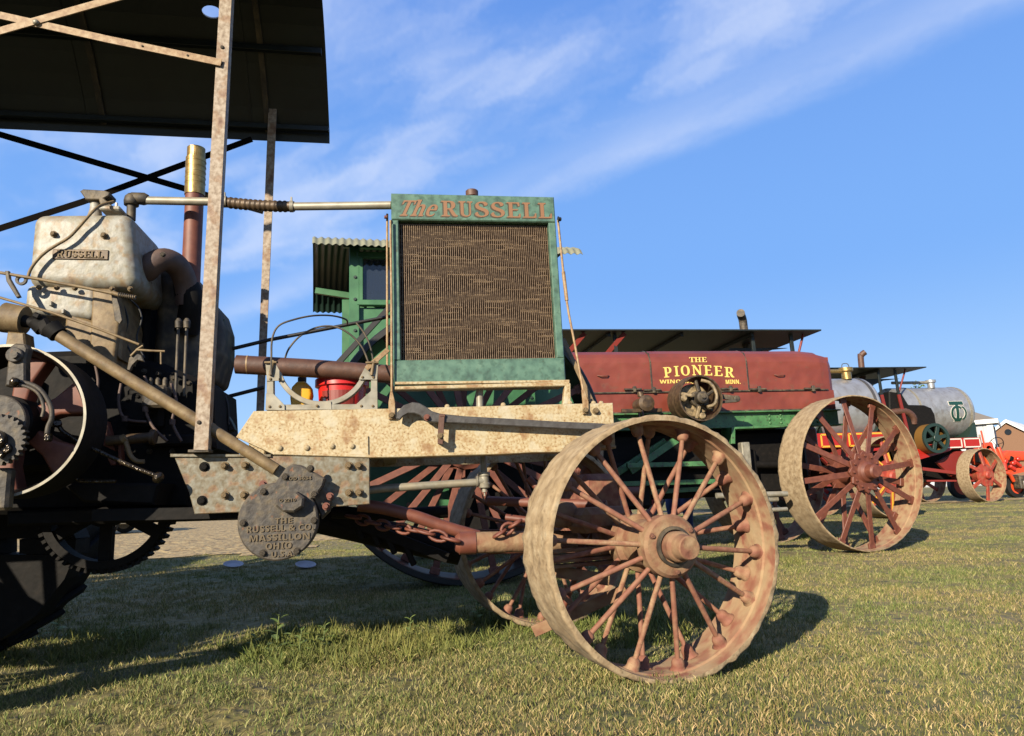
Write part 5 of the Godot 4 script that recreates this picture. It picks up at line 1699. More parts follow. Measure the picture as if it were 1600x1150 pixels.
func russell_canopy(t: Node3D) -> void:
	# arched sheet roof on straps and posts
	var xr := -0.345
	var xl := -7.0
	var prof := []
	for i in 17:
		var f := i / 16.0
		prof.append(Vector3(0, lerpf(3.12, 2.945, f) + 0.45 * sin(PI * f), lerpf(-2.80, -4.05, f)))
	prof.append(Vector3(0, 2.872, -4.06))
	var s := new_st()
	var hole := Vector2(-0.935, -3.63)
	# closed arch section, so that the smoke hole can be cut through it
	var sec := PackedVector2Array()
	for p in prof:
		sec.append(Vector2(-p.z, p.y))
	for i in prof.size():
		var p: Vector3 = prof[prof.size() - 1 - i]
		sec.append(Vector2(-p.z - (0.005 if i < 2 else 0.0), p.y - (0.007 if i > 0 else 0.0)))
	var csg := CSGPolygon3D.new()
	csg.name = "roof"
	csg.polygon = sec
	csg.mode = CSGPolygon3D.MODE_DEPTH
	csg.depth = xr - xl
	csg.material = M.canopy_paint
	t.add_child(csg, true)
	# the outline's x runs along -z and its depth along -x
	csg.transform = Transform3D(Basis(Vector3(0, 0, -1), Vector3(0, 1, 0), Vector3(1, 0, 0)), Vector3(xr, 0, 0) - t.position)
	var cut := CSGCylinder3D.new()
	cut.name = "smoke_hole"
	cut.radius = 0.05
	cut.height = 2.0
	cut.sides = 32
	cut.operation = CSGShape3D.OPERATION_SUBTRACTION
	csg.add_child(cut, true)
	cut.scale = Vector3(0.55, 1, 1)
	cut.position = Vector3(-hole.y, 3.4, hole.x - xr)
	# eave irons along the far side, and the bow over the far post
	s = new_st()
	bar(s, Vector3(xl, 2.93, -4.0), Vector3(xr, 2.93, -4.0), 0.03, 0.03)
	bar(s, Vector3(xl, 3.115, -2.83), Vector3(xr, 3.115, -2.83), 0.03, 0.03)
	part(t, "eave_iron", s, "canopy_paint")
	for bx in [-0.70, -1.6, -2.5, -3.4, -4.3, -5.2, -6.1]:
		s = new_st()
		var path := []
		for i in 17:
			var p: Vector3 = prof[i]
			path.append(Vector3(bx, p.y - 0.022, p.z))
		for i in 16:
			bar(s, path[i], path[i + 1], 0.03, 0.014, Vector3.DOWN + Vector3(0, 0, 0.01), 0.0)
		part(t, "roof_bow", s, "dark_iron")
	for i in [4, 8, 12]:
		s = new_st()
		var p: Vector3 = prof[i]
		bar(s, Vector3(xl, p.y - 0.045, p.z), Vector3(xr - 0.02, p.y - 0.045, p.z), 0.035, 0.03)
		part(t, "roof_purlin", s, "canopy_paint")
	for k in 7:
		s = new_st()
		for i in 16:
			bar(s, Vector3(xr - 0.45 - k * 0.9, prof[i].y - 0.010, prof[i].z), Vector3(xr - 0.45 - k * 0.9, prof[i + 1].y - 0.010, prof[i + 1].z), 0.02, 0.006, Vector3.DOWN + Vector3(0, 0, 0.01), 0.0)
		part(t, "sheet_seam", s, "canopy_paint")
	# near post: an angle iron; far post behind it
	s = new_st()
	plate(s, [Vector2(-0.741, 3.067), Vector2(-0.689, 3.072), Vector2(-0.72, 0.97), Vector2(-0.775, 0.972)], -3.0, -3.007, 0.001)
	plate(s, [Vector2(-0.695, 3.071), Vector2(-0.689, 3.072), Vector2(-0.72, 0.97), Vector2(-0.726, 0.97)], -3.007, -3.05)
	var np := part(t, "roof_post", s, "post_paint")
	for q in [Vector3(-0.722, 2.757, -3), Vector3(-0.725, 2.678, -3), Vector3(-0.758, 1.082, -3)]:
		rivet(np, q, 0.009, "dark_iron")
	s = new_st()
	box(s, Vector3(-0.758, 0.969, -3.04), Vector3(0.08, 0.012, 0.07), 0.002)
	part(np, "foot", s, "dark_iron")
	s = new_st()
	plate(s, [Vector2(-0.689, 3.037), Vector2(-0.642, 3.04), Vector2(-0.675, 1.238), Vector2(-0.715, 1.239)], -3.975, -3.982, 0.001)
	plate(s, [Vector2(-0.689, 3.037), Vector2(-0.681, 3.038), Vector2(-0.708, 1.239), Vector2(-0.715, 1.239)], -3.982, -4.02)
	part(t, "roof_post", s, "post_paint")
	# crossed straps, near and far
	var i0 := 0
	for st in [[Vector3(-2.012, 2.939, -2.99), Vector3(-1.618, 2.832, -2.99), Vector3(-1.187, 2.752, -2.99), Vector3(-0.722, 2.675, -2.99)], [Vector3(-1.975, 2.602, -2.985), Vector3(-1.609, 2.754, -2.985), Vector3(-1.145, 2.96, -2.985), Vector3(-0.859, 3.089, -2.985)]]:
		s = new_st()
		for i in 3:
			bar(s, st[i], st[i + 1], 0.032, 0.006, Vector3.BACK, 0.0)
		var o := part(t, "brace_strap", s, "strap_paint")
		if i0 == 1:
			rivet(o, Vector3(-1.471, 2.804, -2.98), 0.013, "galvanised_pipe")
		for q in [0.3, 0.7]:
			rivet(o, st[2].lerp(st[3], q) + Vector3(0, 0, 0.004), 0.005, "dark_iron")
		i0 += 1
	for st in [[Vector3(-2.422, 2.896, -3.99), Vector3(-2.101, 2.803, -3.99), Vector3(-0.94, 2.465, -3.99), Vector3(-0.705, 2.399, -3.99)], [Vector3(-2.349, 2.143, -3.985), Vector3(-2.054, 2.257, -3.985), Vector3(-1.655, 2.423, -3.985), Vector3(-0.778, 2.84, -3.985)]]:
		s = new_st()
		for i in 3:
			bar(s, st[i], st[i + 1], 0.034, 0.006, Vector3.BACK, 0.0)
		part(t, "brace_strap", s, "brace_shade_black")
	s = new_st()
	tube(s, [Vector3(-1.035, 1.523, -3.9), Vector3(-0.647, 1.623, -3.9), Vector3(0.006, 1.758, -3.9)], 0.0105, 8)
	tube(s, [Vector3(-1.025, 1.27, -3.9), Vector3(-0.664, 1.363, -3.9)], 0.0105, 8)
	part(t, "guy_rod", s, "black_paint")


func chain(t: Node3D, a: Vector3, b: Vector3, links: int, size: float, sag: float) -> void:
	for i in links:
		var f := (i + 0.5) / links
		var c := a.lerp(b, f) - Vector3.UP * sag * sin(PI * f)
		var d := (b - a).normalized()
		var side := d.cross(Vector3.UP if i % 2 == 0 else Vector3.BACK).normalized()
		var loop := []
		for k in 13:
			var w := TAU * k / 12.0
			loop.append(c + d * cos(w) * a.distance_to(b) / links * 0.72 + side * sin(w) * size)
		var s := new_st()
		tube(s, loop, size * 0.34, 8, false)
		part(t, "chain_link", s, "red_rust")


func russell_front_axle(t: Node3D) -> void:
	var yaw := 0.1527
	var n := Vector3(sin(yaw), 0, cos(yaw))
	var c := Vector3(1.102, 0.520, -2.76)
	rod_wheel(t, c, yaw, 0.12)
	var far := c - n * 1.62
	var w2 := rod_wheel(t, far, yaw + PI, 0.3)
	w2.set_meta("label", "far front wheel in the shade under the beam")
	var s := new_st()
	tube(s, [c - n * 0.25, c - n * 0.6, c - n * 1.3], 0.05, 16)
	box(s, c - n * 0.72, Vector3(0.16, 0.17, 0.62), 0.03, Basis(Vector3.UP, yaw))
	box(s, c - n * 0.72 + Vector3(0, 0.2, 0), Vector3(0.22, 0.22, 0.3), 0.03, Basis(Vector3.UP, yaw))
	part(t, "axle", s, "spoke_red")
	s = new_st()
	box(s, c - n * 0.42 + Vector3(-0.1, 0.10, 0), Vector3(0.30, 0.11, 0.16), 0.03, Basis(Vector3.UP, yaw + 0.3))
	lathe(s, [Vector2(0, -0.06), Vector2(0.09, -0.05), Vector2(0.11, 0), Vector2(0.07, 0.05), Vector2(0, 0.06)], c - n * 0.45 + Vector3(-0.28, 0.13, 0), Vector3.UP, 20, true)
	for k in 4:
		bar(s, c - n * 0.4 + Vector3(-0.35, -0.03 - k * 0.022, 0), c - n * 0.4 + Vector3(0.02, -0.02 - k * 0.022, 0), 0.015, 0.05)
	part(t, "spring_seat", s, "hub_dust")
	s = new_st()
	bar(s, c - n * 0.5 + Vector3(-0.42, -0.1, 0), c - n * 0.35 + Vector3(-0.1, -0.16, 0), 0.05, 0.03)
	bar(s, c - n * 0.5 + Vector3(-0.35, -0.14, 0), c - n * 0.4 + Vector3(-0.22, -0.3, 0), 0.02, 0.02)
	bar(s, c - n * 0.5 + Vector3(-0.4, -0.38, 0), c - n * 0.3 + Vector3(-0.05, -0.2, 0), 0.05, 0.02)
	part(t, "axle_brace", s, "hub_dust")
	for q in [[Vector3(-0.55, 0.12, -0.7), Vector3(0.05, 0.02, -0.45), 0.016], [Vector3(-0.6, -0.05, -0.9), Vector3(0.0, -0.02, -0.5), 0.02], [Vector3(-0.45, 0.3, -0.6), Vector3(-0.2, 0.02, -0.5), 0.018], [Vector3(-0.3, -0.35, -0.7), Vector3(-0.15, 0.05, -0.55), 0.014], [Vector3(-0.62, 0.2, -0.8), Vector3(-0.1, 0.16, -0.5), 0.024]]:
		s = new_st()
		tube(s, [c + q[0], c + q[1]], q[2], 10)
		part(t, "brace_rod", s, "red_rust")
	# radius tube with collar, running left from behind the wheel
	s = new_st()
	tube(s, [Vector3(0.372, 0.539, -3.26), Vector3(0.543, 0.535, -3.26), Vector3(0.843, 0.523, -3.26)], 0.0475, 22)
	var ra := part(t, "radius_tube", s, "hub_dust")
	s = new_st()
	tube(s, [Vector3(0.303, 0.54, -3.26), Vector3(0.375, 0.539, -3.26)], [0.050, 0.052], 22)
	tube(s, [Vector3(0.285, 0.539, -3.26), Vector3(0.308, 0.539, -3.26)], [0.034, 0.05], 18)
	part(ra, "collar", s, "red_rust")
	# red rod running up to the frame
	s = new_st()
	tube(s, smooth_path([Vector3(-0.145, 0.727, -3.3), Vector3(-0.032, 0.708, -3.3), Vector3(0.111, 0.665, -3.3), Vector3(0.255, 0.609, -3.3), Vector3(0.395, 0.563, -3.3)], 4), 0.028, 16)
	part(t, "steering_rod", s, "red_rust")
	chain(t, Vector3(0.289, 0.554, -3.2), Vector3(0.123, 0.604, -3.25), 3, 0.022, 0.0)
	chain(t, Vector3(0.123, 0.604, -3.25), Vector3(-0.196, 0.68, -3.45), 7, 0.021, 0.01)
	chain(t, Vector3(0.461, 0.567, -3.2), Vector3(0.571, 0.627, -3.2), 3, 0.022, 0.0)
	# dark gear work under the frame between the cover and the axle
	s = new_st()
	for q in [Vector3(-0.158, 0.614, -3.6), Vector3(-0.082, 0.58, -3.6), Vector3(-0.005, 0.539, -3.6), Vector3(0.087, 0.48, -3.6)]:
		box(s, q, Vector3(0.03, 0.12, 0.05), 0.006, Basis(Vector3.BACK, 0.4))
	bar(s, Vector3(-0.311, 0.7, -3.6), Vector3(0.275, 0.451, -3.6), 0.05, 0.06)
	tube(s, [Vector3(-0.35, 0.663, -3.7), Vector3(0.349, 0.471, -3.7)], 0.07, 16)
	tube(s, [Vector3(-0.273, 0.7, -3.5), Vector3(-0.034, 0.672, -3.5), Vector3(0.273, 0.677, -3.5)], 0.03, 12)
	part(t, "steering_drum", s, "oily_iron")
	# unseen rear body, added for its shadow: fuel tank, tool box and footplate
	s = new_st()
	tube(s, [Vector3(-5.9, 1.75, -3.5), Vector3(-2.6, 1.75, -3.5)], 0.52, 32)
	part(t, "added_fuel_tank", s, "grey_cast")
	s = new_st()
	box(s, Vector3(-4.2, 1.08, -3.5), Vector3(3.8, 0.22, 1.0), 0.01)
	box(s, Vector3(-4.9, 0.72, -3.5), Vector3(2.0, 0.5, 0.9), 0.01)
	part(t, "added_footplate", s, "oily_iron")
	s = new_st()
	box(s, Vector3(-5.0, 2.2, -3.95), Vector3(3.6, 2.1, 0.06), 0.01)
	box(s, Vector3(-6.6, 2.2, -3.45), Vector3(0.06, 2.1, 0.95), 0.01)
	box(s, Vector3(-4.0, 2.75, -3.5), Vector3(2.4, 0.8, 0.8), 0.02)
	part(t, "added_cab_wall", s, "cab_green")


# a skin drawn through closed or open rows of points, smooth along the rows
func loft(s: SurfaceTool, rows: Array, centre: Callable, smooth := true, close := true) -> void:
	s.set_smooth_group(1 if smooth else -1)
	for i in rows.size() - 1:
		var n: int = rows[i].size()
		for k in (n if close else n - 1):
			var l := (k + 1) % n
			var q := [rows[i][k], rows[i][l], rows[i + 1][l], rows[i + 1][k]]
			face(s, q, centre.call((q[0] + q[2]) * 0.5))
	s.set_smooth_group(-1)


# ---------------------------------------------------------------- the red hooded tractor
func red_tractor() -> void:
	var t := thing("red_hooded_tractor", "large tractor with long brick red hood, green frame and corrugated cab roof", "tractor", Vector3(3.0, 0, -8.0))
	var zc := -7.95
	var hood_row := func(x: float, k: float, drop: float) -> Array:
		var out := []
		for p in [[0.55, 1.80], [0.55, 2.14], [0.535, 2.20], [0.50, 2.245], [0.43, 2.285], [0.34, 2.305], [0.0, 2.315], [-0.34, 2.305], [-0.43, 2.285], [-0.50, 2.245], [-0.55, 2.14], [-0.55, 1.80]]:
			out.append(Vector3(x, minf(p[1], 2.32 - drop) - drop * smoothstep(1.9, 2.3, p[1]) * 0.6, zc + p[0] * k))
		return out
	var inside := func(p: Vector3) -> Vector3: return Vector3(p.x, 1.9, zc)
	var s := new_st()
	loft(s, [hood_row.call(0.3, 1.0, 0.0), hood_row.call(2.88, 1.0, 0.0)], inside, false)
	part(t, "hood_panel", s, "hood_red")
	s = new_st()
	loft(s, [hood_row.call(2.89, 1.016, -0.008), hood_row.call(4.04, 1.016, -0.008)], inside, false)
	var mid := part(t, "hood_panel", s, "hood_red")
	s = new_st()
	loft(s, [hood_row.call(4.05, 1.0, 0.0), hood_row.call(4.78, 1.0, 0.0), hood_row.call(4.98, 0.99, 0.03), hood_row.call(5.09, 0.96, 0.07), hood_row.call(5.14, 0.90, 0.12)], inside, false)
	plate(s, [Vector2(5.08, 1.6), Vector2(5.13, 1.6), Vector2(5.13, 2.2), Vector2(5.08, 2.2)], zc + 0.49, zc - 0.49)
	part(t, "hood_panel", s, "hood_red")
	s = new_st()
	for x in [2.885, 4.045]:
		for p in [[0.555, 1.80, 0.556, 2.14], [0.556, 2.14, 0.51, 2.25], [0.51, 2.25, 0.34, 2.312]]:
			bar(s, Vector3(x, p[1], zc + p[0]), Vector3(x, p[3], zc + p[2]), 0.018, 0.012)
	part(t, "hood_seam", s, "dark_iron")
	s = new_st()
	box(s, Vector3(2.71, 1.685, zc), Vector3(4.82, 0.225, 1.09), 0.004)
	var low := part(t, "side_panel", s, "hood_red")
	s = new_st()
	bar(s, Vector3(0.3, 1.803, zc + 0.558), Vector3(5.04, 1.803, zc + 0.558), 0.016, 0.016)
	bar(s, Vector3(0.3, 1.575, zc + 0.55), Vector3(5.04, 1.575, zc + 0.55), 0.02, 0.03)
	part(low, "hinge_rod", s, "dark_iron")
	for p in [Vector3(2.673, 1.835, -7.38), Vector3(4.166, 1.817, -7.38), Vector3(4.841, 1.815, -7.38), Vector3(3.814, 1.826, -7.38), Vector3(2.896, 1.824, -7.38)]:
		s = new_st()
		box(s, p, Vector3(0.035, 0.07, 0.04), 0.006)
		tube(s, [p + Vector3(-0.12, 0, 0.01), p, p + Vector3(0.08, 0, 0.01)], 0.012, 8)
		part(t, "hood_latch", s, "dark_iron")
	for p in [Vector3(2.318, 1.991, -7.39), Vector3(4.437, 1.976, -7.39)]:
		s = new_st()
		tube(s, [p + Vector3(-0.06, 0.008, 0), p + Vector3(-0.03, -0.004, 0.02), p + Vector3(0.04, -0.004, 0.02), p + Vector3(0.07, 0.004, 0)], 0.007, 8)
		part(t, "hood_handle", s, "red_rust")
	# gold lettering, the maker's name on an arch
	var zf := zc + 0.563
	var q := Vector3(3.454, 2.167, -7.387)
	letters(mid, "lettering", "THE", Vector3(q.x, q.y, zf), 0.21, 0.058, 0.004, "gold_letter")
	var names := ["P", "I", "O", "N", "E", "E", "R"]
	var xs := [1043.5, 1057.5, 1071.0, 1089.5, 1106.5, 1122.5, 1140.0]
	var wd := [0.095, 0.055, 0.105, 0.12, 0.095, 0.1, 0.115]
	var l0 := Vector3(3.082, 2.03, -7.387)
	var l1 := Vector3(3.814, 2.023, -7.387)
	for i in 7:
		var f: float = (xs[i] - 1044.0) / 95.0
		var p := l0.lerp(l1, f)
		var arch := 0.024 * (1.0 - pow(f * 2.0 - 1.0, 2.0))
		letters(mid, "lettering", names[i], Vector3(p.x, p.y + arch - 0.004, zf), wd[i], 0.118, 0.004, "gold_letter", true, Basis(Vector3.BACK, -(f - 0.5) * 0.10))
	q = Vector3(3.156, 1.916, -7.387)
	letters(mid, "lettering", "WINONA,", Vector3(q.x + 0.02, q.y, zf), 0.40, 0.05, 0.004, "gold_letter", false)
	q = Vector3(3.857, 1.907, -7.387)
	letters(mid, "lettering", "MINN.", Vector3(q.x, q.y, zf), 0.18, 0.05, 0.004, "gold_letter", false)
	# green frame rail with rivets and a front box
	s = new_st()
	box(s, Vector3(2.9, 1.475, zc + 0.5), Vector3(4.5, 0.18, 0.05), 0.004)
	box(s, Vector3(2.9, 1.39, zc + 0.53), Vector3(4.5, 0.02, 0.14), 0.003)
	box(s, Vector3(2.9, 1.56, zc + 0.53), Vector3(4.5, 0.016, 0.12), 0.003)
	var rail := part(t, "frame_rail", s, "frame_green")
	for x in [4.28, 4.42, 4.74, 4.88]:
		for y in [1.43, 1.475, 1.52]:
			rivet(rail, Vector3(x, y, zc + 0.525), 0.016, "frame_green")
	s = new_st()
	box(s, Vector3(2.9, 1.47, zc - 0.5), Vector3(4.5, 0.2, 0.06), 0.004)
	part(t, "frame_rail", s, "frame_green", "far side green rail")
	s = new_st()
	plate(s, [Vector2(3.711, 1.379), Vector2(4.35, 1.385), Vector2(4.347, 1.364), Vector2(3.754, 1.356), Vector2(3.738, 1.195), Vector2(3.692, 1.196)], -7.24, -7.5, 0.004)
	bar(s, Vector3(2.512, 0.936, -7.25), Vector3(3.112, 1.288, -7.25), 0.075, 0.05)
	bar(s, Vector3(2.381, 0.912, -7.4), Vector3(2.993, 1.254, -7.4), 0.075, 0.05)
	bar(s, Vector3(2.429, 0.993, -7.1), Vector3(3.537, 0.984, -7.1), 0.05, 0.05)
	bar(s, Vector3(2.271, 0.811, -7.3), Vector3(3.617, 0.796, -7.3), 0.05, 0.05)
	bar(s, Vector3(2.765, 0.707, -7.5), Vector3(3.441, 0.723, -7.5), 0.05, 0.05)
	part(t, "frame_brace", s, "frame_green")
	# big green side plate behind the rear wheel
	s = new_st()
	plate(s, [Vector2(-0.391, 1.91), Vector2(1.956, 1.88), Vector2(1.967, 1.468), Vector2(1.765, 0.939), Vector2(0.561, 0.6), Vector2(-0.317, 0.564)], -7.2, -7.3, 0.01)
	var sp := part(t, "side_plate", s, "cab_green")
	s = new_st()
	plate(s, [Vector2(0.793, 1.602), Vector2(1.89, 1.648), Vector2(1.875, 0.801), Vector2(1.49, 0.377), Vector2(0.639, 0.369), Vector2(0.576, 0.849)], -6.98, -7.25, 0.05)
	disc(s, Vector3(1.188, 0.951, -6.98), Vector3.BACK, 0.22, 0.06, 28, 0.02)
	part(t, "final_drive", s, "oily_iron")
	for p in [Vector3(0.385, 1.798, -7.19), Vector3(1.449, 1.803, -7.19), Vector3(-0.113, 1.643, -7.19), Vector3(0.716, 1.627, -7.19), Vector3(0.181, 0.679, -7.19)]:
		rivet(sp, p, 0.03, "letter_tan")
	# dark works between the rails
	s = new_st()
	box(s, Vector3(3.0, 1.0, zc), Vector3(3.6, 0.75, 0.8), 0.05)
	box(s, Vector3(2.4, 0.78, zc + 0.35), Vector3(0.8, 0.5, 0.4), 0.04)
	box(s, Vector3(3.9, 0.9, zc + 0.4), Vector3(0.35, 0.5, 0.3), 0.03)
	tube(s, [Vector3(1.0, 1.05, zc + 0.5), Vector3(4.6, 0.95, zc + 0.5)], 0.045, 12)
	part(t, "gear_case", s, "oily_iron")
	s = new_st()
	tube(s, [Vector3(1.91, 0.728, -6.9), Vector3(2.477, 0.719, -6.9)], 0.055, 14)
	part(t, "drag_link", s, "red_rust")
	s = new_st()
	box(s, Vector3(1.762, 0.665, -6.85), Vector3(0.42, 0.20, 0.3), 0.02)
	box(s, Vector3(1.709, 0.754, -6.8), Vector3(0.36, 0.03, 0.32), 0.006)
	part(t, "tool_box", s, "tan_metal")
	s = new_st()
	tube(s, [Vector3(3.392, 0.487, -6.7), Vector3(3.949, 0.489, -6.7)], 0.022, 10)
	tube(s, [Vector3(3.299, 0.649, -6.9), Vector3(4.085, 0.638, -6.9)], 0.03, 10)
	box(s, Vector3(3.846, 0.595, -7), Vector3(0.3, 0.06, 0.2), 0.01)
	box(s, Vector3(3.866, 1.011, -7.3), Vector3(0.10, 0.4, 0.1), 0.01)
	part(t, "steering_link", s, "galvanised_pipe")
	# belt pulley with its clutch
	var pc := Vector3(3.201, 1.659, -6.85)
	s = new_st()
	lathe(s, [Vector2(0.222, -0.33), Vector2(0.24, -0.33), Vector2(0.243, -0.20), Vector2(0.252, -0.18), Vector2(0.252, -0.16), Vector2(0.243, -0.14), Vector2(0.243, 0.0), Vector2(0.228, 0.0), Vector2(0.222, -0.02), Vector2(0.222, -0.33)], pc, Vector3.BACK, 48)
	var pu := part(t, "belt_pulley", s, "pulley_iron")
	s = new_st()
	disc(s, pc + Vector3(-0.035, -0.01, -0.14), Vector3.BACK, 0.175, 0.03, 36, 0.008)
	part(pu, "clutch_plate", s, "clutch_tan")
	s = new_st()
	disc(s, pc + Vector3(0.0, 0.0, -0.11), Vector3.BACK, 0.085, 0.06, 28, 0.01)
	disc(s, pc + Vector3(0.0, 0.0, -0.06), Vector3.BACK, 0.062, 0.12, 28, 0.015)
	disc(s, pc + Vector3(0.0, 0.0, 0.05), Vector3.BACK, 0.02, 0.03, 12, 0.004)
	for a in [0.3, 1.5, 2.9, 4.5, 5.4]:
		bar(s, pc + Vector3(cos(a) * 0.07, sin(a) * 0.07, -0.06), pc + Vector3(cos(a + 0.15) * 0.2, sin(a + 0.15) * 0.2, -0.07), 0.03, 0.04, Vector3.BACK, 0.006)
	part(pu, "clutch_hub", s, "dark_iron")
	s = new_st()
	for a in [4.45, 2.9]:
		bar(s, pc + Vector3(cos(a) * 0.09, sin(a) * 0.09, 0.0), pc + Vector3(cos(a) * 0.22, sin(a) * 0.22, -0.03), 0.035, 0.03, Vector3.BACK, 0.008)
		disc(s, pc + Vector3(cos(a + 0.25) * 0.19, sin(a + 0.25) * 0.19, -0.03), Vector3.BACK, 0.035, 0.05, 14, 0.01)
	tube(s, smooth_path([pc + Vector3(0.05, -0.1, 0.02), pc + Vector3(0.13, -0.07, 0.03), pc + Vector3(0.16, 0.03, 0.03), pc + Vector3(0.12, 0.15, 0.0), pc + Vector3(0.03, 0.19, -0.03)], 4), 0.018, 8)
	part(pu, "clutch_lever", s, "clutch_tan")
	s = new_st()
	bar(s, pc + Vector3(0.24, 0.03, -0.12), pc + Vector3(0.44, 0.0, -0.1), 0.05, 0.04)
	bar(s, pc + Vector3(0.22, -0.04, -0.1), pc + Vector3(0.42, -0.03, -0.06), 0.03, 0.04)
	disc(s, pc + Vector3(0.43, -0.01, -0.1), Vector3.BACK, 0.035, 0.06, 14, 0.008)
	tube(s, [pc + Vector3(0, 0, -0.8), pc + Vector3(0, 0, -0.1)], 0.06, 14)
	part(pu, "shift_fork", s, "dark_iron")
	# small pump left of the pulley
	var sp2 := Vector3(2.697, 1.647, -7.1)
	s = new_st()
	lathe(s, [Vector2(0, -0.25), Vector2(0.075, -0.25), Vector2(0.075, -0.02), Vector2(0.088, -0.02), Vector2(0.088, 0.0), Vector2(0.05, 0.012), Vector2(0, 0.012)], sp2, Vector3.BACK, 24)
	lathe(s, [Vector2(0, 0), Vector2(0.035, 0), Vector2(0.035, 0.05), Vector2(0, 0.05)], sp2 + Vector3(-0.04, 0.075, -0.06), Vector3.UP, 8)
	tube(s, smooth_path([sp2 + Vector3(-0.06, -0.08, 0.0), sp2 + Vector3(-0.06, -0.14, 0.03), sp2 + Vector3(-0.1, -0.16, 0.03), sp2 + Vector3(-0.1, -0.11, 0.02)], 4), 0.012, 8)
	bar(s, sp2 + Vector3(-0.25, -0.07, -0.1), sp2 + Vector3(0.2, -0.07, -0.1), 0.04, 0.04)
	part(t, "oil_pump", s, "pulley_iron")
	red_cab(t)
	red_wheels(t)


func red_cab(t: Node3D) -> void:
	var z := -6.95
	var x0 := -0.391
	var x1 := x0 + 1.85
	var s := new_st()
	for x in [x0 + 0.05, x1 - 0.05]:
		for zz in [z, z - 1.4]:
			s = new_st()
			box(s, Vector3(x, 2.25, zz - 0.05), Vector3(0.10, 2.05, 0.10), 0.006)
			var post := part(t, "cab_post", s, "cab_green")
			if zz == z:
				for y in [1.7, 2.05, 2.4, 2.72, 2.95]:
					placed(post, "bolt", bolt_mesh, "dark_green", Vector3(x + 0.01, y, zz), Basis().scaled(Vector3.ONE * 0.013))
	s = new_st()
	box(s, Vector3(x0 - 0.06, 2.0, z - 0.5), Vector3(0.08, 1.7, 0.08), 0.006)
	part(t, "cab_post", s, "cab_green")
	s = new_st()
	box(s, Vector3((x0 + x1) * 0.5, 1.95, z - 0.07), Vector3(1.7, 1.4, 0.03), 0.003)
	box(s, Vector3(x0 + 0.95, 2.69, z - 0.03), Vector3(1.75, 0.055, 0.07), 0.005)
	box(s, Vector3(x0 + 0.95, 3.19, z - 0.03), Vector3(1.75, 0.06, 0.07), 0.005)
	for x in [x0 + 0.115, x0 + 0.90]:
		box(s, Vector3(x, 2.94, z - 0.03), Vector3(0.04, 0.46, 0.06), 0.004)
	part(t, "cab_side", s, "cab_green")
	s = new_st()
	box(s, Vector3(x0 + 0.5, 2.94, z - 0.05), Vector3(0.74, 0.44, 0.008), 0.0)
	part(t, "cab_window", s, "pane_dark")
	s = new_st()
	box(s, Vector3((x0 + x1) * 0.5, 2.2, z - 1.45), Vector3(1.7, 2.0, 0.03), 0.003)
	box(s, Vector3(x1 - 0.02, 2.2, z - 0.75), Vector3(0.03, 2.0, 1.3), 0.003)
	part(t, "cab_back", s, "cab_green")
	# curved roof of corrugated sheet
	var prof := []
	for p in [[0.25, 3.205], [0.20, 3.275], [0.05, 3.345], [-0.35, 3.43], [-0.8, 3.455], [-1.25, 3.41], [-1.6, 3.30], [-1.78, 3.18], [-1.86, 3.08]]:
		prof.append(Vector3(0, p[1], z + p[0]))
	var lo := x0 - 0.36
	var hi := x0 + 2.34
	var n := 320
	s = new_st()
	s.set_smooth_group(1)
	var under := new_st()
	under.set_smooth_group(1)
	for i in prof.size() - 1:
		var a: Vector3 = prof[i]
		var b: Vector3 = prof[i + 1]
		for side in [1.0, -1.0]:
			for k in n:
				var xa := lerpf(lo, hi, float(k) / n)
				var xb := lerpf(lo, hi, float(k + 1) / n)
				var sa := Vector3((a.z - z) * 0.10, 0, 0)
				var sb := Vector3((b.z - z) * 0.10, 0, 0)
				var ya := 0.0085 * sin(xa * TAU / 0.068) + (0.0 if side > 0 else -0.003)
				var yb := 0.0085 * sin(xb * TAU / 0.068) + (0.0 if side > 0 else -0.003)
				var dip := Vector3(0, -0.02, 0) * (xa - lo)
				face(s if side > 0 else under, [Vector3(xa, a.y + ya, a.z) + dip + sa, Vector3(xb, a.y + yb, a.z) + dip + sa, Vector3(xb, b.y + yb, b.z) + dip + sb, Vector3(xa, b.y + ya, b.z) + dip + sb], Vector3(xa, a.y - side * 5.0, a.z - side * 0.5))
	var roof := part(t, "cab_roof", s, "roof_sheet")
	part(roof, "shaded_roof_underside", under, "dark_green")  # dark green paints in the shade beneath the pale sheet
	s = new_st()
	bar(s, Vector3(lo - 0.10, 3.19, z - 1.3), Vector3(x0, 3.12, z - 1.3), 0.07, 0.05)
	part(t, "roof_beam", s, "cab_green")
	s = new_st()
	bar(s, Vector3(x0 - 0.06, 3.3, z - 0.05), Vector3(x1, 3.27, z - 0.05), 0.05, 0.06)
	part(t, "roof_beam", s, "cab_green")
	# rods that lean from the cab to the frame
	s = new_st()
	bar(s, Vector3(-0.532, 1.935, -6.6), Vector3(0.022, 2.563, -6.6), 0.05, 0.04)
	part(t, "hand_rail", s, "black_paint")


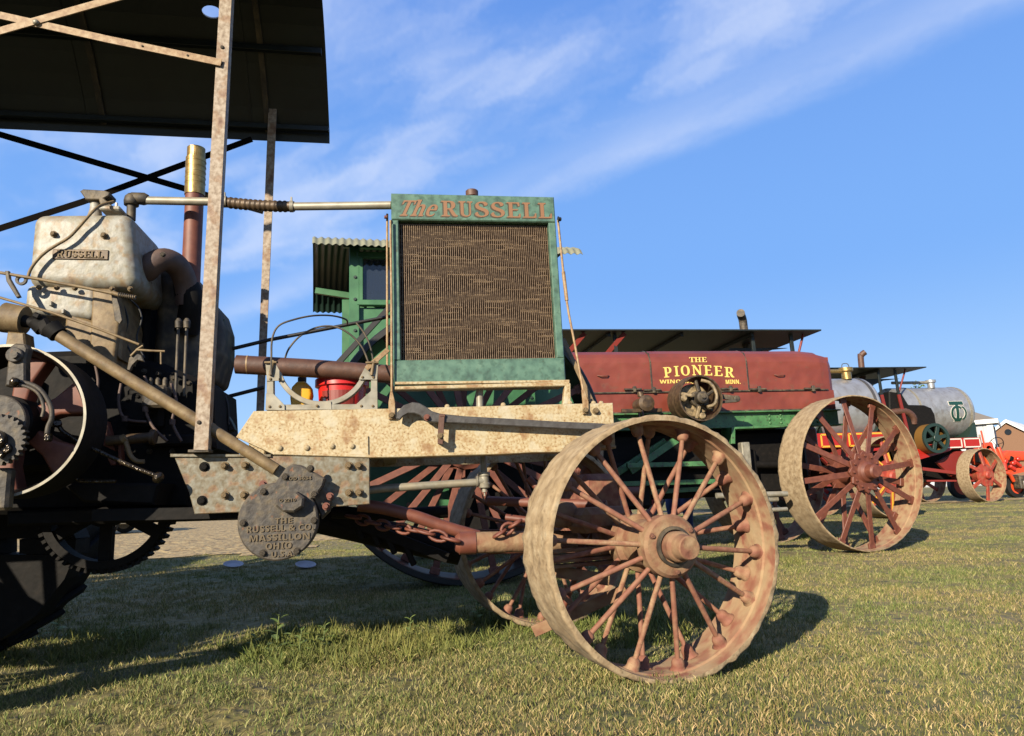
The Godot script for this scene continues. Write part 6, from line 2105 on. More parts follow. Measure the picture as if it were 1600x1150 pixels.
func red_wheels(t: Node3D) -> void:
	# front wheel: wide steel band, two rows of flat spokes
	var o := rim_part(t, Vector3(5.062, 0.835, -6.967), 0.1665, 0.843, 0.354, 0.014, "mud", "mud_red", 0.007, 140)
	var a := flat_spoke(0.16, 0.0, 0.825, -0.10, 0.062, 0.016)
	var b := flat_spoke(0.16, -0.30, 0.825, -0.25, 0.062, 0.016)
	for i in 12:
		put(o, "spoke", a, "red_rust").basis = Basis(Vector3.BACK, TAU * i / 12.0 + 0.1)
		put(o, "spoke", b, "red_rust").basis = Basis(Vector3.BACK, TAU * (i + 0.5) / 12.0 + 0.1)
	var s := new_st()
	var poly := []
	for i in 48:
		var r := 0.215 + 0.018 * cos(i * TAU / 4.0)
		poly.append(Vector2(cos(TAU * i / 48.0), sin(TAU * i / 48.0)) * r)
	plate(s, poly, 0.03, 0.0, 0.006)
	lathe(s, [Vector2(0, -0.34), Vector2(0.2, -0.34), Vector2(0.2, -0.30), Vector2(0.12, -0.28), Vector2(0.12, 0.03), Vector2(0.105, 0.06), Vector2(0.08, 0.08), Vector2(0.075, 0.15), Vector2(0.06, 0.17), Vector2(0, 0.17)], Vector3.ZERO, Vector3.BACK, 32)
	put(o, "hub", mesh_of(s), "red_rust")
	for i in 12:
		put(o, "bolt", bolt_mesh, "red_rust").transform = Transform3D(Basis().scaled(Vector3.ONE * 0.015), Vector3(cos(TAU * i / 12.0), sin(TAU * i / 12.0), 0) * 0.175 + Vector3(0, 0, 0.03))
	s = new_st()
	tube(s, [Vector3(5.0, 0.84, -7.25), Vector3(4.85, 0.84, -8.7)], 0.06, 14)
	box(s, Vector3(4.9, 1.1, -7.95), Vector3(0.3, 0.6, 0.5), 0.03)
	part(t, "front_axle", s, "red_rust")
	var w2: MeshInstance3D = o.duplicate()
	t.add_child(w2, true)
	w2.name = "front_wheel_001"
	w2.transform = Transform3D(Basis(Vector3.UP, 0.1665 + PI), Vector3(4.85, 0.835, -8.95) - t.position)
	# tall rear wheels
	for k in [[Vector3(0.667, 1.225, -6.1), 0.0, "spoke_red"], [Vector3(0.667, 1.225, -9.8), PI, "spoke_red"]]:
		s = new_st()
		lathe(s, [Vector2(1.17, -0.55), Vector2(1.215, -0.55), Vector2(1.225, -0.54), Vector2(1.225, -0.01), Vector2(1.215, 0.0), Vector2(1.17, 0.0), Vector2(1.165, -0.03), Vector2(1.165, -0.52), Vector2(1.17, -0.55)], Vector3.ZERO, Vector3.BACK, 96)
		var rw := placed(t, "rear_wheel", mesh_of(s), "black_paint", k[0], Basis(Vector3.UP, k[1]))  # black coat paints in the shadow lying on the rim
		var f0 := flat_spoke(0.2, -0.06, 1.165, -0.12, 0.058, 0.018)
		var f1 := flat_spoke(0.2, -0.48, 1.165, -0.42, 0.058, 0.018)
		for i in 14:
			put(rw, "spoke", f0, "red_rust").basis = Basis(Vector3.BACK, TAU * i / 14.0 + 0.18)
			put(rw, "spoke", f1, "red_rust").basis = Basis(Vector3.BACK, TAU * (i + 0.5) / 14.0 + 0.18)
		s = new_st()
		lathe(s, [Vector2(0, -0.55), Vector2(0.24, -0.55), Vector2(0.24, -0.46), Vector2(0.15, -0.42), Vector2(0.15, -0.14), Vector2(0.25, -0.10), Vector2(0.25, -0.02), Vector2(0.14, 0.02), Vector2(0.12, 0.12), Vector2(0, 0.12)], Vector3.ZERO, Vector3.BACK, 36)
		put(rw, "hub", mesh_of(s), "red_rust")


# ---------------------------------------------------------------- the two silver tank tractors
func twin_tractors() -> void:
	twin(Vector3(8.68, 0, -13.0), 0)
	twin(Vector3(15.621, 0, -18.2), 1)


func twin(o: Vector3, which: int) -> void:
	var label: String = ["silver tank tractor with yellow lined red frame, half hidden behind the red hood", "silver tank tractor with a green letter emblem and white lined red frame"][which]
	var t := thing("silver_tank_tractor", label, "tractor", o + Vector3(-2, 0, -0.8), "silver tank tractors parked in the row")
	var red: String = ["frame_red", "frame_red"][which]
	var trim: String = ["trim_yellow", "trim_white"][which]
	var s := new_st()
	var c0 := o + Vector3(-0.26 if which == 1 else -0.08, 0, 0)
	var fy := 1.56 if which == 0 else 1.70
	# flat canopy with down-turned edges and struts
	var top := 3.76 if which == 0 else 3.90
	box(s, c0 + Vector3(-3.1, top, -1.1), Vector3(6.2, 0.03, 3.0), 0.005)
	for x in [-5.9, -4.4, -2.9, -1.4]:
		box(s, c0 + Vector3(x, top - 0.05, -1.1), Vector3(0.06, 0.07, 2.6), 0.005)
	part(t, "canopy", s, "canopy_paint")
	s = new_st()
	# bracket web: a curved gusset under the front end of the canopy
	plate(s, [Vector2(c0.x - 0.35, top - 0.22), Vector2(c0.x - 0.9, top - 0.27), Vector2(c0.x - 1.25, top - 0.40), Vector2(c0.x - 1.5, top - 0.66), Vector2(c0.x - 1.65, top - 0.66), Vector2(c0.x - 1.65, top - 0.22)], o.z - 0.3, o.z - 0.36)
	part(t, "canopy_gusset", s, "canopy_paint")
	for x in [-0.55 if which == 0 else -0.85, -1.4, -4.3]:
		s = new_st()
		bar(s, c0 + Vector3(x + 0.04, top - 0.02, 0.1), c0 + Vector3(x + 0.06, top - 0.75, 0.1), 0.07, 0.05)
		var post := part(t, "canopy_post", s, "canopy_paint")
		s = new_st()
		bar(s, c0 + Vector3(x + 0.06, top - 0.75, 0.1), c0 + Vector3(x + 0.22, top - 2.1, 0.1), 0.08, 0.05)
		part(post, "lower_post", s, "dull_red")
	s = new_st()
	tube(s, [c0 + Vector3(-0.22 if which == 0 else -0.46, top - 0.02, 0.1), c0 + Vector3(-0.50 if which == 0 else -0.8, top - 0.75, 0.1)], 0.025, 8)
	for x in [-4.1, -4.9]:
		bar(s, c0 + Vector3(x, top - 0.03, 0.25), c0 + Vector3(x - 0.45, top - 0.55, -0.1), 0.09, 0.03)
	part(t, "canopy_strut", s, "dull_red")
	s = new_st()
	var sx := -1.02 if which == 0 else -1.12
	tube(s, smooth_path([c0 + Vector3(sx + 0.1, top - 1.4, -0.9), c0 + Vector3(sx + 0.05, top + 0.25, -0.9), c0 + Vector3(sx + 0.03, top + 0.52, -0.88), c0 + Vector3(sx - 0.03, top + 0.62, -0.82), c0 + Vector3(sx - 0.10, top + 0.64, -0.70)] if which == 0 else [c0 + Vector3(sx - 0.04, top - 1.4, -0.9), c0 + Vector3(sx, top + 0.45, -0.9), c0 + Vector3(sx + 0.03, top + 0.62, -0.87), c0 + Vector3(sx + 0.12, top + 0.70, -0.82)], 5), 0.088, 16)
	part(t, "exhaust_stack", s, "brown_pipe" if which == 1 else "dark_iron")
	# silver water tank
	var cy := 2.20 if which == 0 else 2.66
	var r := 0.73 if which == 0 else 0.80
	var xa := -0.75
	var xb := 1.34 if which == 0 else 1.47
	s = new_st()
	lathe(s, [Vector2(0, xa - 0.06), Vector2(r * 0.7, xa - 0.03), Vector2(r, xa), Vector2(r, xb), Vector2(r * 0.97, xb + 0.04), Vector2(r * 0.7, xb + 0.12), Vector2(0, xb + 0.16)], Vector3(o.x, cy, o.z - r), Vector3.RIGHT, 64)
	var tank := part(t, "tank", s, "tank_silver")
	for x in [xa + 0.45, xb - 0.12]:
		s = new_st()
		lathe(s, [Vector2(r, x), Vector2(r + 0.012, x), Vector2(r + 0.012, x + 0.06), Vector2(r, x + 0.06)], Vector3(o.x, cy, o.z - r), Vector3.RIGHT, 64)
		part(tank, "band", s, "galvanised_pipe" if which == 1 else "iron_grey")
	s = new_st()
	var nx := 0.98 if which == 0 else 0.62
	lathe(s, [Vector2(0, -0.05), Vector2(0.10, -0.05), Vector2(0.10, 0.10), Vector2(0.145, 0.13), Vector2(0.145, 0.2), Vector2(0, 0.2)], Vector3(o.x + nx, cy + r, o.z - r + 0.25), Vector3.UP, 20)
	part(tank, "filler_neck", s, "brass" if which == 0 else "tank_silver")
	s = new_st()
	tube(s, [Vector3(o.x - 0.7, cy + r + 0.13, o.z - r + 0.25), Vector3(o.x + nx - 0.08, cy + r + 0.13, o.z - r + 0.25)], 0.045, 12)
	part(tank, "top_pipe", s, "brass" if which == 0 else "galvanised_pipe")
	if which == 0:
		s = new_st()
		tube(s, smooth_path([Vector3(o.x + nx - 0.09, cy + r + 0.2, o.z - r + 0.25), Vector3(o.x + nx - 0.06, cy + r + 0.29, o.z - r + 0.25), Vector3(o.x + nx + 0.06, cy + r + 0.29, o.z - r + 0.25), Vector3(o.x + nx + 0.09, cy + r + 0.2, o.z - r + 0.25)], 4), 0.008, 6)
		part(tank, "wire_handle", s, "dark_iron")
	for x in [xa + 0.35, xb - 0.35]:
		s = new_st()
		plate(s, [Vector2(o.x + x - 0.06, fy + 0.1), Vector2(o.x + x + 0.34, fy + 0.1), Vector2(o.x + x + 0.34, cy - r * 0.45), Vector2(o.x + x + 0.28, cy - r * 0.5), Vector2(o.x + x + 0.10, cy - r * 0.85)], o.z - 0.02, o.z - 2.0 * r + 0.02)
		part(t, "tank_saddle", s, "dark_green")
	# red frame with painted panel lines
	s = new_st()
	box(s, Vector3(o.x - 1.9, fy, o.z - 0.05), Vector3(6.9, 0.30, 0.10), 0.01)
	box(s, Vector3(o.x - 1.9, fy, o.z - 1.5), Vector3(6.9, 0.30, 0.10), 0.01)
	box(s, Vector3(o.x + 1.5, fy, o.z - 0.78), Vector3(0.12, 0.30, 1.5), 0.01)
	var fr := part(t, "frame", s, red)
	for pn in ([[-0.1, 0.42], [0.52, 1.48]] if which == 0 else [[0.2, 0.88], [0.98, 1.5]]):
		s = new_st()
		for e in [[pn[0], fy + 0.12, pn[1], fy + 0.12], [pn[0], fy - 0.12, pn[1], fy - 0.12], [pn[0], fy - 0.12, pn[0], fy + 0.12], [pn[1], fy - 0.12, pn[1], fy + 0.12]]:
			bar(s, Vector3(o.x + e[0], e[1], o.z + 0.002), Vector3(o.x + e[2], e[3], o.z + 0.002), 0.035, 0.006, Vector3.BACK, 0.0)
		part(fr, "painted_line", s, trim)
	s = new_st()
	box(s, o + Vector3(-1.1, 1.08, -1.0), Vector3(5.2, 0.95, 0.7), 0.06)
	for x in [-2.6, -1.4, -0.2]:
		disc(s, o + Vector3(x, 1.0, -0.66), Vector3.BACK, 0.26, 0.12, 20, 0.03)
	part(t, "gear_case", s, "oily_iron")
	# engine between the posts: dark lumps, pipes and an elbow
	s = new_st()
	box(s, o + Vector3(-2.3, 1.95, -0.75), Vector3(2.9, 1.0, 1.0), 0.06)
	for x in [-3.2, -2.5, -1.8, -1.2]:
		lathe(s, [Vector2(0, 0), Vector2(0.24, 0), Vector2(0.24, 0.3), Vector2(0.18, 0.4), Vector2(0, 0.42)], o + Vector3(x, 2.4, -0.7), Vector3.UP, 18)
	tube(s, smooth_path([o + Vector3(-1.2, 2.5, -0.2), o + Vector3(-0.7, 2.55, -0.15), o + Vector3(-0.55, 2.35, -0.15)], 4), 0.12, 12)
	part(t, "engine_block", s, "oily_iron")
	s = new_st()
	tube(s, smooth_path([o + Vector3(-1.5, 2.62, 0.0), o + Vector3(-0.9, 2.66, 0.05), o + Vector3(-0.65, 2.5, 0.05), o + Vector3(-0.62, 2.3, 0.0)], 4), 0.10, 14)
	lathe(s, [Vector2(0.2, -0.2), Vector2(0.3, -0.2), Vector2(0.3, 0), Vector2(0.2, 0), Vector2(0.2, -0.2)], o + Vector3(-0.6, 2.95, -0.4), Vector3.BACK, 24)
	part(t, "manifold", s, "brown_pipe")
	if which == 0:
		s = new_st()
		for p in [Vector3(6.569, 1.594, -12.6), Vector3(6.875, 1.61, -12.6), Vector3(6.872, 1.463, -12.6), Vector3(6.835, 1.367, -12.6)]:
			lathe(s, [Vector2(0, -0.05), Vector2(0.11, -0.05), Vector2(0.13, 0), Vector2(0.09, 0.05), Vector2(0, 0.05)], p, Vector3.BACK, 12, true)
		for p in [Vector3(5.055, 1.555, -12.2), Vector3(4.967, 1.383, -12.2), Vector3(4.944, 1.257, -12.2)]:
			box(s, p, Vector3(0.20, 0.11, 0.1), 0.01, Basis(Vector3.BACK, -0.3))
		part(t, "valve_gear", s, "bright_red")
	else:
		# dark plate painting in the shaded engine cut-out, belt pulley and emblem
		s = new_st()
		var pc := o + Vector3(-0.28, 1.84, 0.42)
		lathe(s, [Vector2(0.39, -0.75), Vector2(0.42, -0.75), Vector2(0.42, -0.04), Vector2(0.39, -0.04), Vector2(0.39, -0.75)], pc, Vector3.BACK, 48)
		var pu := part(t, "belt_pulley", s, "ochre_paint")
		s = new_st()
		lathe(s, [Vector2(0.34, -0.06), Vector2(0.425, -0.06), Vector2(0.425, 0.0), Vector2(0.34, 0.0), Vector2(0.34, -0.06)], pc, Vector3.BACK, 48)
		for i in 6:
			var d := Vector3(cos(TAU * i / 6.0 + 0.2), sin(TAU * i / 6.0 + 0.2), 0)
			bar(s, pc + d * 0.06 - Vector3(0, 0, 0.04), pc + d * 0.36 - Vector3(0, 0, 0.04), 0.10, 0.05)
		disc(s, pc - Vector3(0, 0, 0.06), Vector3.BACK, 0.11, 0.1, 20, 0.01)
		part(pu, "spider", s, "dark_green")
		s = new_st()
		plate(s, [Vector2(o.x - 1.30, 3.25), Vector2(o.x - 0.90, 3.2), Vector2(o.x - 0.72, 2.85), Vector2(o.x - 0.2, 2.83), Vector2(o.x + 0.02, 2.74), Vector2(o.x + 0.10, 2.55), Vector2(o.x + 0.10, 1.7), Vector2(o.x - 1.5, 1.7)], o.z + 0.05, o.z - 0.5, 0.03)
		part(t, "dark_opening_plate", s, "oily_iron")
		emblem(t, Vector3(o.x + 0.90, cy - 0.04, o.z), r, cy)
		s = new_st()
		plate(s, [Vector2(o.x - 0.9, 1.56), Vector2(o.x + 0.5, 1.56), Vector2(o.x + 0.4, 1.48), Vector2(o.x - 0.9, 1.2)], o.z + 0.05, o.z)
		part(t, "frame_gusset", s, red)
	# front wheels: wide bands with broad spokes
	var wr := 0.76 if which == 1 else 0.80
	var wa := o + (Vector3(1.22, wr - 0.01, 0.4) if which == 1 else Vector3(1.05, wr - 0.01, 0.45))
	for k in [[wa, 0.1875], [wa + Vector3(-0.4, 0, -2.3), 0.1875 + PI]]:
		var w := rim_part(t, k[0], k[1], wr, 0.393, 0.02, "mud", "mud_red", 0.006, 90)
		s = new_st()
		lathe(s, [Vector2(0, -0.38), Vector2(0.2, -0.36), Vector2(0.30, -0.12), Vector2(0.33, -0.10), Vector2(0.33, -0.06), Vector2(0.12, -0.04), Vector2(0.11, 0.02), Vector2(0.08, 0.05), Vector2(0, 0.05)], Vector3.ZERO, Vector3.BACK, 36)
		put(w, "hub", mesh_of(s), "wheel_red")
		for i in 6 if which == 1 else 8:
			var n := 6.0 if which == 1 else 8.0
			s = new_st()
			bar(s, Vector3(0, 0.26, -0.06), Vector3(0, wr - 0.02, -0.14), 0.10, 0.05, Vector3.BACK, 0.01)
			var sk := put(w, "spoke", mesh_of(s), "wheel_red")
			sk.basis = Basis(Vector3.BACK, TAU * i / n + 0.05)
			if which == 0:
				s = new_st()
				bar(s, Vector3(0.04, 0.30, -0.03), Vector3(0.04, wr - 0.06, -0.108), 0.03, 0.02, Vector3.BACK, 0.0)
				var tr := put(w, "spoke_trim", mesh_of(s), "trim_yellow")
				tr.basis = sk.basis
	s = new_st()
	bar(s, wa + Vector3(-0.1, 0.0, -0.3), wa + Vector3(-0.35, 0.0, -2.1), 0.14, 0.14, Vector3.UP)
	bar(s, wa + Vector3(-1.6, 0.25, -0.6), wa + Vector3(-0.25, 0.02, -0.35), 0.09, 0.09)
	bar(s, wa + Vector3(-1.5, -0.1, -0.6), wa + Vector3(-0.2, -0.15, -0.3), 0.05, 0.06)
	plate(s, [Vector2(wa.x - 1.15, wa.y + 0.42), Vector2(wa.x - 0.45, wa.y + 0.72), Vector2(wa.x + 0.1, wa.y + 0.72), Vector2(wa.x - 0.1, wa.y + 0.2), Vector2(wa.x - 0.75, wa.y + 0.0)], wa.z - 0.5, wa.z - 0.6, 0.01)
	part(t, "front_axle", s, "dull_red")
	# rear wheels, seen only in gaps
	for zz in [0.55, -2.0]:
		s = new_st()
		var c := o + Vector3(-4.6, 1.0, zz)
		lathe(s, [Vector2(0.96, -0.6), Vector2(1.0, -0.6), Vector2(1.0, 0), Vector2(0.96, 0), Vector2(0.96, -0.6)], c, Vector3.BACK, 60)
		var w := part(t, "rear_wheel", s, "dark_iron")
		for i in 10:
			s = new_st()
			var d := Vector3(cos(TAU * i / 10.0), sin(TAU * i / 10.0), 0)
			bar(s, c + d * 0.15 - Vector3(0, 0, 0.1), c + d * 0.97 - Vector3(0, 0, 0.2), 0.1, 0.03)
			part(w, "spoke", s, red)
		s = new_st()
		disc(s, c - Vector3(0, 0, 0.5), Vector3.BACK, 0.2, 0.5, 24, 0.02)
		part(w, "hub", s, red)


# interlaced letters in a light outline, following the round of the tank
func emblem(t: Node3D, c: Vector3, r: float, cy: float) -> void:
	var k := 0.0068
	for layer in [[1.0, 0.012, "trim_white"], [0.0, 0.02, "emblem_green"]]:
		var g: float = layer[0] * 2.2
		var s := new_st()
		var shapes := []
		# the upright letter with a wide serifed top
		shapes.append([Vector2(-34 - g, 30 - g), Vector2(34 + g, 30 - g), Vector2(34 + g, 46 + g), Vector2(-34 - g, 46 + g)])
		for b in 9:
			shapes.append([Vector2(-7 - g, -42 - g + b * (73 + g) / 9.0), Vector2(7 + g, -42 - g + b * (73 + g) / 9.0), Vector2(7 + g, -42 - g + (b + 1) * (73 + g) / 9.0), Vector2(-7 - g, -42 - g + (b + 1) * (73 + g) / 9.0)])
		shapes.append([Vector2(-16 - g, -42 - g), Vector2(16 + g, -42 - g), Vector2(16 + g, -34 + g), Vector2(-16 - g, -34 + g)])
		# the round letter: an open ring, and a smaller one inside it
		shapes.append(arc2(Vector2(0, -6), 33 + g, 48, 312, 26) + arc2(Vector2(0, -6), 23 - g, 312, 48, 26))
		shapes.append(arc2(Vector2(8, -6), 36 + g, -58, 58, 16) + arc2(Vector2(8, -6), 28 - g, 58, -58, 16))
		for sh in shapes:
			var poly := []
			for p in sh:
				poly.append(Vector2(c.x + p.x * k, c.y + p.y * k))
			plate(s, poly, 0.0, -0.008)
		# lay the flat shapes on the cylinder
		var m := mesh_of(s)
		var md := MeshDataTool.new()
		md.create_from_surface(m, 0)
		for i in md.get_vertex_count():
			var v := md.get_vertex(i)
			var a: float = (v.y - cy) / r
			var rad: float = r + layer[1] + v.z
			md.set_vertex(i, Vector3(v.x, cy + sin(a) * rad, c.z - r + cos(a) * rad))
			var nn := md.get_vertex_normal(i)
			md.set_vertex_normal(i, Vector3(nn.x, nn.y * cos(a) + nn.z * sin(a), nn.z * cos(a) - nn.y * sin(a)))
		var out := ArrayMesh.new()
		md.commit_to_surface(out)
		var o := put(t, "emblem", out, layer[2])
		o.position = -t.position


func orange_tractor() -> void:
	var o := Vector3(19.466, 0.169, -20)
	o.y = 0.0
	var t := thing("orange_tractor", "small bright orange tractor with steering wheel at the far right edge", "tractor", o)
	var k := 0.021
	var s := new_st()
	var P := func(px: float, py: float, dz: float) -> Vector3: return Vector3((px - 1572.0) * k, (765.0 - py) * k, dz)
	plate(s, [Vector2(-38 * k, 68 * k), Vector2(-34 * k, 82 * k), Vector2(-8 * k, 86 * k), Vector2(-4 * k, 60 * k), Vector2(34 * k, 62 * k), Vector2(36 * k, 46 * k), Vector2(0, 40 * k), Vector2(-30 * k, 52 * k)], 0.0, -0.5, 0.05, true)
	put(t, "engine_block", mesh_of(s), "orange_paint")
	s = new_st()
	for i in 5:
		tube(s, [P.call(1542.0 + i * 7.0, 688.0 + (i % 2) * 3.0, 0.05), P.call(1544.0 + i * 7.0, 712.0, 0.12), P.call(1548.0 + i * 7.0, 726.0, 0.05)], [0.06, 0.08, 0.05], 10)
	lathe(s, [Vector2(0.1, -0.1), Vector2(0.2, -0.1), Vector2(0.2, 0.05), Vector2(0.1, 0.08)], P.call(1547, 690, 0.1), Vector3.BACK, 18)
	put(t, "manifold", mesh_of(s), "orange_paint")
	s = new_st()
	box(s, P.call(1556, 728, -0.2), Vector3(1.1, 0.5, 0.5), 0.04)
	box(s, P.call(1531, 702, 0.1), Vector3(0.16, 0.36, 0.2), 0.03)
	for q in [[1562, 704], [1574, 708], [1588, 706], [1580, 714]]:
		box(s, P.call(float(q[0]), float(q[1]), 0.06), Vector3(0.14, 0.16, 0.12), 0.02, Basis(Vector3.BACK, q[0] * 0.7))
	put(t, "gear_case", mesh_of(s), "oily_iron")
	s = new_st()
	for q in [[1553, 716, 0.10, 0.26], [1562, 720, 0.12, 0.2], [1571, 717, 0.1, 0.3], [1584, 720, 0.12, 0.24], [1594, 714, 0.1, 0.3]]:
		box(s, P.call(float(q[0]), float(q[1]), 0.14), Vector3(q[2], q[3], 0.14), 0.03, Basis(Vector3.BACK, q[0] * 0.31))
		disc(s, P.call(float(q[0]) + 3.0, float(q[1]) - 7.0, 0.1), Vector3.BACK, 0.07, 0.1, 12, 0.02)
	put(t, "magneto", mesh_of(s), "bright_red")
	s = new_st()
	tube(s, [P.call(1534, 698, 0.2), P.call(1533, 668, 0.2)], 0.025, 8)
	put(t, "exhaust_pipe", mesh_of(s), "galvanised_pipe")
	s = new_st()
	plate(s, [Vector2(-2 * k, 64 * k), Vector2(12 * k, 72 * k), Vector2(40 * k, 70 * k), Vector2(60 * k, 64 * k), Vector2(60 * k, 54 * k), Vector2(10 * k, 56 * k)], 0.1, -0.5, 0.06, true)
	put(t, "hood", mesh_of(s), "orange_paint")
	s = new_st()
	var ring := []
	for i in 25:
		var a := TAU * i / 24.0
		ring.append(P.call(1573.0, 684.0, -0.1) + Vector3(cos(a) * 0.28, sin(a) * 0.24, sin(a) * 0.1))
	tube(s, ring, 0.014, 8, false)
	tube(s, [P.call(1573, 684, -0.1), P.call(1576, 700, -0.2)], 0.02, 8)
	for a in [0.3, 2.4, 4.6]:
		tube(s, [P.call(1573, 684, -0.1), P.call(1573, 684, -0.1) + Vector3(cos(a) * 0.28, sin(a) * 0.24, sin(a) * 0.1)], 0.01, 6)
	put(t, "steering_wheel", mesh_of(s), "black_rubber")
	s = new_st()
	bar(s, P.call(1532, 735, 0.0), P.call(1612, 722, 0.0), 0.16, 0.2)
	tube(s, [P.call(1540, 700, 0.2), P.call(1537, 662, 0.2)], [0.03, 0.025], 8)
	tube(s, smooth_path([P.call(1538, 745, 0.2), P.call(1550, 730, 0.25), P.call(1570, 728, 0.25), P.call(1580, 740, 0.2)], 4), 0.06, 8)
	put(t, "frame", mesh_of(s), "orange_paint")
	s = new_st()
	box(s, P.call(1595, 742, 0.3), Vector3(0.62, 0.42, 0.3), 0.03)
	put(t, "battery_box", mesh_of(s), "dark_iron")
	s = new_st()
	box(s, P.call(1592, 744, 0.462), Vector3(0.3, 0.16, 0.01), 0.0)
	put(t, "paper_label", mesh_of(s), "paper_white")
	for w in [[1590.0, 746.0, 0.1, 0.36], [1555.0, 742.0, -1.3, 0.45]]:
		s = new_st()
		var c: Vector3 = P.call(w[0], w[1], w[2])
		c.y = w[3]
		lathe(s, [Vector2(w[3] - 0.12, -0.2), Vector2(w[3], -0.18), Vector2(w[3], -0.02), Vector2(w[3] - 0.12, 0.0), Vector2(w[3] - 0.12, -0.2)], c, Vector3.BACK, 36)
		var tyre := put(t, "wheel", mesh_of(s), "black_rubber")
		s = new_st()
		disc(s, c - Vector3(0, 0, 0.12), Vector3.BACK, w[3] - 0.1, 0.08, 28, 0.02)
		put(tyre, "rim", mesh_of(s), "orange_paint")


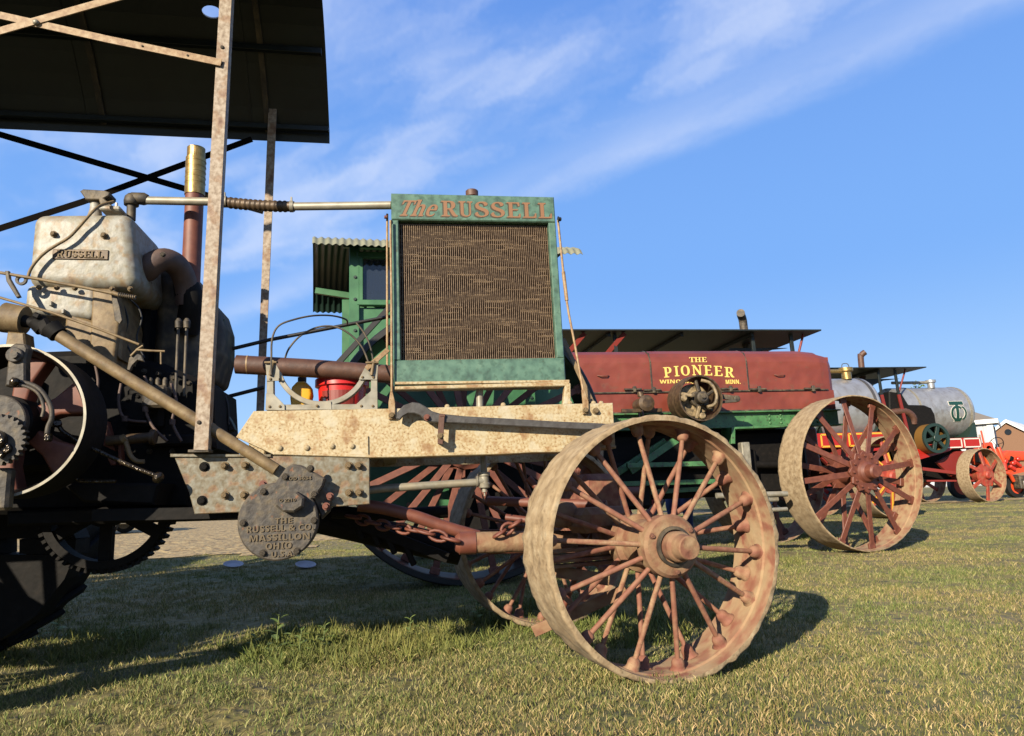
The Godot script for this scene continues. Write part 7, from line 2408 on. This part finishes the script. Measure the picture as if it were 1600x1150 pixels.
# ---------------------------------------------------------------- a person behind the red tractor
func bystander() -> void:
	var at := Vector3(4.389, 0, -10.735)
	at = Vector3(3.892, 0, -9.3)
	var t := thing("person", "person in blue denim overalls standing behind the red hooded tractor, mostly hidden", "person", at)
	# joints and radii of a figure at ease, facing away to the right
	var bones := [
		[Vector3(0, 1.0, 0), 0.15, Vector3(0, 1.22, 0), 0.145], [Vector3(0, 1.22, 0), 0.145, Vector3(0, 1.40, -0.01), 0.15], [Vector3(-0.16, 1.43, 0), 0.07, Vector3(0.16, 1.43, 0), 0.07],
		[Vector3(0, 1.45, 0), 0.06, Vector3(0, 1.57, 0.01), 0.052], [Vector3(0, 1.64, 0.02), 0.088, Vector3(0, 1.70, 0.0), 0.095],
		[Vector3(0, 1.605, 0.075), 0.045, Vector3(0, 1.59, 0.06), 0.045], [Vector3(0, 1.655, 0.105), 0.014, Vector3(0, 1.635, 0.118), 0.016],
		[Vector3(-0.088, 1.64, 0.0), 0.02, Vector3(-0.092, 1.66, 0.0), 0.02], [Vector3(0.088, 1.64, 0.0), 0.02, Vector3(0.092, 1.66, 0.0), 0.02],
	]
	for sd in [-1.0, 1.0]:
		bones += [[Vector3(0.09 * sd, 0.95, 0), 0.10, Vector3(0.11 * sd, 0.52, 0.02), 0.068], [Vector3(0.11 * sd, 0.52, 0.02), 0.066, Vector3(0.12 * sd, 0.10, -0.01), 0.05], [Vector3(0.12 * sd, 0.045, -0.03), 0.045, Vector3(0.14 * sd, 0.035, 0.15), 0.038],
			[Vector3(0.19 * sd, 1.42, 0), 0.055, Vector3(0.25 * sd, 1.13, -0.02), 0.045], [Vector3(0.25 * sd, 1.13, -0.02), 0.043, Vector3(0.25 * sd, 0.89, 0.08), 0.032], [Vector3(0.25 * sd, 0.86, 0.09), 0.036, Vector3(0.25 * sd, 0.79, 0.11), 0.034]]
	var field := func(p: Vector3) -> float:
		var acc := 0.0
		for b in bones:
			var d: Vector3 = b[2] - b[0]
			var f: float = clampf((p - b[0]).dot(d) / d.length_squared(), 0.0, 1.0)
			acc += exp(-28.0 * (p.distance_to(b[0] + d * f) - lerpf(b[1], b[3], f)))
		return -log(acc + 1e-9) / 28.0
	var cell := 0.028
	var lo := Vector3(-0.36, -0.02, -0.24)
	var n := Vector3i(26, 66, 17)
	var val := PackedFloat32Array()
	val.resize(n.x * n.y * n.z)
	for k in n.z:
		for j in n.y:
			for i in n.x:
				val[(k * n.y + j) * n.x + i] = field.call(lo + Vector3(i, j, k) * cell)
	var ids := {}
	var verts := []
	for k in n.z - 1:
		for j in n.y - 1:
			for i in n.x - 1:
				var sum := Vector3.ZERO
				var c := 0
				for e in [[0, 0, 0, 1, 0, 0], [0, 1, 0, 1, 1, 0], [0, 0, 1, 1, 0, 1], [0, 1, 1, 1, 1, 1], [0, 0, 0, 0, 1, 0], [1, 0, 0, 1, 1, 0], [0, 0, 1, 0, 1, 1], [1, 0, 1, 1, 1, 1], [0, 0, 0, 0, 0, 1], [1, 0, 0, 1, 0, 1], [0, 1, 0, 0, 1, 1], [1, 1, 0, 1, 1, 1]]:
					var a := val[((k + e[2]) * n.y + j + e[1]) * n.x + i + e[0]]
					var b := val[((k + e[5]) * n.y + j + e[4]) * n.x + i + e[3]]
					if (a < 0.0) != (b < 0.0):
						sum += Vector3(i + e[0], j + e[1], k + e[2]).lerp(Vector3(i + e[3], j + e[4], k + e[5]), a / (a - b))
						c += 1
				if c:
					ids[Vector3i(i, j, k)] = verts.size()
					verts.append(lo + sum / c * cell)
	var s := new_st()
	s.set_smooth_group(1)
	for v in ids:
		for ax in 3:
			var step := Vector3i.ZERO
			step[ax] = 1
			var u := Vector3i.ZERO
			u[(ax + 1) % 3] = 1
			var w := Vector3i.ZERO
			w[(ax + 2) % 3] = 1
			var a := val[(v.z * n.y + v.y) * n.x + v.x]
			var q: Vector3i = v + step
			var b := val[(q.z * n.y + q.y) * n.x + q.x]
			if (a < 0.0) == (b < 0.0) or not (ids.has(v - u) and ids.has(v - w) and ids.has(v - u - w)):
				continue
			var quad := [verts[ids[v]], verts[ids[v - u]], verts[ids[v - u - w]], verts[ids[v - w]]]
			var mid: Vector3 = (quad[0] + quad[2]) * 0.5
			var y: float = mid.y
			var arm: bool = absf(mid.x) > 0.215
			var c := Color(0.028, 0.045, 0.13)
			if y > 1.47 or (arm and y < 0.92):
				c = Color(0.50, 0.30, 0.22)
			elif y > 1.36 or arm:
				c = Color(0.14, 0.13, 0.13)
			elif y < 0.09:
				c = Color(0.06, 0.04, 0.03)
			s.set_color(c)
			face(s, quad, mid + Vector3(q - v) * (1.0 if a >= 0.0 else -1.0))
	s.generate_normals()
	var m := plain("person_cloth", Color.WHITE, 0.85)
	m.vertex_color_use_as_albedo = true
	var body := put(t, "body", s.commit(), m)
	body.rotation.y = 2.4
	s = new_st()
	lathe(s, [Vector2(0.0, -0.01), Vector2(0.108, -0.01), Vector2(0.106, 0.04), Vector2(0.085, 0.085), Vector2(0, 0.105)], Vector3(0, 1.70, 0), Vector3.UP, 24, true)
	plate(s, [Vector2(-0.08, 1.69), Vector2(0.08, 1.69), Vector2(0.08, 1.70), Vector2(-0.08, 1.70)], 0.19, 0.06, 0.004)
	var cap := put(body, "cap", mesh_of(s), "dark_green")
	cap.name = "cap"
